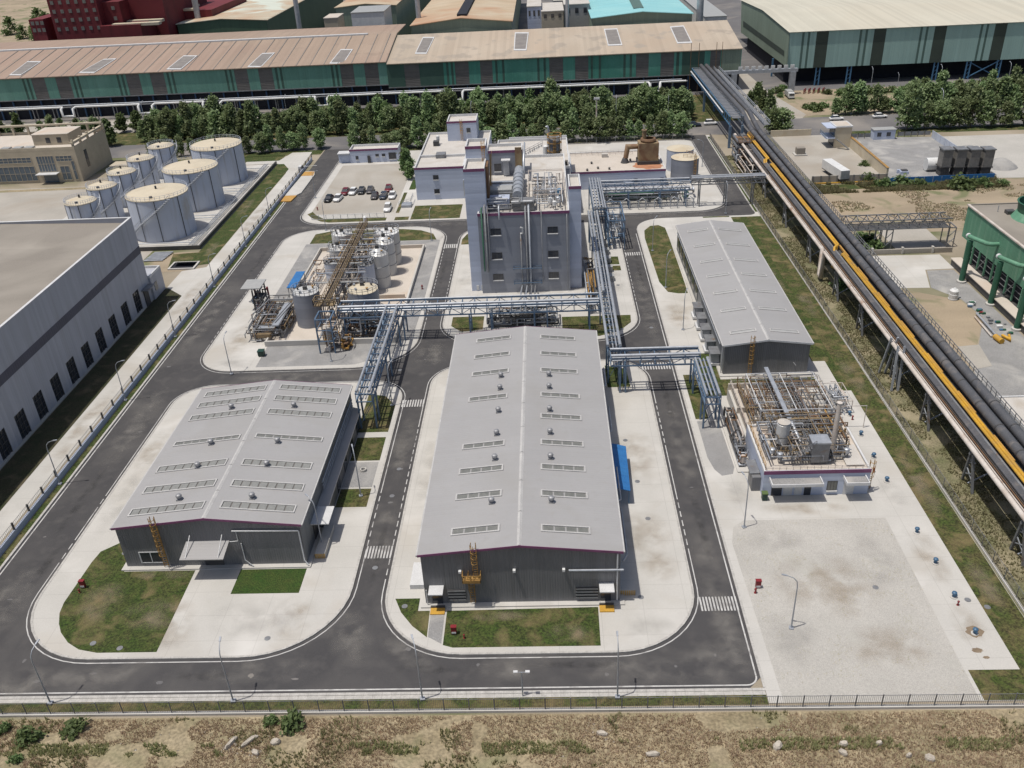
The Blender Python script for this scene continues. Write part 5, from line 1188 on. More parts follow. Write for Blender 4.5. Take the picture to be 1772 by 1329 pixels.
for i, y in enumerate((212.6,225.0,237.9,251.3,264.5)):
    bigtank(-117.3+(.0 if i < 4 else 1.0), y, 3.75, 9.0, ['smaller tank nearest the grey hall roof in the tank farm','second smaller tank back from the grey hall roof','middle smaller tank of the row of five','fourth smaller tank, beside the middle large tank','smaller tank at the far end of its row by the trees'][i], 'small tanks of the tank farm', 215)
DW = thing('dike_wall', (-84,236,.1), 'low dark dike wall closing the tank farm on its road side', 'wall')
MB().box(-84.6,199.6,.1,-84.2,272,1.0).build('wall', MT['dsteel'], DW); MB().box(-131,199.6,.1,-84.6,200,1.0).build('wall', MT['dsteel'], DW)
TP = thing('tank_pipework', (-88,240,.1), 'low white pipe run and walkways between the tanks and the dike', 'pipes')
for x, r in ((-87.4,.12),(-86.9,.1),(-86.4,.14)): MB().tube([(x,201,.8),(x,270,.8)], r, 6).build('pipe', MT['galv'], TP)
for y in (203,221,223,243,246,266): MB().tube([(-105,y,.7),(-86.4,y,.7)], .12, 6).build('pipe', MT['galv'], TP)
m_ = MB()
for y in (204,208,215,222,228,234,244,248,256): m_.rail([(-88.5,y,.1),(-85.5,y+1,.1)], 1.1, 1)
m_.build('handrail', MT['white'], TP)
SH = thing('open_shed', (-126,270,0), 'small flat brown shed roof between the beige office and the tanks', 'shed'); MB().box(-134,265,3.2,-127,270,3.45).build('roof', MT['beige'], SH)
for x in (-133.6,-127.4):
    for y in (265.4,269.6): MB().box(x-.1,y-.1,.1,x+.1,y+.1,3.2).build('post', MT['gsteel'], SH)
PT = thing('sunken_pit', (-81.5,189,0), 'open concrete pit with a tilted dark cover in the lawn below the tank farm', 'pit')
MB().ring(rect(-87.6,186.8,-81.4,191.2), rect(-87.2,187.2,-81.8,190.8), .02, .35).build('rim', MT['conc'], PT); MB().sheet(rect(-87.2,187.2,-81.8,190.8), .09).build('floor', MT['dark'], PT)
MB().add([(-86.9,190.9,.4),(-82,190.9,.4),(-82.0,188.6,1.3),(-86.9,188.6,1.3)], [(0,1,2,3)]).build('cover', MT['dsteel'], PT)
SG = thing('steel_grating', (-93,194,0), 'stack of pale grating panels lying at the foot of the nearest large tank', 'grating')
g0 = MB().box(-95.5,192.5,.15,-90.9,193.1,.3).build('bar', MT['galv'], SG)
for i in range(1,7): inst(g0, 'bar', SG, (i*.12,i*.8,.02*i))

# ================================================================ CHEMICAL PLANT ON ITS ISLAND
CP = thing('bund_wall', (-41,171,.12), 'pale concrete bund walls round the chemical tanks', 'wall')
MB().box(-53.6,147.0,.12,-29.4,195.0,.2).build('bund_floor', MT['roofP'], CP)
MB().box(-53.9,146.6,.12,-29.0,147.0,1.2).build('wall', MT['conc'], CP); MB().box(-53.9,195.0,.12,-29.0,195.35,1.0).build('wall', MT['roofP'], CP)
MB().box(-29.4,147.0,.12,-29.0,195.0,1.05).build('wall', MT['conc'], CP); MB().box(-53.9,147.0,.12,-53.6,195.0,1.05).build('wall', MT['conc'], CP)
MB().box(-53.6,166.8,.2,-30,167.1,1.0).build('wall', MT['roofP'], CP)
def ptank(x, y, r, h, label, mt_='wtank', top='white', cone=.8, hoops=2, plat=True, z=.2):
    t = thing('process_tank', (x,y,z), label, 'tank', 'tanks of the chemical plant')
    MB().lathe((x,y,z), [(r,0),(r,h)], 28).build('shell', MT[mt_], t)
    MB().lathe((x,y,z), [(r,h),(r*.3,h+cone),(.02,h+cone+.05)], 28).build('roof', MT[top], t)
    for k in range(hoops): MB().lathe((x,y,z), [(r+.01,h*(k+1)/(hoops+1)-.06),(r+.1,h*(k+1)/(hoops+1)),(r+.01,h*(k+1)/(hoops+1)+.06)], 28).build('hoop', MT['gsteel'], t)
    if plat:
        m_ = MB()
        pts = [(x+(r+.05)*math.cos(a*PI/9),y+(r+.05)*math.sin(a*PI/9),z+h+.05) for a in range(19)]
        m_.rail(pts, 1.0, .9, .035); m_.build('handrail', MT['galv'], t)
        for k in range(5):
            a = k*1.3+x; m2 = MB().lathe((x+r*.6*math.cos(a),y+r*.6*math.sin(a),z+h+cone*.3), [(.02,0),(.16,0),(.16,.5),(.26,.5),(.26,.6),(.02,.62)], 8).build('nozzle', MT[['dsteel','galv','silver','ochre','dsteel'][k]], t)
        MB().box(x-.35,y-.35,z+h+cone,x+.35,y+.35,z+h+cone+.7).build('agitator', MT['dsteel'], t)
    return t
ptank(-36.0,186.8,2.75,7.3,'white ringed tank farthest back in the east row of the chemical plant', hoops=2, cone=.3)
ptank(-35.6,180.4,2.15,7.3,'white cone-topped tank second from the back in the east row', top='wtank', cone=1.2)
ptank(-35.9,173.6,2.1,7.3,'white cone-topped tank third from the back in the east row', top='wtank', cone=1.2)
ptank(-37.9,169.9,1.7,6.6,'smooth pale blue tank between the cone-topped pair and the open tank', 'tank', 'gsteel', .2, 0)
ptank(-36.2,156.6,3.0,6.8,'squat grey tank with an olive dome just behind the pipe rack', 'tower', 'tanktop', .7, 0)
ptank(-47.3,156.2,2.6,6.9,'tall plain grey tank at the front west of the chemical plant', 'tower', 'wtank', .3, 0)
ptank(-47.1,177.4,1.45,4.1,'short pale blue tank under the walkway on the west row', 'tank', 'gsteel', .2, 1)
ptank(-46.3,187.6,2.3,7.0,'white tank at the back of the west row', top='white', cone=.4)
ptank(-46.4,182.4,1.95,5.6,'white low tank second from the back of the west row', top='white', cone=.6)
ptank(-44.2,172.3,1.0,3.4,'small white vessel beside the walkway piers', top='white', cone=.3, hoops=1)
WK = thing('raised_walkway', (-41.7,171,.2), 'long rusty yellow elevated walkway crossing the chemical plant between the tank rows', 'walkway')
MB().box(-42.3,147.2,7.85,-41.1,192.2,7.95).build('deck', MT['tray'], WK)
for x in (-42.3,-41.1): MB().beam((x,147.2,7.85),(x,192.2,7.85), .14,.3).build('beam', MT['browned'], WK); MB().rail([(x,147.2,7.95),(x,192.2,7.95)], 1.1, 1.5, .045).build('handrail', MT['browned'], WK)
p0 = None
for i in range(8):
    y = 149+i*6
    for x in (-42.3,-41.1):
        if p0 is None: p0 = MB().box(x-.1,y-.1,.2,x+.1,y+.1,7.7).build('post', MT['gsteel'], WK); o0 = (x,y)
        else: inst(p0, 'post', WK, (x-o0[0],y-o0[1],0))
for i, (y, x0, x1) in enumerate(((188.5,-46,-36),(185.6,-45,-37),(182.0,-45.6,-36),(178.6,-45,-37),(175.2,-47,-36),(171.2,-46,-37),(168,-45,-38),(163,-46.5,-36.6),(158.2,-46,-37),(150.5,-43.5,-39.5))):
    MB().box(x0,y,7.5+.02*i,x1,y+.55,7.6+.02*i).build('cross_walkway', MT['galv' if i%2 else 'roofC'], WK)
    MB().rail([(x0,y,7.6),(x1,y,7.6)], 1.0, 1.5, .035).build('handrail', MT['rustwhite' if i%3 else 'browned'], WK)
MB().rail([(-43.6,147.3,7.9),(-39.8,147.3,7.9),(-39.8,149.4,7.9)], 1.1, .9, .06).rail([(-43.6,147.3,7.9),(-43.6,149.4,7.9),(-42.4,149.4,7.9)], 1.1, .9, .06).box(-43.6,147.3,7.7,-39.8,149.4,7.8).build('landing', MT['browned'], WK)
MB().lathe((-41.6,192.4,8), [(.02,0),(.5,.1),(.5,1.1),(.02,1.5)], 12).build('lamp_globe', MT['white'], WK)
CQ = thing('process_pipework', (-41,165,.2), 'dense runs of small pipes and valves between the chemical tanks', 'pipes')
clutter(CQ, -44.5,-39, 150,192, .6,6.0, 70, ['galv','rust','gsteel','browned','rustwhite','dsteel'], .04,.11)
clutter(CQ, -52.8,-48.4, 168,186, .4,3.0, 18, ['rustwhite','galv','rust'], .05,.1)
clutter(CQ, -47.5,-36.5, 168,190, 6.0,7.6, 10, ['galv','silver','rustwhite','ochre'], .05,.12)
clutter(CQ, -39.5,-31, 147.5,153, .4,5.4, 50, ['dsteel','galv','gsteel','rust','steel'], .06,.16)
for i in range(12): vessel(CQ, -43.4+ (i%2)*3.2, 152.5+i*3.1, .2, .4, 1.1, cl.choice(['dsteel','galv','white','ochre']))
LW = thing('loading_skid', (-55.5,155,.12), 'low grey pump and pipe loading skid at the west side of the chemical plant', 'skid')
clutter(LW, -58.3,-50.5, 148.5,165, .3,2.8, 120, ['galv','browned','gsteel','dsteel','gsteel','rust'], .04,.09)
for pts in ([(-57.8,153.5,.3),(-57.8,153.5,3.6),(-56.2,160.5,3.6),(-51,160.5,3.6)], [(-52.5,150.5,3.2),(-51.2,159.8,3.2)], [(-53.0,150.5,3.2),(-51.8,159.8,3.2)]): MB().tube(pts, .1, 8).build('pipe', MT['gsteel'], LW)
MB().box(-52.9,149.5,2.9,-51.6,159.5,3.15).build('cable_tray', MT['galv'], LW); MB().box(-57.0,150.4,1.9,-52.8,151.6,2.15).build('cable_tray', MT['silver'], LW); MB().box(-56.5,148.6,1.0,-53.2,149.4,1.7).build('tray_box', MT['browned'], LW)
posts(LW, -57.4,-51.5,150,164,.12,3.0,2,4,'gsteel',.12)
for i in range(10): vessel(LW, -57+cl.random()*5, 150+cl.random()*13, .15, .35, 1.0, cl.choice(['dsteel','galv','white','gsteel']))
LC = thing('loading_canopy', (-60.2,164.5,.12), 'white square canopy on dark posts over the tanker loading arm', 'canopy')
MB().box(-62.4,162.6,5.0,-58.4,167.4,5.2).build('roof', MT['roofC'], LC)
for x, y in ((-59.9,161.9),(-58.9,162.4),(-59.9,166.6),(-58.8,166.6)): MB().box(x-.12,y-.12,.12,x+.12,y+.12,5.0).build('post', MT['dsteel'], LC)
MB().box(-60.6,162.2,2.6,-58.3,166.0,2.8).build('platform', MT['dsteel'], LC); clutter(LC, -61,-57.6,161.5,166,1.0,4.4,16,['dsteel','gsteel','red','steel'],.06,.16)
BC = thing('small_canopy', (-53.6,171.5,.12), 'narrow bright blue roof over a pump row in the chemical plant', 'canopy'); MB().box(-54.5,167.4,2.95,-52.6,176.0,3.1).build('roof', MT['bluesheet'], BC)
for x in (-54.3,-52.8):
    for y in (167.7,171.7,175.7): MB().box(x-.06,y-.06,.14,x+.06,y+.06,2.95).build('post', MT['gsteel'], BC)
BF = thing('steel_tower', (-41.1,145,.14), 'dark blue steel frame holding a white vessel in front of the chemical plant', 'frame')
posts(BF, -42.6,-39.8,143.2,146.8,.14,7.0,2,2,'steel',.24)
for z in (2.6,4.8): 
    for y in (143.2,146.8): MB().beam((-42.6,y,z),(-39.8,y,z), .16).build('beam', MT['steel'], BF)
    for x in (-42.6,-39.8): MB().beam((x,143.2,z),(x,146.8,z), .16).build('beam', MT['steel'], BF)
vessel(BF, -41.4,145.2,1.2,.85,3.0,'roofW'); vessel(BF, -41.3,144.1,.14,.6,.9,'roofW', legs=False); clutter(BF,-42.2,-38.6,143.6,147,.6,5.8,22,['ochre','rust','rustwhite','galv'],.05,.12)
MB().rail([(-42.5,143.4,4.9),(-39.9,143.4,4.9)], 1, .8).rail([(-42.5,143.4,2.7),(-39.9,143.4,2.7)], 1, .8).build('handrail', MT['ochre'], BF)
RP = thing('recycling_pump', (-38.4,145.4,.14), 'rusty orange pump group beside the dark blue frame', 'pumps'); clutter(RP,-39.2,-36.8,143.8,147,.2,2.4,18,['rust','orange','dsteel','gsteel'],.08,.18); vessel(RP,-38.0,145.4,.14,.6,1.3,'rust')
BN = thing('waste_bin', (-53.5,143.0,.13), 'dark green wheeled bin on the concrete beside the bund', 'bin'); MB().box(-54.1,142.5,.3,-53.0,143.5,1.15).build('body', MT['bin'], BN); MB().box(-54.15,142.4,1.16,-52.95,143.6,1.28).build('lid', MT['bin'], BN)
for x in (-54.0,-53.2): MB().tube([(x,142.6,.27),(x+.12,142.6,.27)], .14, 8).build('wheel', MT['tyre'], BN)
BN2 = thing('waste_bin', (28.3,96.9,.13), 'dark green bin at the corner of the treatment building', 'bin'); MB().box(27.9,96.4,.25,28.6,97.1,1.2).build('body', MT['bin'], BN2); MB().box(27.85,96.35,1.21,28.65,97.15,1.33).build('lid', MT['leafd'], BN2)

for i, (px0, px1, pyt, pyb, Y, d, w_, l) in enumerate(((6,34,100,110,392,8,'white','low white hut beyond the left end of the long hall'),(40,62,84,96,420,8,'beige','small beige hut left of the maroon works'),(66,84,78,90,426,8,'roofC','grey hut at the foot of the maroon works'),(10,30,84,94,428,7,'conc2','concrete store near the tracks at upper left'))):
    simple_block('utility_hut', l, px0, px1, pyt, pyb, Y, d, w_, 'roofC', floors=1, bays=2)
for i, off_ in enumerate((0,7,16,24)):
    a, b = at(-20,98-off_), at(96,22-off_*.55); dv = (b-a).normalized(); nv = Vector((-dv.y,dv.x,0))
    struct('rail_track', MB().add([tuple(a-nv*1.6+Vector((0,0,.04+.004*i))),tuple(a+nv*1.6+Vector((0,0,.04+.004*i))),tuple(b+nv*1.6+Vector((0,0,.04+.004*i))),tuple(b-nv*1.6+Vector((0,0,.04+.004*i)))], [(0,1,2,3)]), 'tray' if i % 2 else 'gravel')

# ================================================================ PIPE RACKS
def rack(label, a, b, W_, ztop, zlow, pipes, cols, axis, truss=True, steel='steel', rail=True, ladderlike=True, colz=.12):
    # a, b: start and end along the axis ('X' or 'Y'); W_: (lo, hi) across
    mid = (a+b)/2; lo, hi = W_; cm = (lo+hi)/2
    Pt = (lambda l, c, z: (l,c,z)) if axis == 'X' else (lambda l, c, z: (c,l,z))
    t = thing('pipe_rack', Pt(mid,cm,.12), label, 'pipe rack')
    bb = lambda l0, c0, z0, l1, c1, z1: MB().box(*Pt(l0,c0,z0), *Pt(l1,c1,z1)) if axis == 'X' else MB().box(c0,l0,z0,c1,l1,z1)
    for c in (lo, hi):
        for z in ((zlow, ztop) if truss else (ztop,)): bb(a,c-.09,z-.3,b,c+.09,z-.06).build('girder', MT[steel], t)
    n = max(2, int((b-a)/2.2)); st = (b-a)/n
    cb = None
    for i in range(n+1):
        for z in ((zlow, ztop) if truss else (ztop,)):
            l = a+i*st
            if cb is None: cb = bb(l-.07,lo+.1,z-.25,l+.07,hi-.1,z-.1).build('cross_beam', MT[steel], t); l0, z0 = l, z
            else: inst(cb, 'cross_beam', t, Pt(l-l0,0,z-z0))
    if truss:
        vb = db = db2 = None
        for i in range(n):
            l = a+i*st
            for c in (lo, hi):
                if vb is None: vb = bb(l-.05,c-.05,zlow-.06,l+.05,c+.05,ztop-.3).build('upright', MT[steel], t); q0 = (l,c)
                else: inst(vb, 'upright', t, Pt(l-q0[0],c-q0[1],0))
                if i % 2 == 0:
                    if db is None: db = MB().beam(Pt(l,c,zlow-.1),Pt(l+st,c,ztop-.2),.09).build('brace', MT[steel], t); q1 = (l,c)
                    else: inst(db, 'brace', t, Pt(l-q1[0],c-q1[1],0))
                else:
                    if db2 is None: db2 = MB().beam(Pt(l,c,ztop-.2),Pt(l+st,c,zlow-.1),.09).build('brace', MT[steel], t); q2 = (l,c)
                    else: inst(db2, 'brace', t, Pt(l-q2[0],c-q2[1],0))
    for (c, z, r, m_, *ext) in pipes:
        e0, e1 = (ext if ext else (a,b))
        MB().tube([Pt(e0,c,z),Pt(e1,c,z)], r, 10).build('pipe', MT[m_], t)
    cl0 = None
    for l in cols:
        for c in (lo, hi):
            zt_ = (zlow if truss else ztop)-.3
            if cl0 is None: cl0 = bb(l-.13,c-.13,colz,l+.13,c+.13,zt_).build('column', MT[steel], t); q = (l,c)
            else: inst(cl0, 'column', t, Pt(l-q[0],c-q[1],0))
        MB().beam(Pt(l,lo,.9),Pt(l,hi,zlow-.6),.1).build('brace', MT[steel], t)
    return t
rack('blue-grey trussed pipe rack running east-west in front of the process tower', -39.4, 9.0, (147.6,151.2), 6.9, 5.3,
     [(150.9,7.1,.12,'silver'),(148.0,7.2,.26,'galv'),(148.9,5.75,.16,'silver'),(149.5,5.7,.12,'galv'),(150.1,5.75,.18,'silver'),(150.6,5.65,.1,'rustwhite')],
     (-38.4,-31,-27.4,-15.0,-11,-3.0,-.6,7.2), 'X')
rack('sloping-looking blue pipe rack over the road corner west of the middle warehouse', 116.5, 147.3, (-30.4,-27.9), 7.0, 5.6,
     [(-30.2,7.3,.2,'silver'),(-28.2,7.3,.26,'galv'),(-29.4,5.95,.14,'silver'),(-28.9,5.95,.1,'galv'),(-29.8,5.95,.1,'silver')], (117.2,119.6,130.5,134.0,145.2), 'Y')
rack('long blue pipe rack going north-south along the east side of the tower', 129.2, 196.0, (9.4,11.5), 7.0, 5.6,
     [(9.3,7.35,.24,'silver'),(9.95,7.3,.28,'galv',151,196),(11.3,7.35,.26,'silver'),(10.7,7.2,.12,'galv'),(10.3,5.95,.14,'silver'),(10.9,5.95,.14,'galv')], (129.5,134,152,166,181,190,195), 'Y')
rack('blue pipe rack crossing the east road beyond the zebra crossing', 9.6, 24.0, (126.2,129.0), 6.6, 5.3,
     [(128.8,6.9,.2,'silver'),(126.3,7.0,.26,'galv'),(127.2,5.6,.14,'silver'),(128.1,5.6,.12,'galv')], (11.1,12.0,23.0), 'X')
rack('short blue pipe rack ending at the treatment basins', 114.4, 126.0, (22.9,25.2), 6.0, 4.8,
     [(23.1,6.35,.2,'silver'),(25.0,6.35,.22,'galv'),(23.8,6.2,.14,'silver'),(24.4,6.2,.12,'galv'),(24.2,5.1,.12,'silver')], (114.8,117.4,125.3), 'Y')
rack('blue pipe rack stepping north from the tower corner to the annex', 196.2, 219.0, (10.6,13.4), 7.6, 6.2,
     [(10.7,8.0,.22,'silver'),(11.4,7.95,.22,'galv'),(12.1,7.95,.2,'silver'),(12.8,7.95,.22,'galv'),(13.3,7.9,.18,'silver')], (196.5,199.5,218.4), 'Y')
rack('blue-grey pipe rack running east in front of the low annex', 12.5, 36.0, (217.8,220.6), 6.4, 4.6,
     [(217.9,6.7,.14,'galv'),(220.4,6.7,.2,'silver'),(218.6,4.95,.28,'silver'),(219.4,4.95,.2,'galv'),(220.0,4.9,.14,'rustwhite')], (13.3,20.6,28.5,35.0), 'X')
rack('grey pipe bridge carrying lines over the east road to the long gallery', 36.2, 54.5, (217.4,219.6), 7.2, 6.0,
     [(217.6,7.45,.16,'galv'),(218.4,7.45,.14,'silver'),(219.4,7.45,.18,'galv')], (38.3,44.8,51.6), 'X', truss=True, steel='gsteel')
PB = thing('process_pumps', (25,223.5,.12), 'row of green and silver pumps under the rack in front of the annex', 'pumps')
clutter(PB, 13,38, 221,228, .3,3.0, 60, ['galv','silver','pipegreen','dsteel','steel'], .07,.18)
for x in range(15,37,3): vessel(PB, x, 223.5+ (x%2), .12, .6, 1.5, cl.choice(['pipegreen','dsteel','galv','bin']))
mb = MB()
for x in range(15,37,4): mb.tube([(x,216.8,.3),(x,216.8,2.4),(x+.9,216.8,3.1),(x+1.8,216.8,2.4),(x+1.8,216.8,.3)], .12, 6)
mb.build('pipe_loop', MT['galv'], PB); MB().box(13,221,.12,41,229,.22).build('plinth', MT['conc'], PB)
RS = thing('rack_equipment', (11.5,203,.12), 'stack of blue steel staging and pipes where the racks meet north of the tower', 'staging')
posts(RS, 13.6,17.2,190,203,.12,7.0,2,4,'steel',.22)
for z in (2.6,4.8): 
    for x in (13.6,17.2): MB().beam((x,190,z),(x,203,z),.18).build('beam', MT['steel'], RS)
clutter(RS, 13.6,17, 190,203, 1,7, 26, ['steel','silver','galv','steel'], .07,.16)
MP = thing('valve_manifold', (-5,152.5,.12), 'tangle of valves and bent pipes below the pipe rack before the tower', 'valves')
clutter(MP, -12.2,1.6, 151.4,156.4, .3,3.0, 90, ['galv','silver','gsteel','dsteel','rustwhite'], .05,.14)
clutter(MP, -12.2,1.6, 145.8,147.2, .3,2.4, 24, ['gsteel','dsteel','rustwhite'], .05,.12)
for i in range(14): vessel(MP, -11.8+i*.95, 152.4+(i%3)*1.2, .12, .38, 1.2, cl.choice(['galv','dsteel','silver']))
MB().box(-12.5,145.9,.12,1.9,157.2,.2).build('plinth', MT['conc'], MP)
for x in (-5.6,-4.6,-3.6,-2.9): MB().tube([(x,167.4,1.8),(x,158,4.6),(x,153.5,4.8),(x,152.6,4.2),(x,152.6,.5)], .15, 8).build('pipe', MT['galv' if x < -4 else 'gsteel'], MP)
TE = thing('side_equipment', (8,165,.12), 'dark pumps and rusty ladder squeezed between the tower and the eastern rack', 'machines')
clutter(TE, 7.2,9.2, 156,178, .3,4.2, 40, ['dsteel','gsteel','galv','ochre'], .06,.15); MB().tube([(6.9,161,2.6),(8.2,161,2.6),(8.2,161,.3)], .22, 8).build('pipe', MT['steel'], TE)
for y in (172,177,182,187,191): MB().box(12.2,y,.12,13.6,y+1.6,1.3).build('skid', MT['roofC'], TE)

# ================================================================ THE LONG PIPE GALLERY AT THE RIGHT
GL = thing('pipe_gallery', (58,150,0), 'long elevated pipe gallery with two thick black pipes and yellow gas lines', 'pipe gallery')
y0, y1 = 44, 262
MB().box(55.8,y0,6.0,56.7,y1,6.12).build('cable_tray', MT['tray'], GL); MB().box(56.75,y0,6.3,57.75,y1,6.5).build('cable_cover', MT['blackpipe'], GL)
for x, m_ in ((56.0,'rustwhite'),(56.35,'rust'),(56.6,'tray')): MB().tube([(x,y0,6.25),(x,y1-40,6.25)], .09, 6).build('pipe', MT[m_], GL)
MB().box(58.05,y0,6.0,62.9,y1,6.1).build('deck', MT['dsteel'], GL)
for x, r, m_, z in ((55.35,.34,'rustwhite',6.35),(57.75,.17,'gsteel',6.5)): 
    for s0, s1 in ((y0,y1),): MB().tube([(x,s0,z),(x,168.8 if x<56 else s1,z)], r, 10).build('pipe', MT[m_], GL)
MB().tube([(55.35,168.8,6.35),(55.35,168.8,1.0),(55.5,170.5,.9),(55.5,170.5,6.35),(55.35,172,6.35),(55.35,262,6.35)], .34, 10).build('pipe', MT['rustwhite'], GL)
for x, off in ((58.1,0),(58.58,.5)):
    MB().tube([(x,y0,7.0),(x,166+off,7.0),(x-.4,166.6+off,3.4),(x-.8,168.6+off,3.3),(x-.6,169.4+off,7.1),(x,170.2+off,7.2),(x,228+off,7.2),(x-.5,229,4.6),(x-.9,231,4.5),(x-.9,232,7.2),(x,233,7.2),(x,258,7.2)], .21, 10).build('yellow_gas_pipe', MT['ywpipe'], GL)
MB().tube([(59.0,y0,6.75),(59.0,262,6.75)], .07, 8).build('yellow_gas_pipe', MT['ywpipe'], GL)
for i in range(17): MB().box(58.9,60+i*11.7,6.45,59.2,66+i*11.7,6.85).build('gas_pipe_jacket', MT['orange'], GL)
for x in (60.15, 62.1):
    MB().tube([(x,y0,7.25),(x,262,7.25),(x-.2,276,9.6),(x-1.0,352,9.6)], .68, 16).build('black_pipe', MT['blackpipe'], GL)
    cw = None
    for i in range(36):
        y = 47+i*6.1
        if cw is None: cw = MB().tube([(x,y,7.25),(x,y+.22,7.25)], .73, 16).build('pipe_band', MT['dsteel'], GL); yb = y
        else: inst(cw, 'pipe_band', GL, (0,y-yb,0))
MB().box(62.95,y0,6.1,64.1,262,6.2).build('walkway', MT['gsteel'], GL)
hr = MB().rail([(64.0,y0,6.2),(64.0,262,6.2)], 1.1, 1.5, .045); hr.build('handrail', MT['gsteel'], GL)
for x in (55.9,59.7,62.9): MB().box(x-.1,y0,5.55,x+.1,262,5.98).build('girder', MT['gsteel'], GL)
leg0 = None
for y in [52.5,68.2,84.3,98.8,114.2,127.5,145.5,160.5,180.5,202.0,224,246]:
    if leg0 is None:
        L0 = []
        for x in (55.6,63.6): 
            for dy in (-.8,.8): L0.append(MB().beam((x+(.4 if x<60 else -.4),y+dy*2,0),(x,y+dy*.4,5.5), .3).build('leg', MT['gsteel'], GL))
        L0.append(MB().beam((55.2,y,5.5),(64.3,y,5.5), .35).build('cross_beam', MT['gsteel'], GL)); 
        for z in (1.6,3.4): L0.append(MB().beam((55.9,y-1.0,z),(55.8,y+1.0,z+1.2), .12).build('brace', MT['galv'], GL)); L0.append(MB().beam((55.9,y+1.0,z),(55.8,y-1.0,z+1.2), .12).build('brace', MT['galv'], GL))
        L0.append(MB().beam((56,y,.6),(63.3,y,5.3), .16).build('brace', MT['galv'], GL)); L0.append(MB().beam((63.3,y,.6),(56,y,5.3), .16).build('brace', MT['galv'], GL))
        leg0 = y
    else:
        for o in L0: inst(o, o.name.split('.')[0], GL, (0,y-leg0,0))
for y in (127.5,): 
    for x in (54.6,55.6):
        for yy in (124.5,130.5): MB().beam((x,yy,.0),(x+.4,yy*.5+63.75,7.4), .3).build('leg', MT['galv'], GL)
# raised truss bridge over the public road
TB = thing('truss_bridge', (58.5,310,0), 'blue truss bridge lifting the gallery over the public road', 'bridge')
for x in (55.5,59.4):
    for z in (6.6,9.0): MB().box(x-.12,271,z,x+.12,348,z+.25).build('chord', MT['blue' if x < 56 else 'steel'], TB)
    v0 = None
    for i in range(27):
        y = 271.3+i*2.9
        if v0 is None: v0 = MB().box(x-.1,y-.12,6.85,x+.1,y+.12,9.0).build('upright', MT['blue' if x < 56 else 'steel'], TB)
        else: inst(v0, 'upright', TB, (0,i*2.9,0))
c0 = None
for i in range(39):
    if c0 is None: c0 = MB().box(55.4,271.3,9.25,59.6,271.5,9.4).build('cross_beam', MT['galv'], TB)
    else: inst(c0, 'cross_beam', TB, (0,i*2.0,0))
MB().box(56.2,271,8.7,58.8,348,8.75).build('deck', MT['gsteel'], TB)
for x, y in ((55.6,270.5),(59.2,270.5),(55.6,318),(59.2,318)): MB().box(x-.35,y-.35,0.02,x+.35,y+.35,6.6).build('column', MT['steel'], TB)
MB().box(63.4,262,8.6,65.2,346,8.75).build('walkway', MT['gsteel'], TB); MB().rail([(65.2,262,8.75),(65.2,346,8.75)], 1.1, 2.2, .06).rail([(63.3,262,8.75),(63.3,346,8.75)], 1.1, 2.2, .06).build('handrail', MT['galv'], TB)
MB().tube([(54.9,280,8.4),(54.9,346,8.4)], .22, 8).build('pipe', MT['trim'], TB)
SB = thing('service_tower', (56,255,0), 'rust-stained service platform tower where the gallery meets the road bridge', 'platform')
posts(SB, 54.2,58.6,251,258,0.02,7.0,3,3,'gsteel',.2)
for z in (1.6,3.2,4.9,6.6): MB().box(54.0,250.8,z,58.8,258.2,z+.12).build('deck', MT['rust' if z > 6 else 'gsteel'], SB); MB().rail([(54,250.8,z),(58.8,250.8,z)], .9, 1.2, .05).rail([(54,250.8,z),(54,258.2,z)], .9, 1.2, .05).build('handrail', MT['galv'], SB)
MB().beam((57.6,250.4,0),(57.6,250.4,8.5), .3).build('ladder', MT['ochre'], SB); clutter(SB, 53.6,58.6, 226,258, .4,6.4, 40, ['rust','galv','rustwhite','gsteel'], .08,.2)
MB().rail([(54.2,251,7.0),(58.4,251,7.0),(58.4,258,7.0)], 1.1, 1, .06).build('handrail', MT['ochre'], SB)
# side bridge to the cooling tower
KB = thing('conveyor_bridge', (76,186.5,0), 'weathered lattice bridge running from the gallery to the cooling tower', 'bridge')
for y in (184.8,188.6):
    for z in (4.6,6.6): MB().box(64.2,y-.1,z,87,y+.1,z+.2).build('chord', MT['gsteel'], KB)
    d0 = d1 = None
    for i in range(10):
        x = 64.4+i*2.25
        if d0 is None: d0 = MB().beam((x,y,4.8),(x+1.1,y,6.6), .14).build('brace', MT['gsteel'], KB); d1 = MB().beam((x+1.1,y,6.6),(x+2.2,y,4.8), .14).build('brace', MT['gsteel'], KB)
        else: inst(d0, 'brace', KB, (i*2.25,0,0)); inst(d1, 'brace', KB, (i*2.25,0,0))
d0 = None
for i in range(10):
    if d0 is None: d0 = MB().beam((64.6,184.9,6.75),(65.7,188.5,6.75), .12).beam((65.7,188.5,6.75),(66.8,184.9,6.75), .12).build('brace', MT['gsteel'], KB)
    else: inst(d0, 'brace', KB, (i*2.2,0,0))
MB().box(64.2,185,4.5,87,188.4,4.6).build('deck', MT['dsteel'], KB)
for xx in (71.8,74.2,87.6): 
    posts(KB, xx-.7,xx+.7,185,188.3,0.05,4.5,2,2,'gsteel',.18)
    for z in (.6,2.4): MB().beam((xx-.7,185,z),(xx+.7,185,z+1.6), .12).build('brace', MT['galv'], KB)
LWL = thing('boundary_wall', (78,182.2,0), 'low grey concrete wall crossing behind the pale apron below the lattice bridge', 'wall'); MB().box(64.5,182.0,.03,87,182.3,1.1).build('wall', MT['conc2'], LWL)
for x in (70,76.4,82.8): MB().box(x-.2,181.8,.03,x+.2,182.5,1.5).build('pier', MT['conc'], LWL)
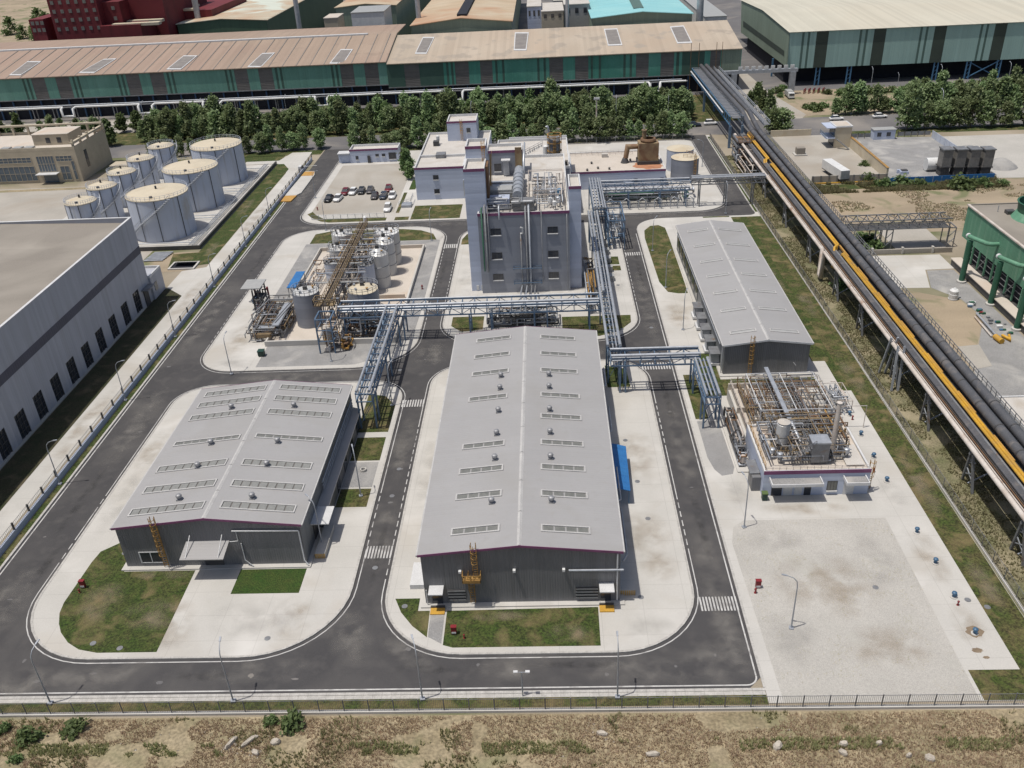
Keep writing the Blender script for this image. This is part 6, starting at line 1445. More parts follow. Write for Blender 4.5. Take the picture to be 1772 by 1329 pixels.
# cooling tower
CT = thing('cooling_tower', (92,150,0), 'green clad cooling tower with a fan ring on its roof at the right edge', 'cooling tower')
MB().box(86.2,60,5.4,104,177.6,12.0).build('wall', MT['ctgreen'], CT); MB().box(86.6,60,12.0,104,177.3,12.1).build('roof', MT['hallroof'], CT)
MB().box(86.0,60,12.0,86.5,177.8,12.25).build('coping', MT['rustwhite'], CT); MB().box(86.5,177.4,12.0,104,177.8,12.25).build('coping', MT['hallroof'], CT)
MB().box(84.0,60,.05,104,175.2,1.4).build('basin', MT['dsteel'], CT); MB().box(83.8,60,1.4,86.0,175.4,1.55).build('basin_kerb', MT['roofP'], CT)
MB().box(87.0,60,1.5,104,176.6,5.4).build('fill_pack', MT['dark'], CT)
c0 = l0 = None
for i in range(26):
    y = 174.5-i*3.0
    if c0 is None: c0 = MB().box(86.1,y,1.55,86.4,y+.28,5.4).build('column', MT['ctgreen'], CT); b0 = MB().beam((86.2,y,1.7),(86.2,y-2.9,5.3), .12).build('brace', MT['gsteel'], CT)
    else: inst(c0, 'column', CT, (0,-i*3.0,0)); (inst(b0, 'brace', CT, (0,-i*3.0,0)) if i % 2 == 0 else None)
    for z in (2.6,3.7,4.7):
        if l0 is None: l0 = MB().box(86.45,y-2.7,z,86.55,y,z+.1).build('louvre_slat', MT['gsteel'], CT); zl = z
        else: inst(l0, 'louvre_slat', CT, (0,-i*3.0,z-zl))
def fan(x, y):
    MB().lathe((x,y,12.1), [(5.2,0),(4.3,1.3)], 40).build('fan_cone', MT['ctgreen'], CT); MB().lathe((x,y,12.1), [(4.3,1.3),(4.5,3.2),(4.7,3.2),(4.7,3.25),(4.35,3.25),(4.15,1.3)], 40).build('fan_ring', MT['pipegreen'], CT)
    m_ = MB().lathe((x,y,12.2), [(.02,1.5),(.6,1.5),(.6,1.0)], 12)
    for k in range(6):
        a = k*PI/3; m_.beam((x+.5*math.cos(a),y+.5*math.sin(a),13.5),(x+4*math.cos(a),y+4*math.sin(a),13.5), .8,.08)
    m_.build('fan_blades', MT['dsteel'], CT); MB().lathe((x,y,12.15), [(4.2,.02),(.02,.02)], 24).build('fan_well', MT['dark'], CT)
fan(96.2,168.5); fan(96.2,150)
MB().box(91.0,171.0,12.1,92.6,172.4,12.8).build('gearbox', MT['dsteel'], CT); MB().beam((90,173,12.1),(90,173,13.4), .1).build('post', MT['galv'], CT)
for y, x0 in ((166.3,82.6),(155.4,83.6),(144.8,83.6),(134,83.6)):
    MB().tube([(x0,y,0),(x0,y,8.7)], .55, 14).build('riser_pipe', MT['pipegreen'], CT)
    MB().tube([(x0,y+.9,9.4),(x0,y,9.5),(x0+.2,y-.6,9.5),(x0+1.6,y-3.4,9.4),(x0+2.4,y-3.8,9.4),(86.3,y-3.8,9.4)], .42, 12).build('elbow_pipe', MT['ctgreen'], CT)
    MB().tube([(x0,y+1.3,9.4),(x0,y+.8,9.4)], .5, 12).build('flange', MT['trim'], CT); MB().lathe((x0,y,0.05), [(.9,0),(.9,.3),(.5,.4)], 12).build('base', MT['conc'], CT)
WT = thing('water_tank', (80.2,161.5,.03), 'white plastic water tank standing by the cooling tower basin', 'tank'); 
wp = at(1400+1180/4.747, 250+1270/4.747, .05); MB().lathe((wp.x,wp.y,.05), [(.85,0),(.88,.2),(.82,.22),(.86,1.1),(.8,1.15),(.84,1.8),(.6,2.05),(.25,2.15),(.25,2.3),(.02,2.3)], 20).build('shell', MT['white'], WT)
JK = thing('scrap_pile', (82,150,.03), 'heap of pipe offcuts, rags and an orange pipe dumped beside the cooling tower', 'scrap')
a, b = at(1690,542,.4), at(1724,580,.4)
MB().tube([tuple(a),tuple(b)], .22, 8).build('pipe', MT['silver'], JK); a2 = at(1687,548,.3); MB().tube([tuple(a2),tuple(at(1716,582,.3))], .16, 8).build('pipe', MT['rustwhite'], JK)
MB().tube([tuple(at(1722,582,.5)),tuple(at(1734,591,.5))], .5, 12).build('orange_pipe', MT['ywpipe'], JK); MB().tube([tuple(at(1734,580,.4)),tuple(at(1748,588,.4)),tuple(at(1746,580,.4))], .25, 8).build('orange_pipe', MT['ywpipe'], JK)
for i in range(26):
    p = at(cl.uniform(1668,1755), 0, .2) if False else at(*(lambda u: (1665+u*85+cl.uniform(-8,8), 518+u*56+cl.uniform(-8,8)))(cl.random()), .15); s_ = cl.uniform(.15,.5)
    MB().box(p.x-s_,p.y-s_*.7,.03,p.x+s_,p.y+s_*.7,.1+s_*.8).build('scrap', MT[cl.choice(['red','steel','white','pipegreen','gsteel','rust','blue'])], JK)
WR = thing('flat_roof_building', (72,108,0), 'pale flat-roofed shed at the right edge beyond the gallery', 'building')
block(WR, 66.2, 60, 82, 115.2, .03, 4.3, 'hallwall', roof='roofW', h=.25, trim=None)
# concrete yard: kiosk building, trailer, walls, tank pit, stone bins
KI = thing('gate_building', (86,268,0), 'two-storey yellow kiosk with blue stair landings in the walled yard', 'building')
ka, kb = at(1172+790/2.953, 755/2.953), at(1172+870/2.953, 762/2.953)
MB().box(85.7,266.0,.03,90.4,272,6.0).build('wall', MT['tanktop'], KI); MB().box(85.5,265.8,6.0,90.6,272.2,6.4).build('parapet', MT['trim'], KI); MB().box(86,266.3,6.41,90.1,271.7,6.45).build('roof', MT['roofP'], KI)
MB().box(83.0,265.6,2.9,85.7,272.2,3.1).build('balcony', MT['wing'], KI); MB().box(83.0,265.6,5.9,85.7,272.2,6.1).build('canopy', MT['wing'], KI); MB().box(85.62,266.6,3.3,85.69,271.4,5.4).build('window', MT['blueglass'], KI); MB().box(85.62,266.6,.3,85.69,271.4,2.6).build('window', MT['glass'], KI)
MB().rail([(83,265.7,3.1),(83,272,3.1)], 1, 1, .05).build('handrail', MT['steel'], KI); MB().beam((86,265.3,2.9),(89.6,263.6,.1), .9,.15).build('stair', MT['gsteel'], KI)
TR = thing('box_trailer', (77.8,242.5,.03), 'long white box trailer parked on the walled concrete yard', 'trailer')
ta, tb = at(1428,279,3.2), at(1456,297,3.2)
ax = Vector((tb.x-ta.x, tb.y-ta.y, 0)).normalized(); sd = Vector((-ax.y, ax.x, 0)); 
tc = Vector(((ta.x+tb.x)/2, (ta.y+tb.y)/2, 0))
TR.location = (tc.x+1, tc.y+.8, .03); TR.rotation_euler = (0,0,math.atan2(ax.y,ax.x)); TR['_o'] = (0,0,0)
MB().box(-5.8,-1.25,1.1,5.8,1.25,3.4).build('body', MT['white'], TR); MB().box(-5.7,-1.2,.85,5.7,1.2,1.08).build('chassis', MT['dsteel'], TR)
d0 = MB().box(5.81,-1.15,1.2,5.87,-.03,3.3).build('door', MT['galv'], TR); inst(d0, 'door', TR, (0,1.17,0))
w0 = MB().tube([(3.2,-1.22,.48),(3.2,-.9,.48)], .48, 14).build('wheel', MT['tyre'], TR)
for x, y in ((1.2,0),(-4.2,0),(0,2.1),(1.2,2.1),(-4.2,2.1)): inst(w0, 'wheel', TR, (x,y,0))
YW = thing('yard_wall', (90.7,255,0), 'long yellow rendered wall dividing the two yards', 'wall'); MB().box(90.4,234.5,.03,90.9,272,3.0).build('wall', MT['tanktop'], YW); MB().box(90.3,234.4,3.0,91.0,272,3.1).build('coping', MT['ochre'], YW)
YW2 = thing('yard_wall', (80,233.6,0), 'yellow-footed wall with piers closing the concrete yard on its near side', 'wall'); MB().box(70.6,233.4,.03,90.3,233.7,1.8).build('wall', MT['conc2'], YW2)
p0 = MB().box(70.6,233.2,.03,71,233.38,1.9).build('pier', MT['gsteel'], YW2)
for i in range(1,10): inst(p0, 'pier', YW2, (i*2.15,0,0))
MB().box(64,232.2,.03,100,232.6,.3).build('kerb', MT['ywpipe'], YW2)
YW3 = thing('yard_wall', (80,281,0), 'brown-patched wall along the far side of the concrete yard', 'wall'); MB().box(70.5,281.0,.03,83,281.3,2.0).build('wall', MT['tanktop'], YW3)
YF = thing('yard_fence', (104,274,0), 'dark paled fence between the yard and the public road', 'fence')
mb0 = None
for i in range(13):
    x = 91.5+i*2.0
    if 99 < x < 106: continue
    if mb0 is None: mb0 = MB().box(x,275,.03,x+.15,275.15,1.9).build('post', MT['dsteel'], YF); pn = MB().box(x+.2,275.04,.4,x+1.9,275.1,1.6).build('panel', MT['gsteel'], YF); xb0 = x
    else: inst(mb0, 'post', YF, (x-xb0,0,0)); inst(pn, 'panel', YF, (x-xb0,0,0))
CB = thing('site_cabin', (102.5,273,0), 'pale site cabin with two dark windows set in the yard fence', 'cabin'); MB().box(99.6,273,.03,106,276,2.9).build('wall', MT['wing'], CB); MB().box(99.4,272.8,2.9,106.2,276.2,3.05).build('roof', MT['roofC'], CB)
for x in (100.6,103.4): MB().box(x,272.93,1,x+1.2,272.99,2.2).build('window', MT['glass'], CB)
YE = thing('mesh_fence', (117.5,252,0), 'leaning blue-grey sheet fence at the far right of the stone yard', 'fence'); p0 = None
for i in range(12):
    y = 234+i*3.3
    if p0 is None: p0 = MB().box(117.1,y,.03,117.2,y+3.1,2.2).build('panel', MT['tank'], YE)
    else: inst(p0, 'panel', YE, (0,i*3.3,0))
for i in range(4):
    p = at(1172+(1340+i*70)/2.953, 905/2.953, 0)
    q = thing('stone_hopper', (p.x+2,p.y+1.8,.03), ['tall dark box hopper nearest the white tank in the row of four','second dark box hopper from the white tank','third dark box hopper from the white tank','rightmost dark box hopper above the blue barrier'][i], 'hopper', 'row of dark box hoppers')
    w = 2.85; x, y = p.x, p.y+.4
    MB().box(x+.2,y+.2,2.6,x+w-.2,y+3.2,6.9).build('body', MT['hopper'], q); MB().box(x,y,6.9,x+w,y+3.4,7.2).build('rim', MT['gsteel'], q); MB().box(x,y,2.3,x+w,y+3.4,2.58).build('rim', MT['dsteel'], q); MB().box(x+.3,y+.3,.03,x+w-.3,y+3.1,2.28).build('base', MT['coal'], q)
WTK = thing('white_tank', (102.5,236,.03), 'round white tank half hidden beside the dark hoppers', 'tank'); p = at(1172+1310/2.953, 885/2.953); MB().tube([(p.x-1.5,p.y+2.5,1.8),(p.x+2.6,p.y+2.5,1.8)], 1.7, 18).build('shell', MT['white'], WTK); MB().box(p.x-1,p.y+1.6,.03,p.x+2,p.y+3.2,.5).build('cradle', MT['gsteel'], WTK)
BBR = thing('site_barrier', (105,233,.03), 'bright blue sheet barrier along the near side of the stone yard', 'barrier'); p, q = at(1538,319), at(1720,311)
for k in range(12):
    a, b = p.lerp(q,k/12), p.lerp(q,(k+.96)/12); MB().add([(a.x,a.y,.03),(b.x,b.y,.03),(b.x,b.y,1.7),(a.x,a.y,1.7),(a.x,a.y+.12,.03),(b.x,b.y+.12,.03),(b.x,b.y+.12,1.7),(a.x,a.y+.12,1.7)], [(0,1,2,3),(7,6,5,4),(3,2,6,7),(0,4,5,1),(0,3,7,4),(1,5,6,2)]).build('panel', MT['bluesheet'], BBR)
CK = thing('concrete_hut', (76.4,262,.03), 'small brown cube hut on a pad in the concrete yard', 'hut'); p = at(1384,268); MB().box(p.x-1.8,p.y-1.5,.03,p.x+1.8,p.y+1.5,.4).build('pad', MT['conc'], CK); MB().box(p.x-1.2,p.y-1,.4,p.x+1.2,p.y+1,2.2).build('body', MT['hallroof'], CK)
GP = thing('stone_heap', (121,238,.03), 'heap of blue-grey crushed stone right of the hoppers', 'gravel heap'); p = at(1172+1650/2.953, 850/2.953)
MB().lathe((p.x,p.y,.02), [(4.4,0),(3.2,.9),(1.6,1.9),(.4,2.3),(.02,2.3)], 14).build('heap', MT['gravel'], GP)
p = at(1172+1490/2.953, 770/2.953); GP2 = thing('stone_heap', (p.x,p.y,.03), 'lower grey stone heap behind the sheet fence', 'gravel heap'); MB().lathe((p.x,p.y,.02), [(4,0),(2.4,.9),(.5,1.5),(.02,1.5)], 14).build('heap', MT['gravel'], GP2)
LP_ = thing('timber_pile', (1,1,.03), 'jumble of dark scrap by the blue barrier in the stone yard', 'scrap'); p = at(1172+1150/2.953, 890/2.953); LP_.location = (p.x,p.y,.03); LP_['_o'] = (0,0,0)
for i in range(8): MB().box(cl.uniform(-1.5,1),cl.uniform(-1,1),0,cl.uniform(1,1.8),cl.uniform(1,1.6),cl.uniform(.3,1.2)).build('scrap', MT[cl.choice(['dsteel','tray','wing'])], LP_)

# ================================================================ FENCES, LAMPS, SMALL THINGS
def fence(label, p, q, step, h, post, panel_mt, base=None, postw=.1, bars=9, phc=None):
    p = Vector(p); q = Vector(q); d = (q-p); L = d.length; d.normalize(); n = int(L/step); ang = math.atan2(d.y,d.x)
    t = thing('fence', tuple(p), label, 'fence'); t.rotation_euler = (0,0,ang); t['_o'] = (0,0,0)
    z0 = base[0] if base else 0
    if base: MB().box(0,-base[1]/2,0,n*step,base[1]/2,base[0]).build('base_wall', MT[base[2]], t)
    a = MB().box(-postw/2,-postw/2,z0,postw/2,postw/2,h+.1).build('post', MT[post], t)
    m_ = MB()
    for k in range(bars): m_.box(.06+(step-.12)*k/(bars-1)-.012,-.012,z0+.05,.06+(step-.12)*k/(bars-1)+.012,.012,h-.03)
    m_.box(.05,-.02,h-.03,step-.05,.02,h+.01).box(.05,-.02,z0+.02,step-.05,.02,z0+.05)
    b = m_.build('panel', MT[panel_mt], t)
    for i in range(1,n): inst(a, 'post', t, (i*step,0,0)); inst(b, 'panel', t, (i*step,0,0))
    inst(a, 'post', t, (n*step,0,0)); return t
fence('long fence with dark posts on a pale blue low wall beside the west ring road', (-73.75,48,0), (-73.75,276,0), 4.05, 2.0, 'dsteel', 'gsteel', (.95,.3,'wing'), .22, 12)
fence('grey mesh fence on a low kerb along the front of the plant', (-75,62.35,0), (52.3,62.2,0), 2.62, 1.9, 'gsteel', 'gsteel', (.32,.34,'conc'), .09, 14)
fence('mesh fence along the green strip on the east side of the plant', (52.7,62.3,0), (51.6,284,0), 3.0, 1.9, 'gsteel', 'gsteel', (.3,.25,'conc'), .08, 14)
fence('thin railing along the front of the car park', (-61.0,217.9,.12), (-40.2,217.6,.12), 1.9, 1.2, 'galv', 'galv', (.12,.2,'conc'), .07, 10)
fence('grey fence behind the tower between plant and public road', (-38,281.4,.1), (46,281.4,.1), 3.0, 1.9, 'gsteel', 'gsteel', (.3,.2,'conc2'), .1, 12)

def lamp(arm=1.3, h=7.4):
    t = thing('street_lamp', (0,0,0), 'x', 'street lamp')
    MB().box(-.25,-.25,0,.25,.25,.18).build('base', MT['galv'], t)
    MB().tube([(0,0,.15),(0,0,h-1.2),(.1,0,h-.45),(.5,0,h),(arm,0,h+.25)], [.09,.065,.055,.05,.045], 8).build('pole', MT['galv'], t)
    MB().add([(arm-.1,-.09,h+.18),(arm+.5,-.11,h+.26),(arm+.5,.11,h+.26),(arm-.1,.09,h+.18),(arm-.1,-.09,h+.27),(arm+.5,-.08,h+.34),(arm+.5,.08,h+.34),(arm-.1,.09,h+.27)],
             [(0,3,2,1),(4,5,6,7),(0,1,5,4),(1,2,6,5),(2,3,7,6),(3,0,4,7)]).build('lamp_head', MT['galv'], t)
    return freeze(t)
L0 = lamp(); first = True
def put_lamp(x, y, rz, label, s=1.0, z=.1):
    global first
    if first: L0.location = (x,y,z); L0.rotation_euler = (0,0,rz); L0['label'] = label; L0['group'] = 'street lamps of the plant'; L0.scale = (s,)*3; first = False
    else: dup(L0, (x,y,z), rz, s, label, 'street lamps of the plant')
for x, y, rz, l in ((-54.9,63.9,1.4,'street lamp leaning over the front road near the left corner'),(-34.9,63.9,1.75,'street lamp on the front fence below the western lawns'),(-14.6,63.9,1.9,'street lamp on the front fence between the two warehouses'),(5.9,63.85,1.57,'street lamp on the front fence below the middle warehouse'),
    (26.1,73.2,2.9,'street lamp standing on the pale gravel yard'),(24.4,91.0,1.9,'street lamp at the near corner of the treatment building apron'),
    (-73.1,104,.1,'street lamp by the west fence beside the hall windows'),(-73.1,128,.1,'street lamp by the west fence, second from the front'),(-73.1,152,.1,'street lamp by the west fence opposite the chemical plant front'),(-73.1,176,.1,'street lamp by the west fence beside the small annex'),(-73.1,200,.1,'street lamp by the west fence below the tank farm'),(-73.1,222,.1,'street lamp by the west fence at the road junction'),
    (-30.6,88.8,2.4,'street lamp on the concrete beside the western warehouse door'),(-27.4,99.5,1.9,'curved lamp on the lawn east of the western warehouse'),(-26.5,124,1.2,'curved lamp at the foot of the western pipe rack'),(-57.2,136.3,1.5,'street lamp on the mid road behind the western warehouse'),
    (23.8,168,1.0,'street lamp on the lawn strip of the eastern block'),(23.4,188.5,1.0,'tall lamp at the narrow end of the eastern lawn strip'),(24.6,148.5,1.2,'street lamp on the concrete west of the eastern warehouse'),
    (43.9,211.5,1.6,'tall lamp on the road bend near the long gallery'),(-27.9,199.8,1.4,'street lamp at the north-east corner of the chemical plant'),(-55.5,209.5,1.5,'street lamp on the road north of the chemical plant'),(-39.9,140,1.5,'thin lamp south of the bund walls'),(44.6,252,2.9,'curved lamp on the east road by the gallery tower'),(-64.0,236,.0,'street lamp at the left edge of the car park')):
    put_lamp(x, y, rz, l, 1.0, .1)
for i, (x, y, rz, s) in enumerate(((-150,333,1.5,1.1),(-128,333,1.5,1.1),(-96,333,1.5,1.1),(-60,334,1.5,1.1),(103,306,1.5,1.2),(118,334,1.5,1.2),(142,333,1.5,1.2),(166,333,1.5,1.2),(126,330,1.5,1.0),(41.5,305.2,1.5,1.2),(24,305.2,1.5,1.2),(-25,305.2,1.5,1.2),(123,284,1.5,1.5))):
    dup(L0, (x,y,.0), rz, s, 'grey street lamp rising among the roadside trees', 'street lamps of the public road')
TL = thing('lamp_post', (-4,64.2,.07), 'short twin-headed lamp on the front fence below the middle warehouse', 'lamp')
MB().tube([(-4,64.2,.07),(-4,64.2,3.6)], .07, 8).build('pole', MT['galv'], TL); MB().beam((-4.6,64.2,3.6),(-3.4,64.2,3.6), .06).build('arm', MT['galv'], TL)
hh = MB().box(-4.85,64.05,3.62,-4.4,64.35,3.75).build('lamp_head', MT['trim'], TL); inst(hh, 'lamp_head', TL, (1.25,0,0))
FM = thing('floodlight_mast', (16.2,286,0), 'tall floodlight mast between the annex and the roadside trees', 'mast')
MB().tube([(16.2,284,0),(16.2,284,13)], [.35,.2], 10).build('pole', MT['rustwhite'], FM); MB().box(15.3,283.4,13,17.1,284.6,13.3).build('platform', MT['gsteel'], FM)
f0 = MB().box(15.4,283.2,13.3,15.9,283.5,13.9).build('floodlight', MT['trim'], FM); inst(f0, 'floodlight', FM, (.6,0,0)); inst(f0, 'floodlight', FM, (1.2,0,0))

# vents and hydrants
def sump():
    t = thing('ground_vent', (0,0,0), 'x', 'vent'); MB().lathe((0,0,0), [(.55,0),(.55,.12),(.02,.13)], 16).build('base', MT['conc'], t)
    MB().lathe((0,0,.13), [(.24,0),(.24,.6),(.42,.65),(.38,.9),(.15,1.05),(.02,1.08)], 14).build('head', MT['sump'], t); MB().box(-.12,-.5,.5,.12,-.2,.7).build('handle', MT['sump'], t); return freeze(t)
S0 = sump()
spots = [(45.8,72.0,'blue ground vent in the brown wet stain on the front of the concrete strip'),(45.8,77.7,'blue ground vent just behind the red hydrant on the concrete strip'),(45.9,83.5,'blue ground vent third from the front of the concrete strip'),(45.8,89.3,'blue ground vent fourth from the front of the concrete strip'),
         (45.7,100.2,'blue ground vent level with the front wall of the treatment building'),(45.8,106.0,'blue ground vent beside the treatment building ladder'),(45.8,111.8,'blue ground vent beside the middle of the basins'),(45.8,117.4,'farthest blue ground vent, by the valve skid')]
for i, (x, y, l) in enumerate(spots):
    if i == 0: S0.scale = (.72,)*3; S0.location = (x,y,.12); S0['label'] = l; S0['group'] = 'blue ground vents on the concrete strip'
    else: dup(S0, (x,y,.12), i*.9, .72, l, 'blue ground vents on the concrete strip')
for nm, x, y, rx, ry in (('wet_stain',45.9,72.3,.95,.8),('wet_stain',45.1,69.6,.6,.35),('wet_stain',45.6,68.6,.35,.2)):
    n = 18; r2 = random.Random(int(x*10)); struct(nm, MB().add([(x+rx*math.cos(2*PI*i/n)*r2.uniform(.75,1.2), y+ry*math.sin(2*PI*i/n)*r2.uniform(.75,1.2), .125) for i in range(n)], [tuple(range(n))]), 'stain')
def hyd():
    t = thing('fire_hydrant', (0,0,0), 'x', 'hydrant'); MB().lathe((0,0,0), [(.2,0),(.2,.1),(.1,.12),(.1,.6),(.16,.62),(.16,.8),(.02,.92)], 12).build('body', MT['red'], t)
    MB().tube([(-.22,0,.5),(.22,0,.5)], .08, 8).build('outlet', MT['red'], t); return freeze(t)
H0 = hyd()
for i, (x, y, z, s, l) in enumerate(((-59.5,80.9,.14,.8,'small red hydrant beside the fire box on the corner lawn'),(45.75,76.4,.12,.9,'small red hydrant on the concrete strip in front of a blue vent'),(23.3,78.9,.13,1.0,'small dark red hydrant on the gravel yard by the zebra crossing'),(-56.1,174.0,.14,1.2,'dark red hydrant on the gravel bed west of the chemical tanks'),(-26.9,171.2,.14,1.3,'red hydrant on the gravel east of the bund'),(-10.8,72.4,.14,.8,'small hydrant beside the red box on the front lawn'),(-61.2,225.6,.13,1.2,'red hydrant in the near left corner of the car park'),(45.9,116.2,.12,1,'red hydrant by the farthest blue vent'),(44.7,102.5,.12,1,'little red hydrant on the concrete strip beside the treatment plant'))):
    if i == 0: H0.location = (x,y,z); H0.scale = (s*.85,)*3; H0['label'] = l; H0['group'] = 'fire hydrants of the plant'
    else: dup(H0, (x,y,z), i, s*.85, l, 'fire hydrants of the plant')
for x, y, z, l in ((-59.4,81.8,.14,'dark red fire equipment box on the corner lawn in front of the western warehouse'),(-12.0,73.1,.14,'red fire box with a white lid front on the lawn before the middle warehouse'),(23.8,79.8,.13,'tall red fire box standing on the pale gravel yard')):
    q = thing('fire_box', (x,y,z), l, 'fire box', 'red fire boxes'); MB().box(x-.3,y-.2,z+.1,x+.3,y+.2,z+1.1).build('body', MT['red'], q); MB().box(x-.34,y-.24,z+1.1,x+.34,y+.24,z+1.18).build('lid', MT['red'], q); MB().box(x-.25,y-.23,z+.2,x+.25,y-.2,z+.45).build('sign_plate', MT['trim'], q)
CC = thing('manhole_ring', (-28.1,105.6,.14), 'pale concrete ring lying on the gravel bed east of the western warehouse', 'ring'); MB().lathe((-28.1,105.6,.14), [(.45,0),(.45,.35),(.32,.35),(.3,.02)], 18).build('ring', MT['conc'], CC)
BM = thing('barrier_gate', (-72.5,264,0), 'white gate pillar with a dark box at the plant entrance', 'gate'); MB().box(-75.1,262.6,0,-74.2,264.6,1.6).build('pillar', MT['trim'], BM); MB().tube([(-73.9,263.6,1.3),(-69.5,263.6,1.5)], .07, 6).build('boom', MT['trim'], BM); MB().box(-74.2,263.2,.4,-73.7,264,1.5).build('box', MT['dsteel'], BM)
for x, y, l in ((-31,61.0,'x'),): pass

# ================================================================ VEHICLES
def car(name, paint, L=4.6, Wd=1.82, Hc=1.5, suv=False):
    t = thing(name, (0,0,0), 'x', 'car'); hw = Wd/2; Hc = Hc+(.2 if suv else 0)
    secs = [(-L/2,.32,.62,.80),(-L/2+.12,.24,.78,.93),(-L/2+.75,.2,.92 if not suv else 1.0,1),(-.1,.2,.95 if not suv else 1.05,1),(L/2-1.25,.2,.90 if not suv else 1.0,1),(L/2-.3,.22,.74,.95),(L/2,.32,.58,.8)]
    V = []; F = []; m_ = 8
    for x, zl, zh, w in secs:
        b_ = .12
        V += [(x,-hw*w+.06,zl),(x,-hw*w,zl+b_),(x,-hw*w,zh-b_),(x,-hw*w+b_,zh),(x,hw*w-b_,zh),(x,hw*w,zh-b_),(x,hw*w,zl+b_),(x,hw*w-.06,zl)]
    for i in range(len(secs)-1):
        for j in range(m_): F.append((i*m_+j,i*m_+(j+1)%m_,(i+1)*m_+(j+1)%m_,(i+1)*m_+j))
    F += [tuple(range(m_-1,-1,-1)), tuple(range((len(secs)-1)*m_,len(secs)*m_))]
    MB().add(V, F, True).build('body', MT[paint], t)
    zb = .9 if not suv else 1.0; xr_, xf = (-L/2+.35, L/2-1.15); tr, tf = (-L/2+(1.15 if not suv else .75), L/2-2.05)
    g = MB().add([(xr_,-hw*.88,zb),(xf,-hw*.88,zb),(xf,hw*.88,zb),(xr_,hw*.88,zb),(tr,-hw*.7,Hc-.06),(tf,-hw*.7,Hc-.06),(tf,hw*.7,Hc-.06),(tr,hw*.7,Hc-.06)], [(4,5,6,7),(0,1,5,4),(1,2,6,5),(2,3,7,6),(3,0,4,7)]); g.build('windows', MT['glass'], t)
    MB().box(tr-.05,-hw*.73,Hc-.06,tf+.08,hw*.73,Hc).build('roof', MT[paint], t)
    w0 = MB().tube([(L/2-.85,-hw+.02,.32),(L/2-.85,-hw+.24,.32)], .33, 14).build('wheel', MT['tyre'], t)
    for dx, dy in ((-(L-1.7),0),(0,Wd-.26),(-(L-1.7),Wd-.26)): inst(w0, 'wheel', t, (dx,dy,0))
    h0 = MB().box(L/2-.06,-hw*.75,.55,L/2+.01,-hw*.45,.7).build('headlight', MT['trim'], t); inst(h0, 'headlight', t, (0,hw*1.2,0))
    MB().box(-L/2-.01,-hw*.78,.62,-L/2+.05,-hw*.5,.76).build('tail_light', MT['red'], t)
    return freeze(t)
MT['cblack'] = mat('black_car_paint', (.015,.016,.018), None, 1, .25, fine=0); MT['cgrey'] = mat('grey_car_paint', (.09,.085,.085), None, 1, .3, metal=.4, fine=0); MT['cwhite'] = mat('white_car_paint', (.75,.75,.74), None, 1, .25, fine=0); MT['cred'] = mat('dark_red_car_paint', (.14,.012,.02), None, 1, .3, fine=0); MT['cnavy'] = mat('navy_car_paint', (.03,.04,.06), None, 1, .25, fine=0)
protos = {}
def put_car(kind, x, y, rz, label, group):
    if kind not in protos:
        p = car('parked_car', {'b':'cblack','g':'cgrey','w':'cwhite','r':'cred','n':'cnavy','ws':'cwhite'}[kind], suv=(kind == 'ws')); protos[kind] = p
        p.location = (x,y,.13); p.rotation_euler = (0,0,rz); p['label'] = label; p['group'] = group; return
    dup(protos[kind], (x,y,.13), rz, 1, label, group)
gcar = 'cars in the car park'; u = -PI/2
for k, x, y, rz, l in (('b',-59.7,233.4,u-.12,'black car at the left end of the car park rows'),('w',-57.2,233.6,u-.12,'white car next to the leftmost black one'),('r',-56.2,239.0,u-.1,'dark red car behind the two leftmost cars'),('w',-54.0,239.0,u-.1,'white car in the back row between the dark red and the black car'),('b',-51.7,239.4,u,'black car in the middle of the back row'),('g',-49.3,239.6,u,'dark grey car at the right of the back row'),
     ('g',-47.2,234.4,u,'grey car third from the right in the front row'),('n',-44.7,234.2,u-.05,'navy blue car between the grey and the white one at right'),('r',-44.3,240.6,u,'red car alone in the back row at the right'),('w',-42.3,234.2,u,'white car at the right end of the front row'),('ws',-42.0,223.6,u,'white van-like car alone near the car park railing')):
    put_car(k, x, y, rz, l, gcar)
groad = 'cars on the public road'
for k, px, py, rz, l in (('w',1166,219,0,'white car stopped on the road left of the gallery bridge'),('ws',1230,216,0,'white car on the road just under the gallery bridge'),('n',1201,219,0,'dark blue car between the two white ones by the gallery bridge'),('w',1447,208,0,'white car on the road behind the yellow kiosk'),('w',1522,204,0,'white car on the road farther right of the yellow kiosk')):
    p = at(px,py); put_car(k, p.x, p.y, rz, l, groad)
p = at(1366,169); q = thing('small_truck', (p.x,p.y,.05), 'light grey small truck at the foot of the white gateway leg', 'truck'); x, y = p.x, p.y
MB().box(x-1.1,y-1.2,.8,x+1.1,y+3.4,2.4).build('cargo_box', MT['roofC'], q); MB().box(x-1,y-3,.5,x+1,y-1.25,2.2).build('cab', MT['cwhite'], q); MB().box(x-.9,y-3.02,1.3,x+.9,y-2.99,2.0).build('windscreen', MT['glass'], q)
w0 = MB().tube([(x-1.05,y-2.2,.42),(x-.8,y-2.2,.42)], .42, 12).build('wheel', MT['tyre'], q)
for dx, dy in ((1.85,0),(0,4.6),(1.85,4.6)): inst(w0, 'wheel', q, (dx,dy,0))
p = at(1408,161); q = thing('red_frame_stack', (p.x,p.y,.03), 'stack of red steel frames beside the works road', 'frames')
for i in range(5): MB().rail([(p.x-4+i*1.7,p.y-1,.03),(p.x-2.6+i*1.7,p.y+1.5,.03)], 1.5, 1, .1).build('frame', MT['red'], q)

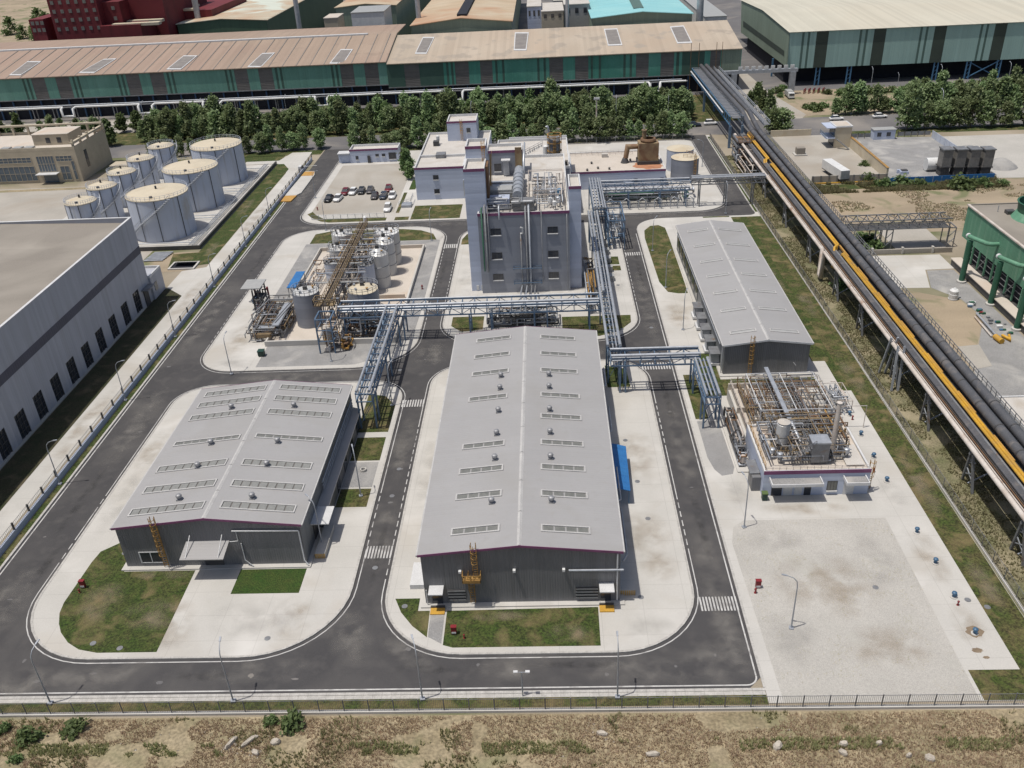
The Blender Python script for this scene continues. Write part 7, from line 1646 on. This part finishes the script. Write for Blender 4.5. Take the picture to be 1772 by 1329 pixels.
# ================================================================ TREES AND SHRUBS
def crown_mesh(name, r, h, n, leaf, seed, shape='cone', mt_='leaf'):
    rg = np.random.RandomState(seed)
    # foliage grows in tufts round branch tips inside an egg-shaped volume
    tips = []
    nt_ = 60
    while len(tips) < nt_:
        z = rg.rand(); a = rg.rand()*2*PI; rr = rg.rand()**.45
        if shape == 'cone': prof = (1-z)**.62*(min(1,z/.14+.35))
        else: prof = math.sqrt(max(0,1-(2*z-1)**2))
        tips.append((r*prof*rr*math.cos(a)*rg.uniform(.8,1.2), r*prof*rr*math.sin(a)*rg.uniform(.8,1.2), h*z))
    tips = np.array(tips)
    idx = rg.randint(0, nt_, n); s = r*.27
    c = tips[idx]+rg.normal(0, 1, (n,3))*np.array([s,s,s*.9])*.62
    nrm = rg.normal(0,1,(n,3)); nrm[:,2] = np.abs(nrm[:,2])+.3; nrm /= np.linalg.norm(nrm,axis=1)[:,None]
    t_ = np.cross(nrm, rg.normal(0,1,(n,3))); t_ /= np.linalg.norm(t_,axis=1)[:,None]; b_ = np.cross(nrm,t_)
    sz = (leaf*rg.uniform(.6,1.3,n))[:,None]
    V = np.stack([c-t_*sz-b_*sz*.5, c+t_*sz-b_*sz*.6, c+t_*sz*.7+b_*sz*.7, c-t_*sz*.8+b_*sz*.6],1).reshape(-1,3)
    me = bpy.data.meshes.new(name); me.from_pydata(V.tolist(), [], [(4*i,4*i+1,4*i+2,4*i+3) for i in range(n)]); me.materials.append(MT[mt_]); return me
CR = {}
for k in range(4): CR['p%d'%k] = crown_mesh('crown', 2.1+.5*(k%2), 5.2+.7*k, 2300, .27, 10+k, 'cone' if k != 1 else 'egg')
for k in range(3): CR['d%d'%k] = crown_mesh('crown', 2.2, 4.6+.5*k, 1900, .30, 30+k, 'cone', 'leafd')
for k in range(2): CR['b%d'%k] = crown_mesh('crown', 1.5, 1.7, 420, .24, 50+k, 'egg', 'leafd')
tm = MB().tube([(0,0,0),(.05,.02,1.5),(0,0,3.2),(.02,0,5.4)], [.16,.13,.10,.04], 7)
for a in range(5): tm.tube([(0,0,1.7+.5*a),(.8*math.cos(a*2.4),.8*math.sin(a*2.4),2.5+.55*a)], [.06,.02], 5)
TM = tm.mesh('trunk'); TM.materials.append(MT['bark'])
def tree(x, y, s, key, label, group, name='roadside_tree', z=0.0, lift=1.2, trunk=True):
    t = thing(name, (x,y,z), label, 'tree' if trunk else 'shrub', group)
    t.rotation_euler = (0,0,rt.uniform(0,6.28)); t.scale = (s*rt.uniform(.8,1.2),s*rt.uniform(.8,1.2),s*rt.uniform(.8,1.2))
    if trunk: o = bpy.data.objects.new('trunk', TM); COL.objects.link(o); o.parent = t
    o = bpy.data.objects.new('crown', CR[key]); COL.objects.link(o); o.parent = t; o.location = (0,0,lift)
    return t
rt = random.Random(21)
def where(x):
    for lim, w in ((-195,'far out at the left edge'),(-175,'left of the beige office'),(-158,'above the beige office'),(-142,'by the beige office corner'),(-128,'just right of the beige office'),(-118,'behind the small tanks'),(-108,'between the small and large tanks'),(-98,'behind the large tanks'),(-88,'right of the large tanks'),(-78,'left of the plant entrance'),(-68,'above the plant entrance'),(-60,'above the gatehouse canopy'),(-52,'above the gatehouse'),(-44,'right of the gatehouse'),(-36,'above the car park corner'),(-28,'above the pale blue office'),(-20,'above the rooftop hut of the office'),(-12,'above the left stair shaft'),(-4,'above the process tower'),(4,'above the rusty scrubber'),(12,'above the gap between tower and annex'),(20,'by the floodlight mast'),(28,'above the ochre dust collector'),(36,'above the twin tanks'),(44,'right of the twin tanks'),(60,'left of the gallery bridge'),(104,'left of the giant hall trees'),(112,'above the yellow kiosk'),(122,'right of the yellow kiosk'),(132,'above the stone yard'),(142,'above the dark hoppers'),(152,'right of the dark hoppers'),(164,'near the right edge')):
        if x < lim: return w
    return 'at the right edge'
def row(xs, y, jit, s, keys, label, group, **k):
    for x in xs:
        sc_ = s*rt.uniform(.74,1.2); xx = x+rt.uniform(-.8,.8)
        sz = 'tall ' if sc_ > s*1.05 else ('short ' if sc_ < s*.93 else '')
        tree(xx, y+rt.uniform(-jit,jit), sc_, rt.choice(keys), sz+label+' '+where(xx), group, **k)
fr = lambda a, b, st: [a+i*st for i in range(int((b-a)/st)+1)]
row([x for x in fr(-62,46,3.4)], 284.7, .7, 1.05, ['p0','p1','p2','p3'], 'green tree on the near roadside', 'trees on the near side of the public road')
row([x for x in fr(-128,-92,3.9)], 286.5, .9, .95, ['p0','p1','p3'], 'green tree beyond the tank farm', 'trees behind the tank farm')
row([x for x in fr(-90,-73,3.8)], 288.0, .9, .9, ['p2','p1','p3'], 'green tree beyond the tank farm', 'trees behind the tank farm')
row([x for x in fr(-205,-146,5.0)], 303, 1.5, 1.15, ['p0','p2','d0'], 'tree', 'trees behind the beige office')
row([x for x in fr(-140,50,3.2)], 307.5, 1.2, 1.2, ['p0','p1','p2','p3'], 'green tree across the public road', 'trees on the far side of the public road')
row([x for x in fr(-138,52,3.6) if not -96 < x < -84], 315, 1.4, 1.15, ['d0','p1','d2','p3'], 'darker tree of the second row', 'second row of trees across the public road')
row([x for x in fr(-60,50,4.6)], 324, 1.6, 1.0, ['d0','d1','p2'], 'dark tree next to the pipeline', 'back row of trees by the pipeline')
row([x for x in fr(-215,-110,7.5)], 322, 2, 1.0, ['d0','d1','d2'], 'dark tree next to the pipeline', 'back row of trees by the pipeline')
row([x for x in fr(113,196,3.3)], 283, .9, 1.25, ['p0','p1','p2','p3'], 'green tree on the near roadside', 'near trees at the upper right')
row([x for x in fr(97,200,3.4)], 306.5, 1.0, 1.22, ['p0','p1','p2','p3'], 'green tree on the far roadside', 'far trees at the upper right')
row([x for x in fr(126,205,3.7)], 314, 1.4, 1.1, ['p0','d1','p2'], 'green tree of the hindmost row', 'hindmost trees at the upper right')
for px, py, s, k, l in ((1337,232,1.15,'p0','tallest green tree between the gallery bridge and the road mouth'),(1352,230,1.1,'p1','green tree nearest the road mouth by the gallery bridge'),(1345,234,.8,'d0','small dark tree at the foot of the pair by the gallery bridge'),(1320,195,1.0,'d1','dark tree behind the gallery bridge walkway'),(1330,205,1.1,'p2','green tree left of the works road entrance'),(1310,180,1.0,'d0','dark tree below the left leg of the white gateway'),(1297,190,1.0,'d2','dark tree half hidden by the gallery bridge')):
    p = at(px,py); tree(p.x,p.y,s,k,l,'trees by the gallery bridge')
for px, py, s, k in ((705,300,.9,'d1'),(702,288,.8,'d2'),(710,310,.75,'d0')):
    p = at(px,py); tree(p.x,p.y,s,k,'dark tree between the car park and the pale blue office','trees by the office')
for px, py, s, l in ((1405,189,1.3,'in the middle of the clump at the road mouth'),(1415,192,1.2,'nearest the parked white car'),(1395,187,1.1,'at the left of the clump at the road mouth'),(1424,186,1.2,'at the right of the clump at the road mouth'),(1345,160,1.2,'at the foot of the right gateway leg'),(1350,168,1,'in front of the gateway leg'),(1322,62,2,'far back along the giant hall end wall'),(1328,80,1.8,'halfway along the giant hall end wall'),(1335,96,1.8,'close to the giant hall corner'),(1355,156,1.1,'beside the light grey truck')):
    p = at(px,py); tree(p.x,p.y,s,rt.choice(['b0','b1']),'dark rounded shrub '+l,'shrubs by the works road',name='shrub',lift=-.3,trunk=False)
row(fr(104,176,4.6), 336, 1.6, 1.5, ['b0','b1'], 'dark shrub before the giant hall', 'shrubs before the giant hall', name='shrub', lift=-.2, trunk=False)
for px, py, s, l in ((1455,498,1.2,'bush at the foot of the gallery near the pale apron'),(1498,425,1.9,'big dark bush left of the lattice bridge pier'),(1510,432,1.3,'bush hugging the lattice bridge pier'),(1488,418,1.3,'bush between the gallery and the lattice bridge'),(1500,312,1.4,'bush in front of the pier wall of the concrete yard'),(1530,322,1.6,'bush at the left end of the blue barrier'),(1560,318,1.5,'bush below the scrap by the blue barrier'),(1590,322,1.2,'bush left of the dark hoppers'),(1660,325,1.9,'large bush below the dark hoppers'),(1675,322,1.6,'bush below the third dark hopper'),(1700,322,1.5,'bush below the rightmost dark hopper'),(1735,320,1.2,'bush right of the blue barrier'),(1495,286,1,'small bush behind the yellow yard wall')):
    p = at(px,py); tree(p.x,p.y,s,rt.choice(['b0','b1']),'low green '+l,'bushes beyond the gallery',name='bush',lift=-.5,trunk=False)
for i, (px, py, s, l) in enumerate(((130,1262,.85,'round dark green bush outside the front fence at the left'),(50,1280,.75,'wider green bush outside the front fence by the left edge'),(30,1318,.4,'small green bush at the very bottom left'),(505,1255,.75,'green bush outside the front fence below the western drive'),(470,1248,.55,'lighter weed clump beside the bush below the western drive'),(8,1262,.6,'green bush cut by the left edge below the fence'))):
    p = at(px,py,.3); tree(p.x,p.y,s,rt.choice(['b0','b1']),l,None,name='bush',lift=-.35,z=scrub_z(p.x,p.y),trunk=False)
VV = []; cb_ = np.array([v.co[:] for v in CR['d0'].vertices])[:1600]
for i in range(90):
    x, y, s_ = rt.uniform(-340,-262), rt.uniform(560,780), rt.uniform(1.6,2.4); VV.append(cb_*s_*np.array([1.2,1.2,.9])+np.array([x,y,max(0,(y-560)*.05)]))
VV = np.concatenate(VV); me = bpy.data.meshes.new('far_woodland'); me.from_pydata(VV.tolist(), [], [(4*i,4*i+1,4*i+2,4*i+3) for i in range(len(VV)//4)]); me.materials.append(MT['leafd'])
o = bpy.data.objects.new('far_woodland', me); COL.objects.link(o); o['kind'] = 'stuff'

# weeds and dry grass: thousands of blades, joined
def tufts(name, pts, h, mt_, seed, blades=4, w=.05):
    rg = np.random.RandomState(seed); P = np.array(pts, dtype=float); n = len(P)*blades
    B = np.repeat(P, blades, 0); a = rg.rand(n)*2*PI; lean = rg.uniform(.1,.6,n); hh_ = h*rg.uniform(.4,1.2,n)
    dx, dy = np.cos(a), np.sin(a); ww = w*rg.uniform(.6,1.6,n)
    B[:,0] += dx*rg.rand(n)*.12; B[:,1] += dy*rg.rand(n)*.12
    v0 = B+np.stack([-dy*ww,dx*ww,0*ww-.03],1); v1 = B+np.stack([dy*ww,-dx*ww,0*ww-.03],1); v2 = B+np.stack([dx*lean*hh_,dy*lean*hh_,hh_],1)
    V = np.stack([v0,v1,v2],1).reshape(-1,3); me = bpy.data.meshes.new(name)
    me.from_pydata(V.tolist(), [], [(3*i,3*i+1,3*i+2) for i in range(n)]); me.materials.append(MT[mt_])
    o = bpy.data.objects.new(name, me); COL.objects.link(o); o['kind'] = 'stuff'; return o
rg = np.random.RandomState(9)
def patchy(x0, x1, y0, y1, n, s, thr, seed):
    x = rg.uniform(x0,x1,n); y = rg.uniform(y0,y1,n); k = vnoise(x-x0, y-y0, s, seed)*.7+vnoise(x-x0,y-y0,s*.3,seed+1)*.3 > thr; return x[k], y[k]
x, y = patchy(-75,58,51,61.6,52000,6,.30,4); tufts('dry_grass', [(a,b,scrub_z(a,b)) for a, b in zip(x,y)], .26, 'drygrass', 1, 3, .05)
x, y = patchy(-75,58,51,61.8,14000,4,.66,14); tufts('weeds', [(a,b,scrub_z(a,b)) for a, b in zip(x,y)], .42, 'tuftg', 2, 4, .07)
x, y = patchy(-75,58,56.9,58.3,5000,5,.46,16); tufts('weeds', [(a,b,scrub_z(a,b)) for a, b in zip(x,y)], .42, 'tuftg', 3, 4, .07)
x, y = patchy(52.9,66,50,262,42000,7,.42,24); tufts('weeds', [(a,b,.02) for a, b in zip(x,y)], .3, 'tuftg', 4, 3, .06)
x, y = patchy(64,118,224,232,9000,5,.4,30); tufts('weeds', [(a,b,.02) for a, b in zip(x,y)], .8, 'tuftg', 5, 4, .12)
x, y = patchy(66,135,196,226,12000,9,.55,34); tufts('dry_grass', [(a,b,.02) for a, b in zip(x,y)], .4, 'tuft', 6, 3, .12)
x, y = patchy(23,42.8,63,92,5200,1.7,.60,40); tufts('weeds', [(a,b,.13) for a, b in zip(x,y)], .08, 'tuft', 7, 3, .03)
# rubble outside the front fence
ri = 0
for px, py, L_, w, a, l in ((400,1287,1.7,.5,1.1,'long pale concrete beam lying in the scrub, leftmost'),(433,1284,2.0,.45,.75,'pale concrete beam tilted in the scrub right of the leftmost one'),(478,1287,1.0,.6,.2,'short pale block right of the two beams'),(443,1306,.9,.45,-.5,'small pale block below the two beams'),(1042,1270,1.1,.5,-.3,'rounded pale lump in the rubble patch below the middle warehouse'),(1130,1307,1.4,.5,0,'flat pale slab at the bottom edge right of centre'),(1345,1295,1.1,.8,.8,'big pale boulder under the gravel yard'),(1458,1293,.9,.55,0,'flat brown-grey stone left of the split pair'),(1458,1308,.9,.5,-.7,'narrow pale stone below the flat brown-grey one'),(1609,1314,.95,.8,-.3,'pale boulder at the bottom right'),(1520,1290,.6,.5,.2,'small brownish stone between the pair and the right boulder'),(1572,1311,.6,.4,.4,'small half-buried stone left of the bottom right boulder')):
    p = at(px,py,.3); z = scrub_z(p.x,p.y); r3 = random.Random(ri); ri += 1
    mb = MB(); ca, sa = math.cos(a), math.sin(a); V = []
    for zz, k in ((-.1,1),(.28,.95),(.45,.7)):
        for i in range(8):
            t_ = 2*PI*i/8+.39; u_, v_ = L_/2*max(-1,min(1,1.3*math.cos(t_)))*k*r3.uniform(.85,1.08), w/2*max(-1,min(1,1.3*math.sin(t_)))*k*r3.uniform(.85,1.08)
            V.append((p.x+u_*ca-v_*sa, p.y+u_*sa+v_*ca, z+zz*r3.uniform(.8,1.2)))
    mb.add(V, [(j*8+i,j*8+(i+1)%8,(j+1)*8+(i+1)%8,(j+1)*8+i) for j in (0,1) for i in range(8)]+[tuple(range(16,24))])
    tag(mb.build('rubble_block', MT['rock']), l, 'rubble', 'rubble in the scrub')
mb = MB(); r3 = random.Random(3)
for cx, cy, n, sp in ((402,1296,40,10),(1038,1262,50,14),(445,1300,16,16),(1130,1305,10,20),(700,1300,20,200),(1300,1270,24,250),(250,1290,24,150),(1345,1290,12,24)):
    for i in range(n):
        p = at(cx+r3.gauss(0,sp), min(1326,cy+r3.gauss(0,min(sp,14)*.8)), .2); s_ = r3.uniform(.05,.17); z = scrub_z(p.x,p.y)
        mb.add([(p.x-s_,p.y-s_*.6,z-.05),(p.x+s_,p.y-s_*.8,z-.05),(p.x+s_*.9,p.y+s_*.8,z-.05),(p.x-s_*.7,p.y+s_,z-.05),(p.x-s_*.4,p.y-s_*.3,z+s_*.9),(p.x+s_*.5,p.y+s_*.3,z+s_)], [(0,1,5,4),(1,2,5),(2,3,4,5),(3,0,4)])
mb.build('rubble_chips', MT['rock'], kind='stuff', loc=(0,0,0))
for o in bpy.data.objects:
    if 'label' in o and len(o['label'].split()) > 16: print('LONG', o['label'])
print('objects', len(bpy.data.objects))
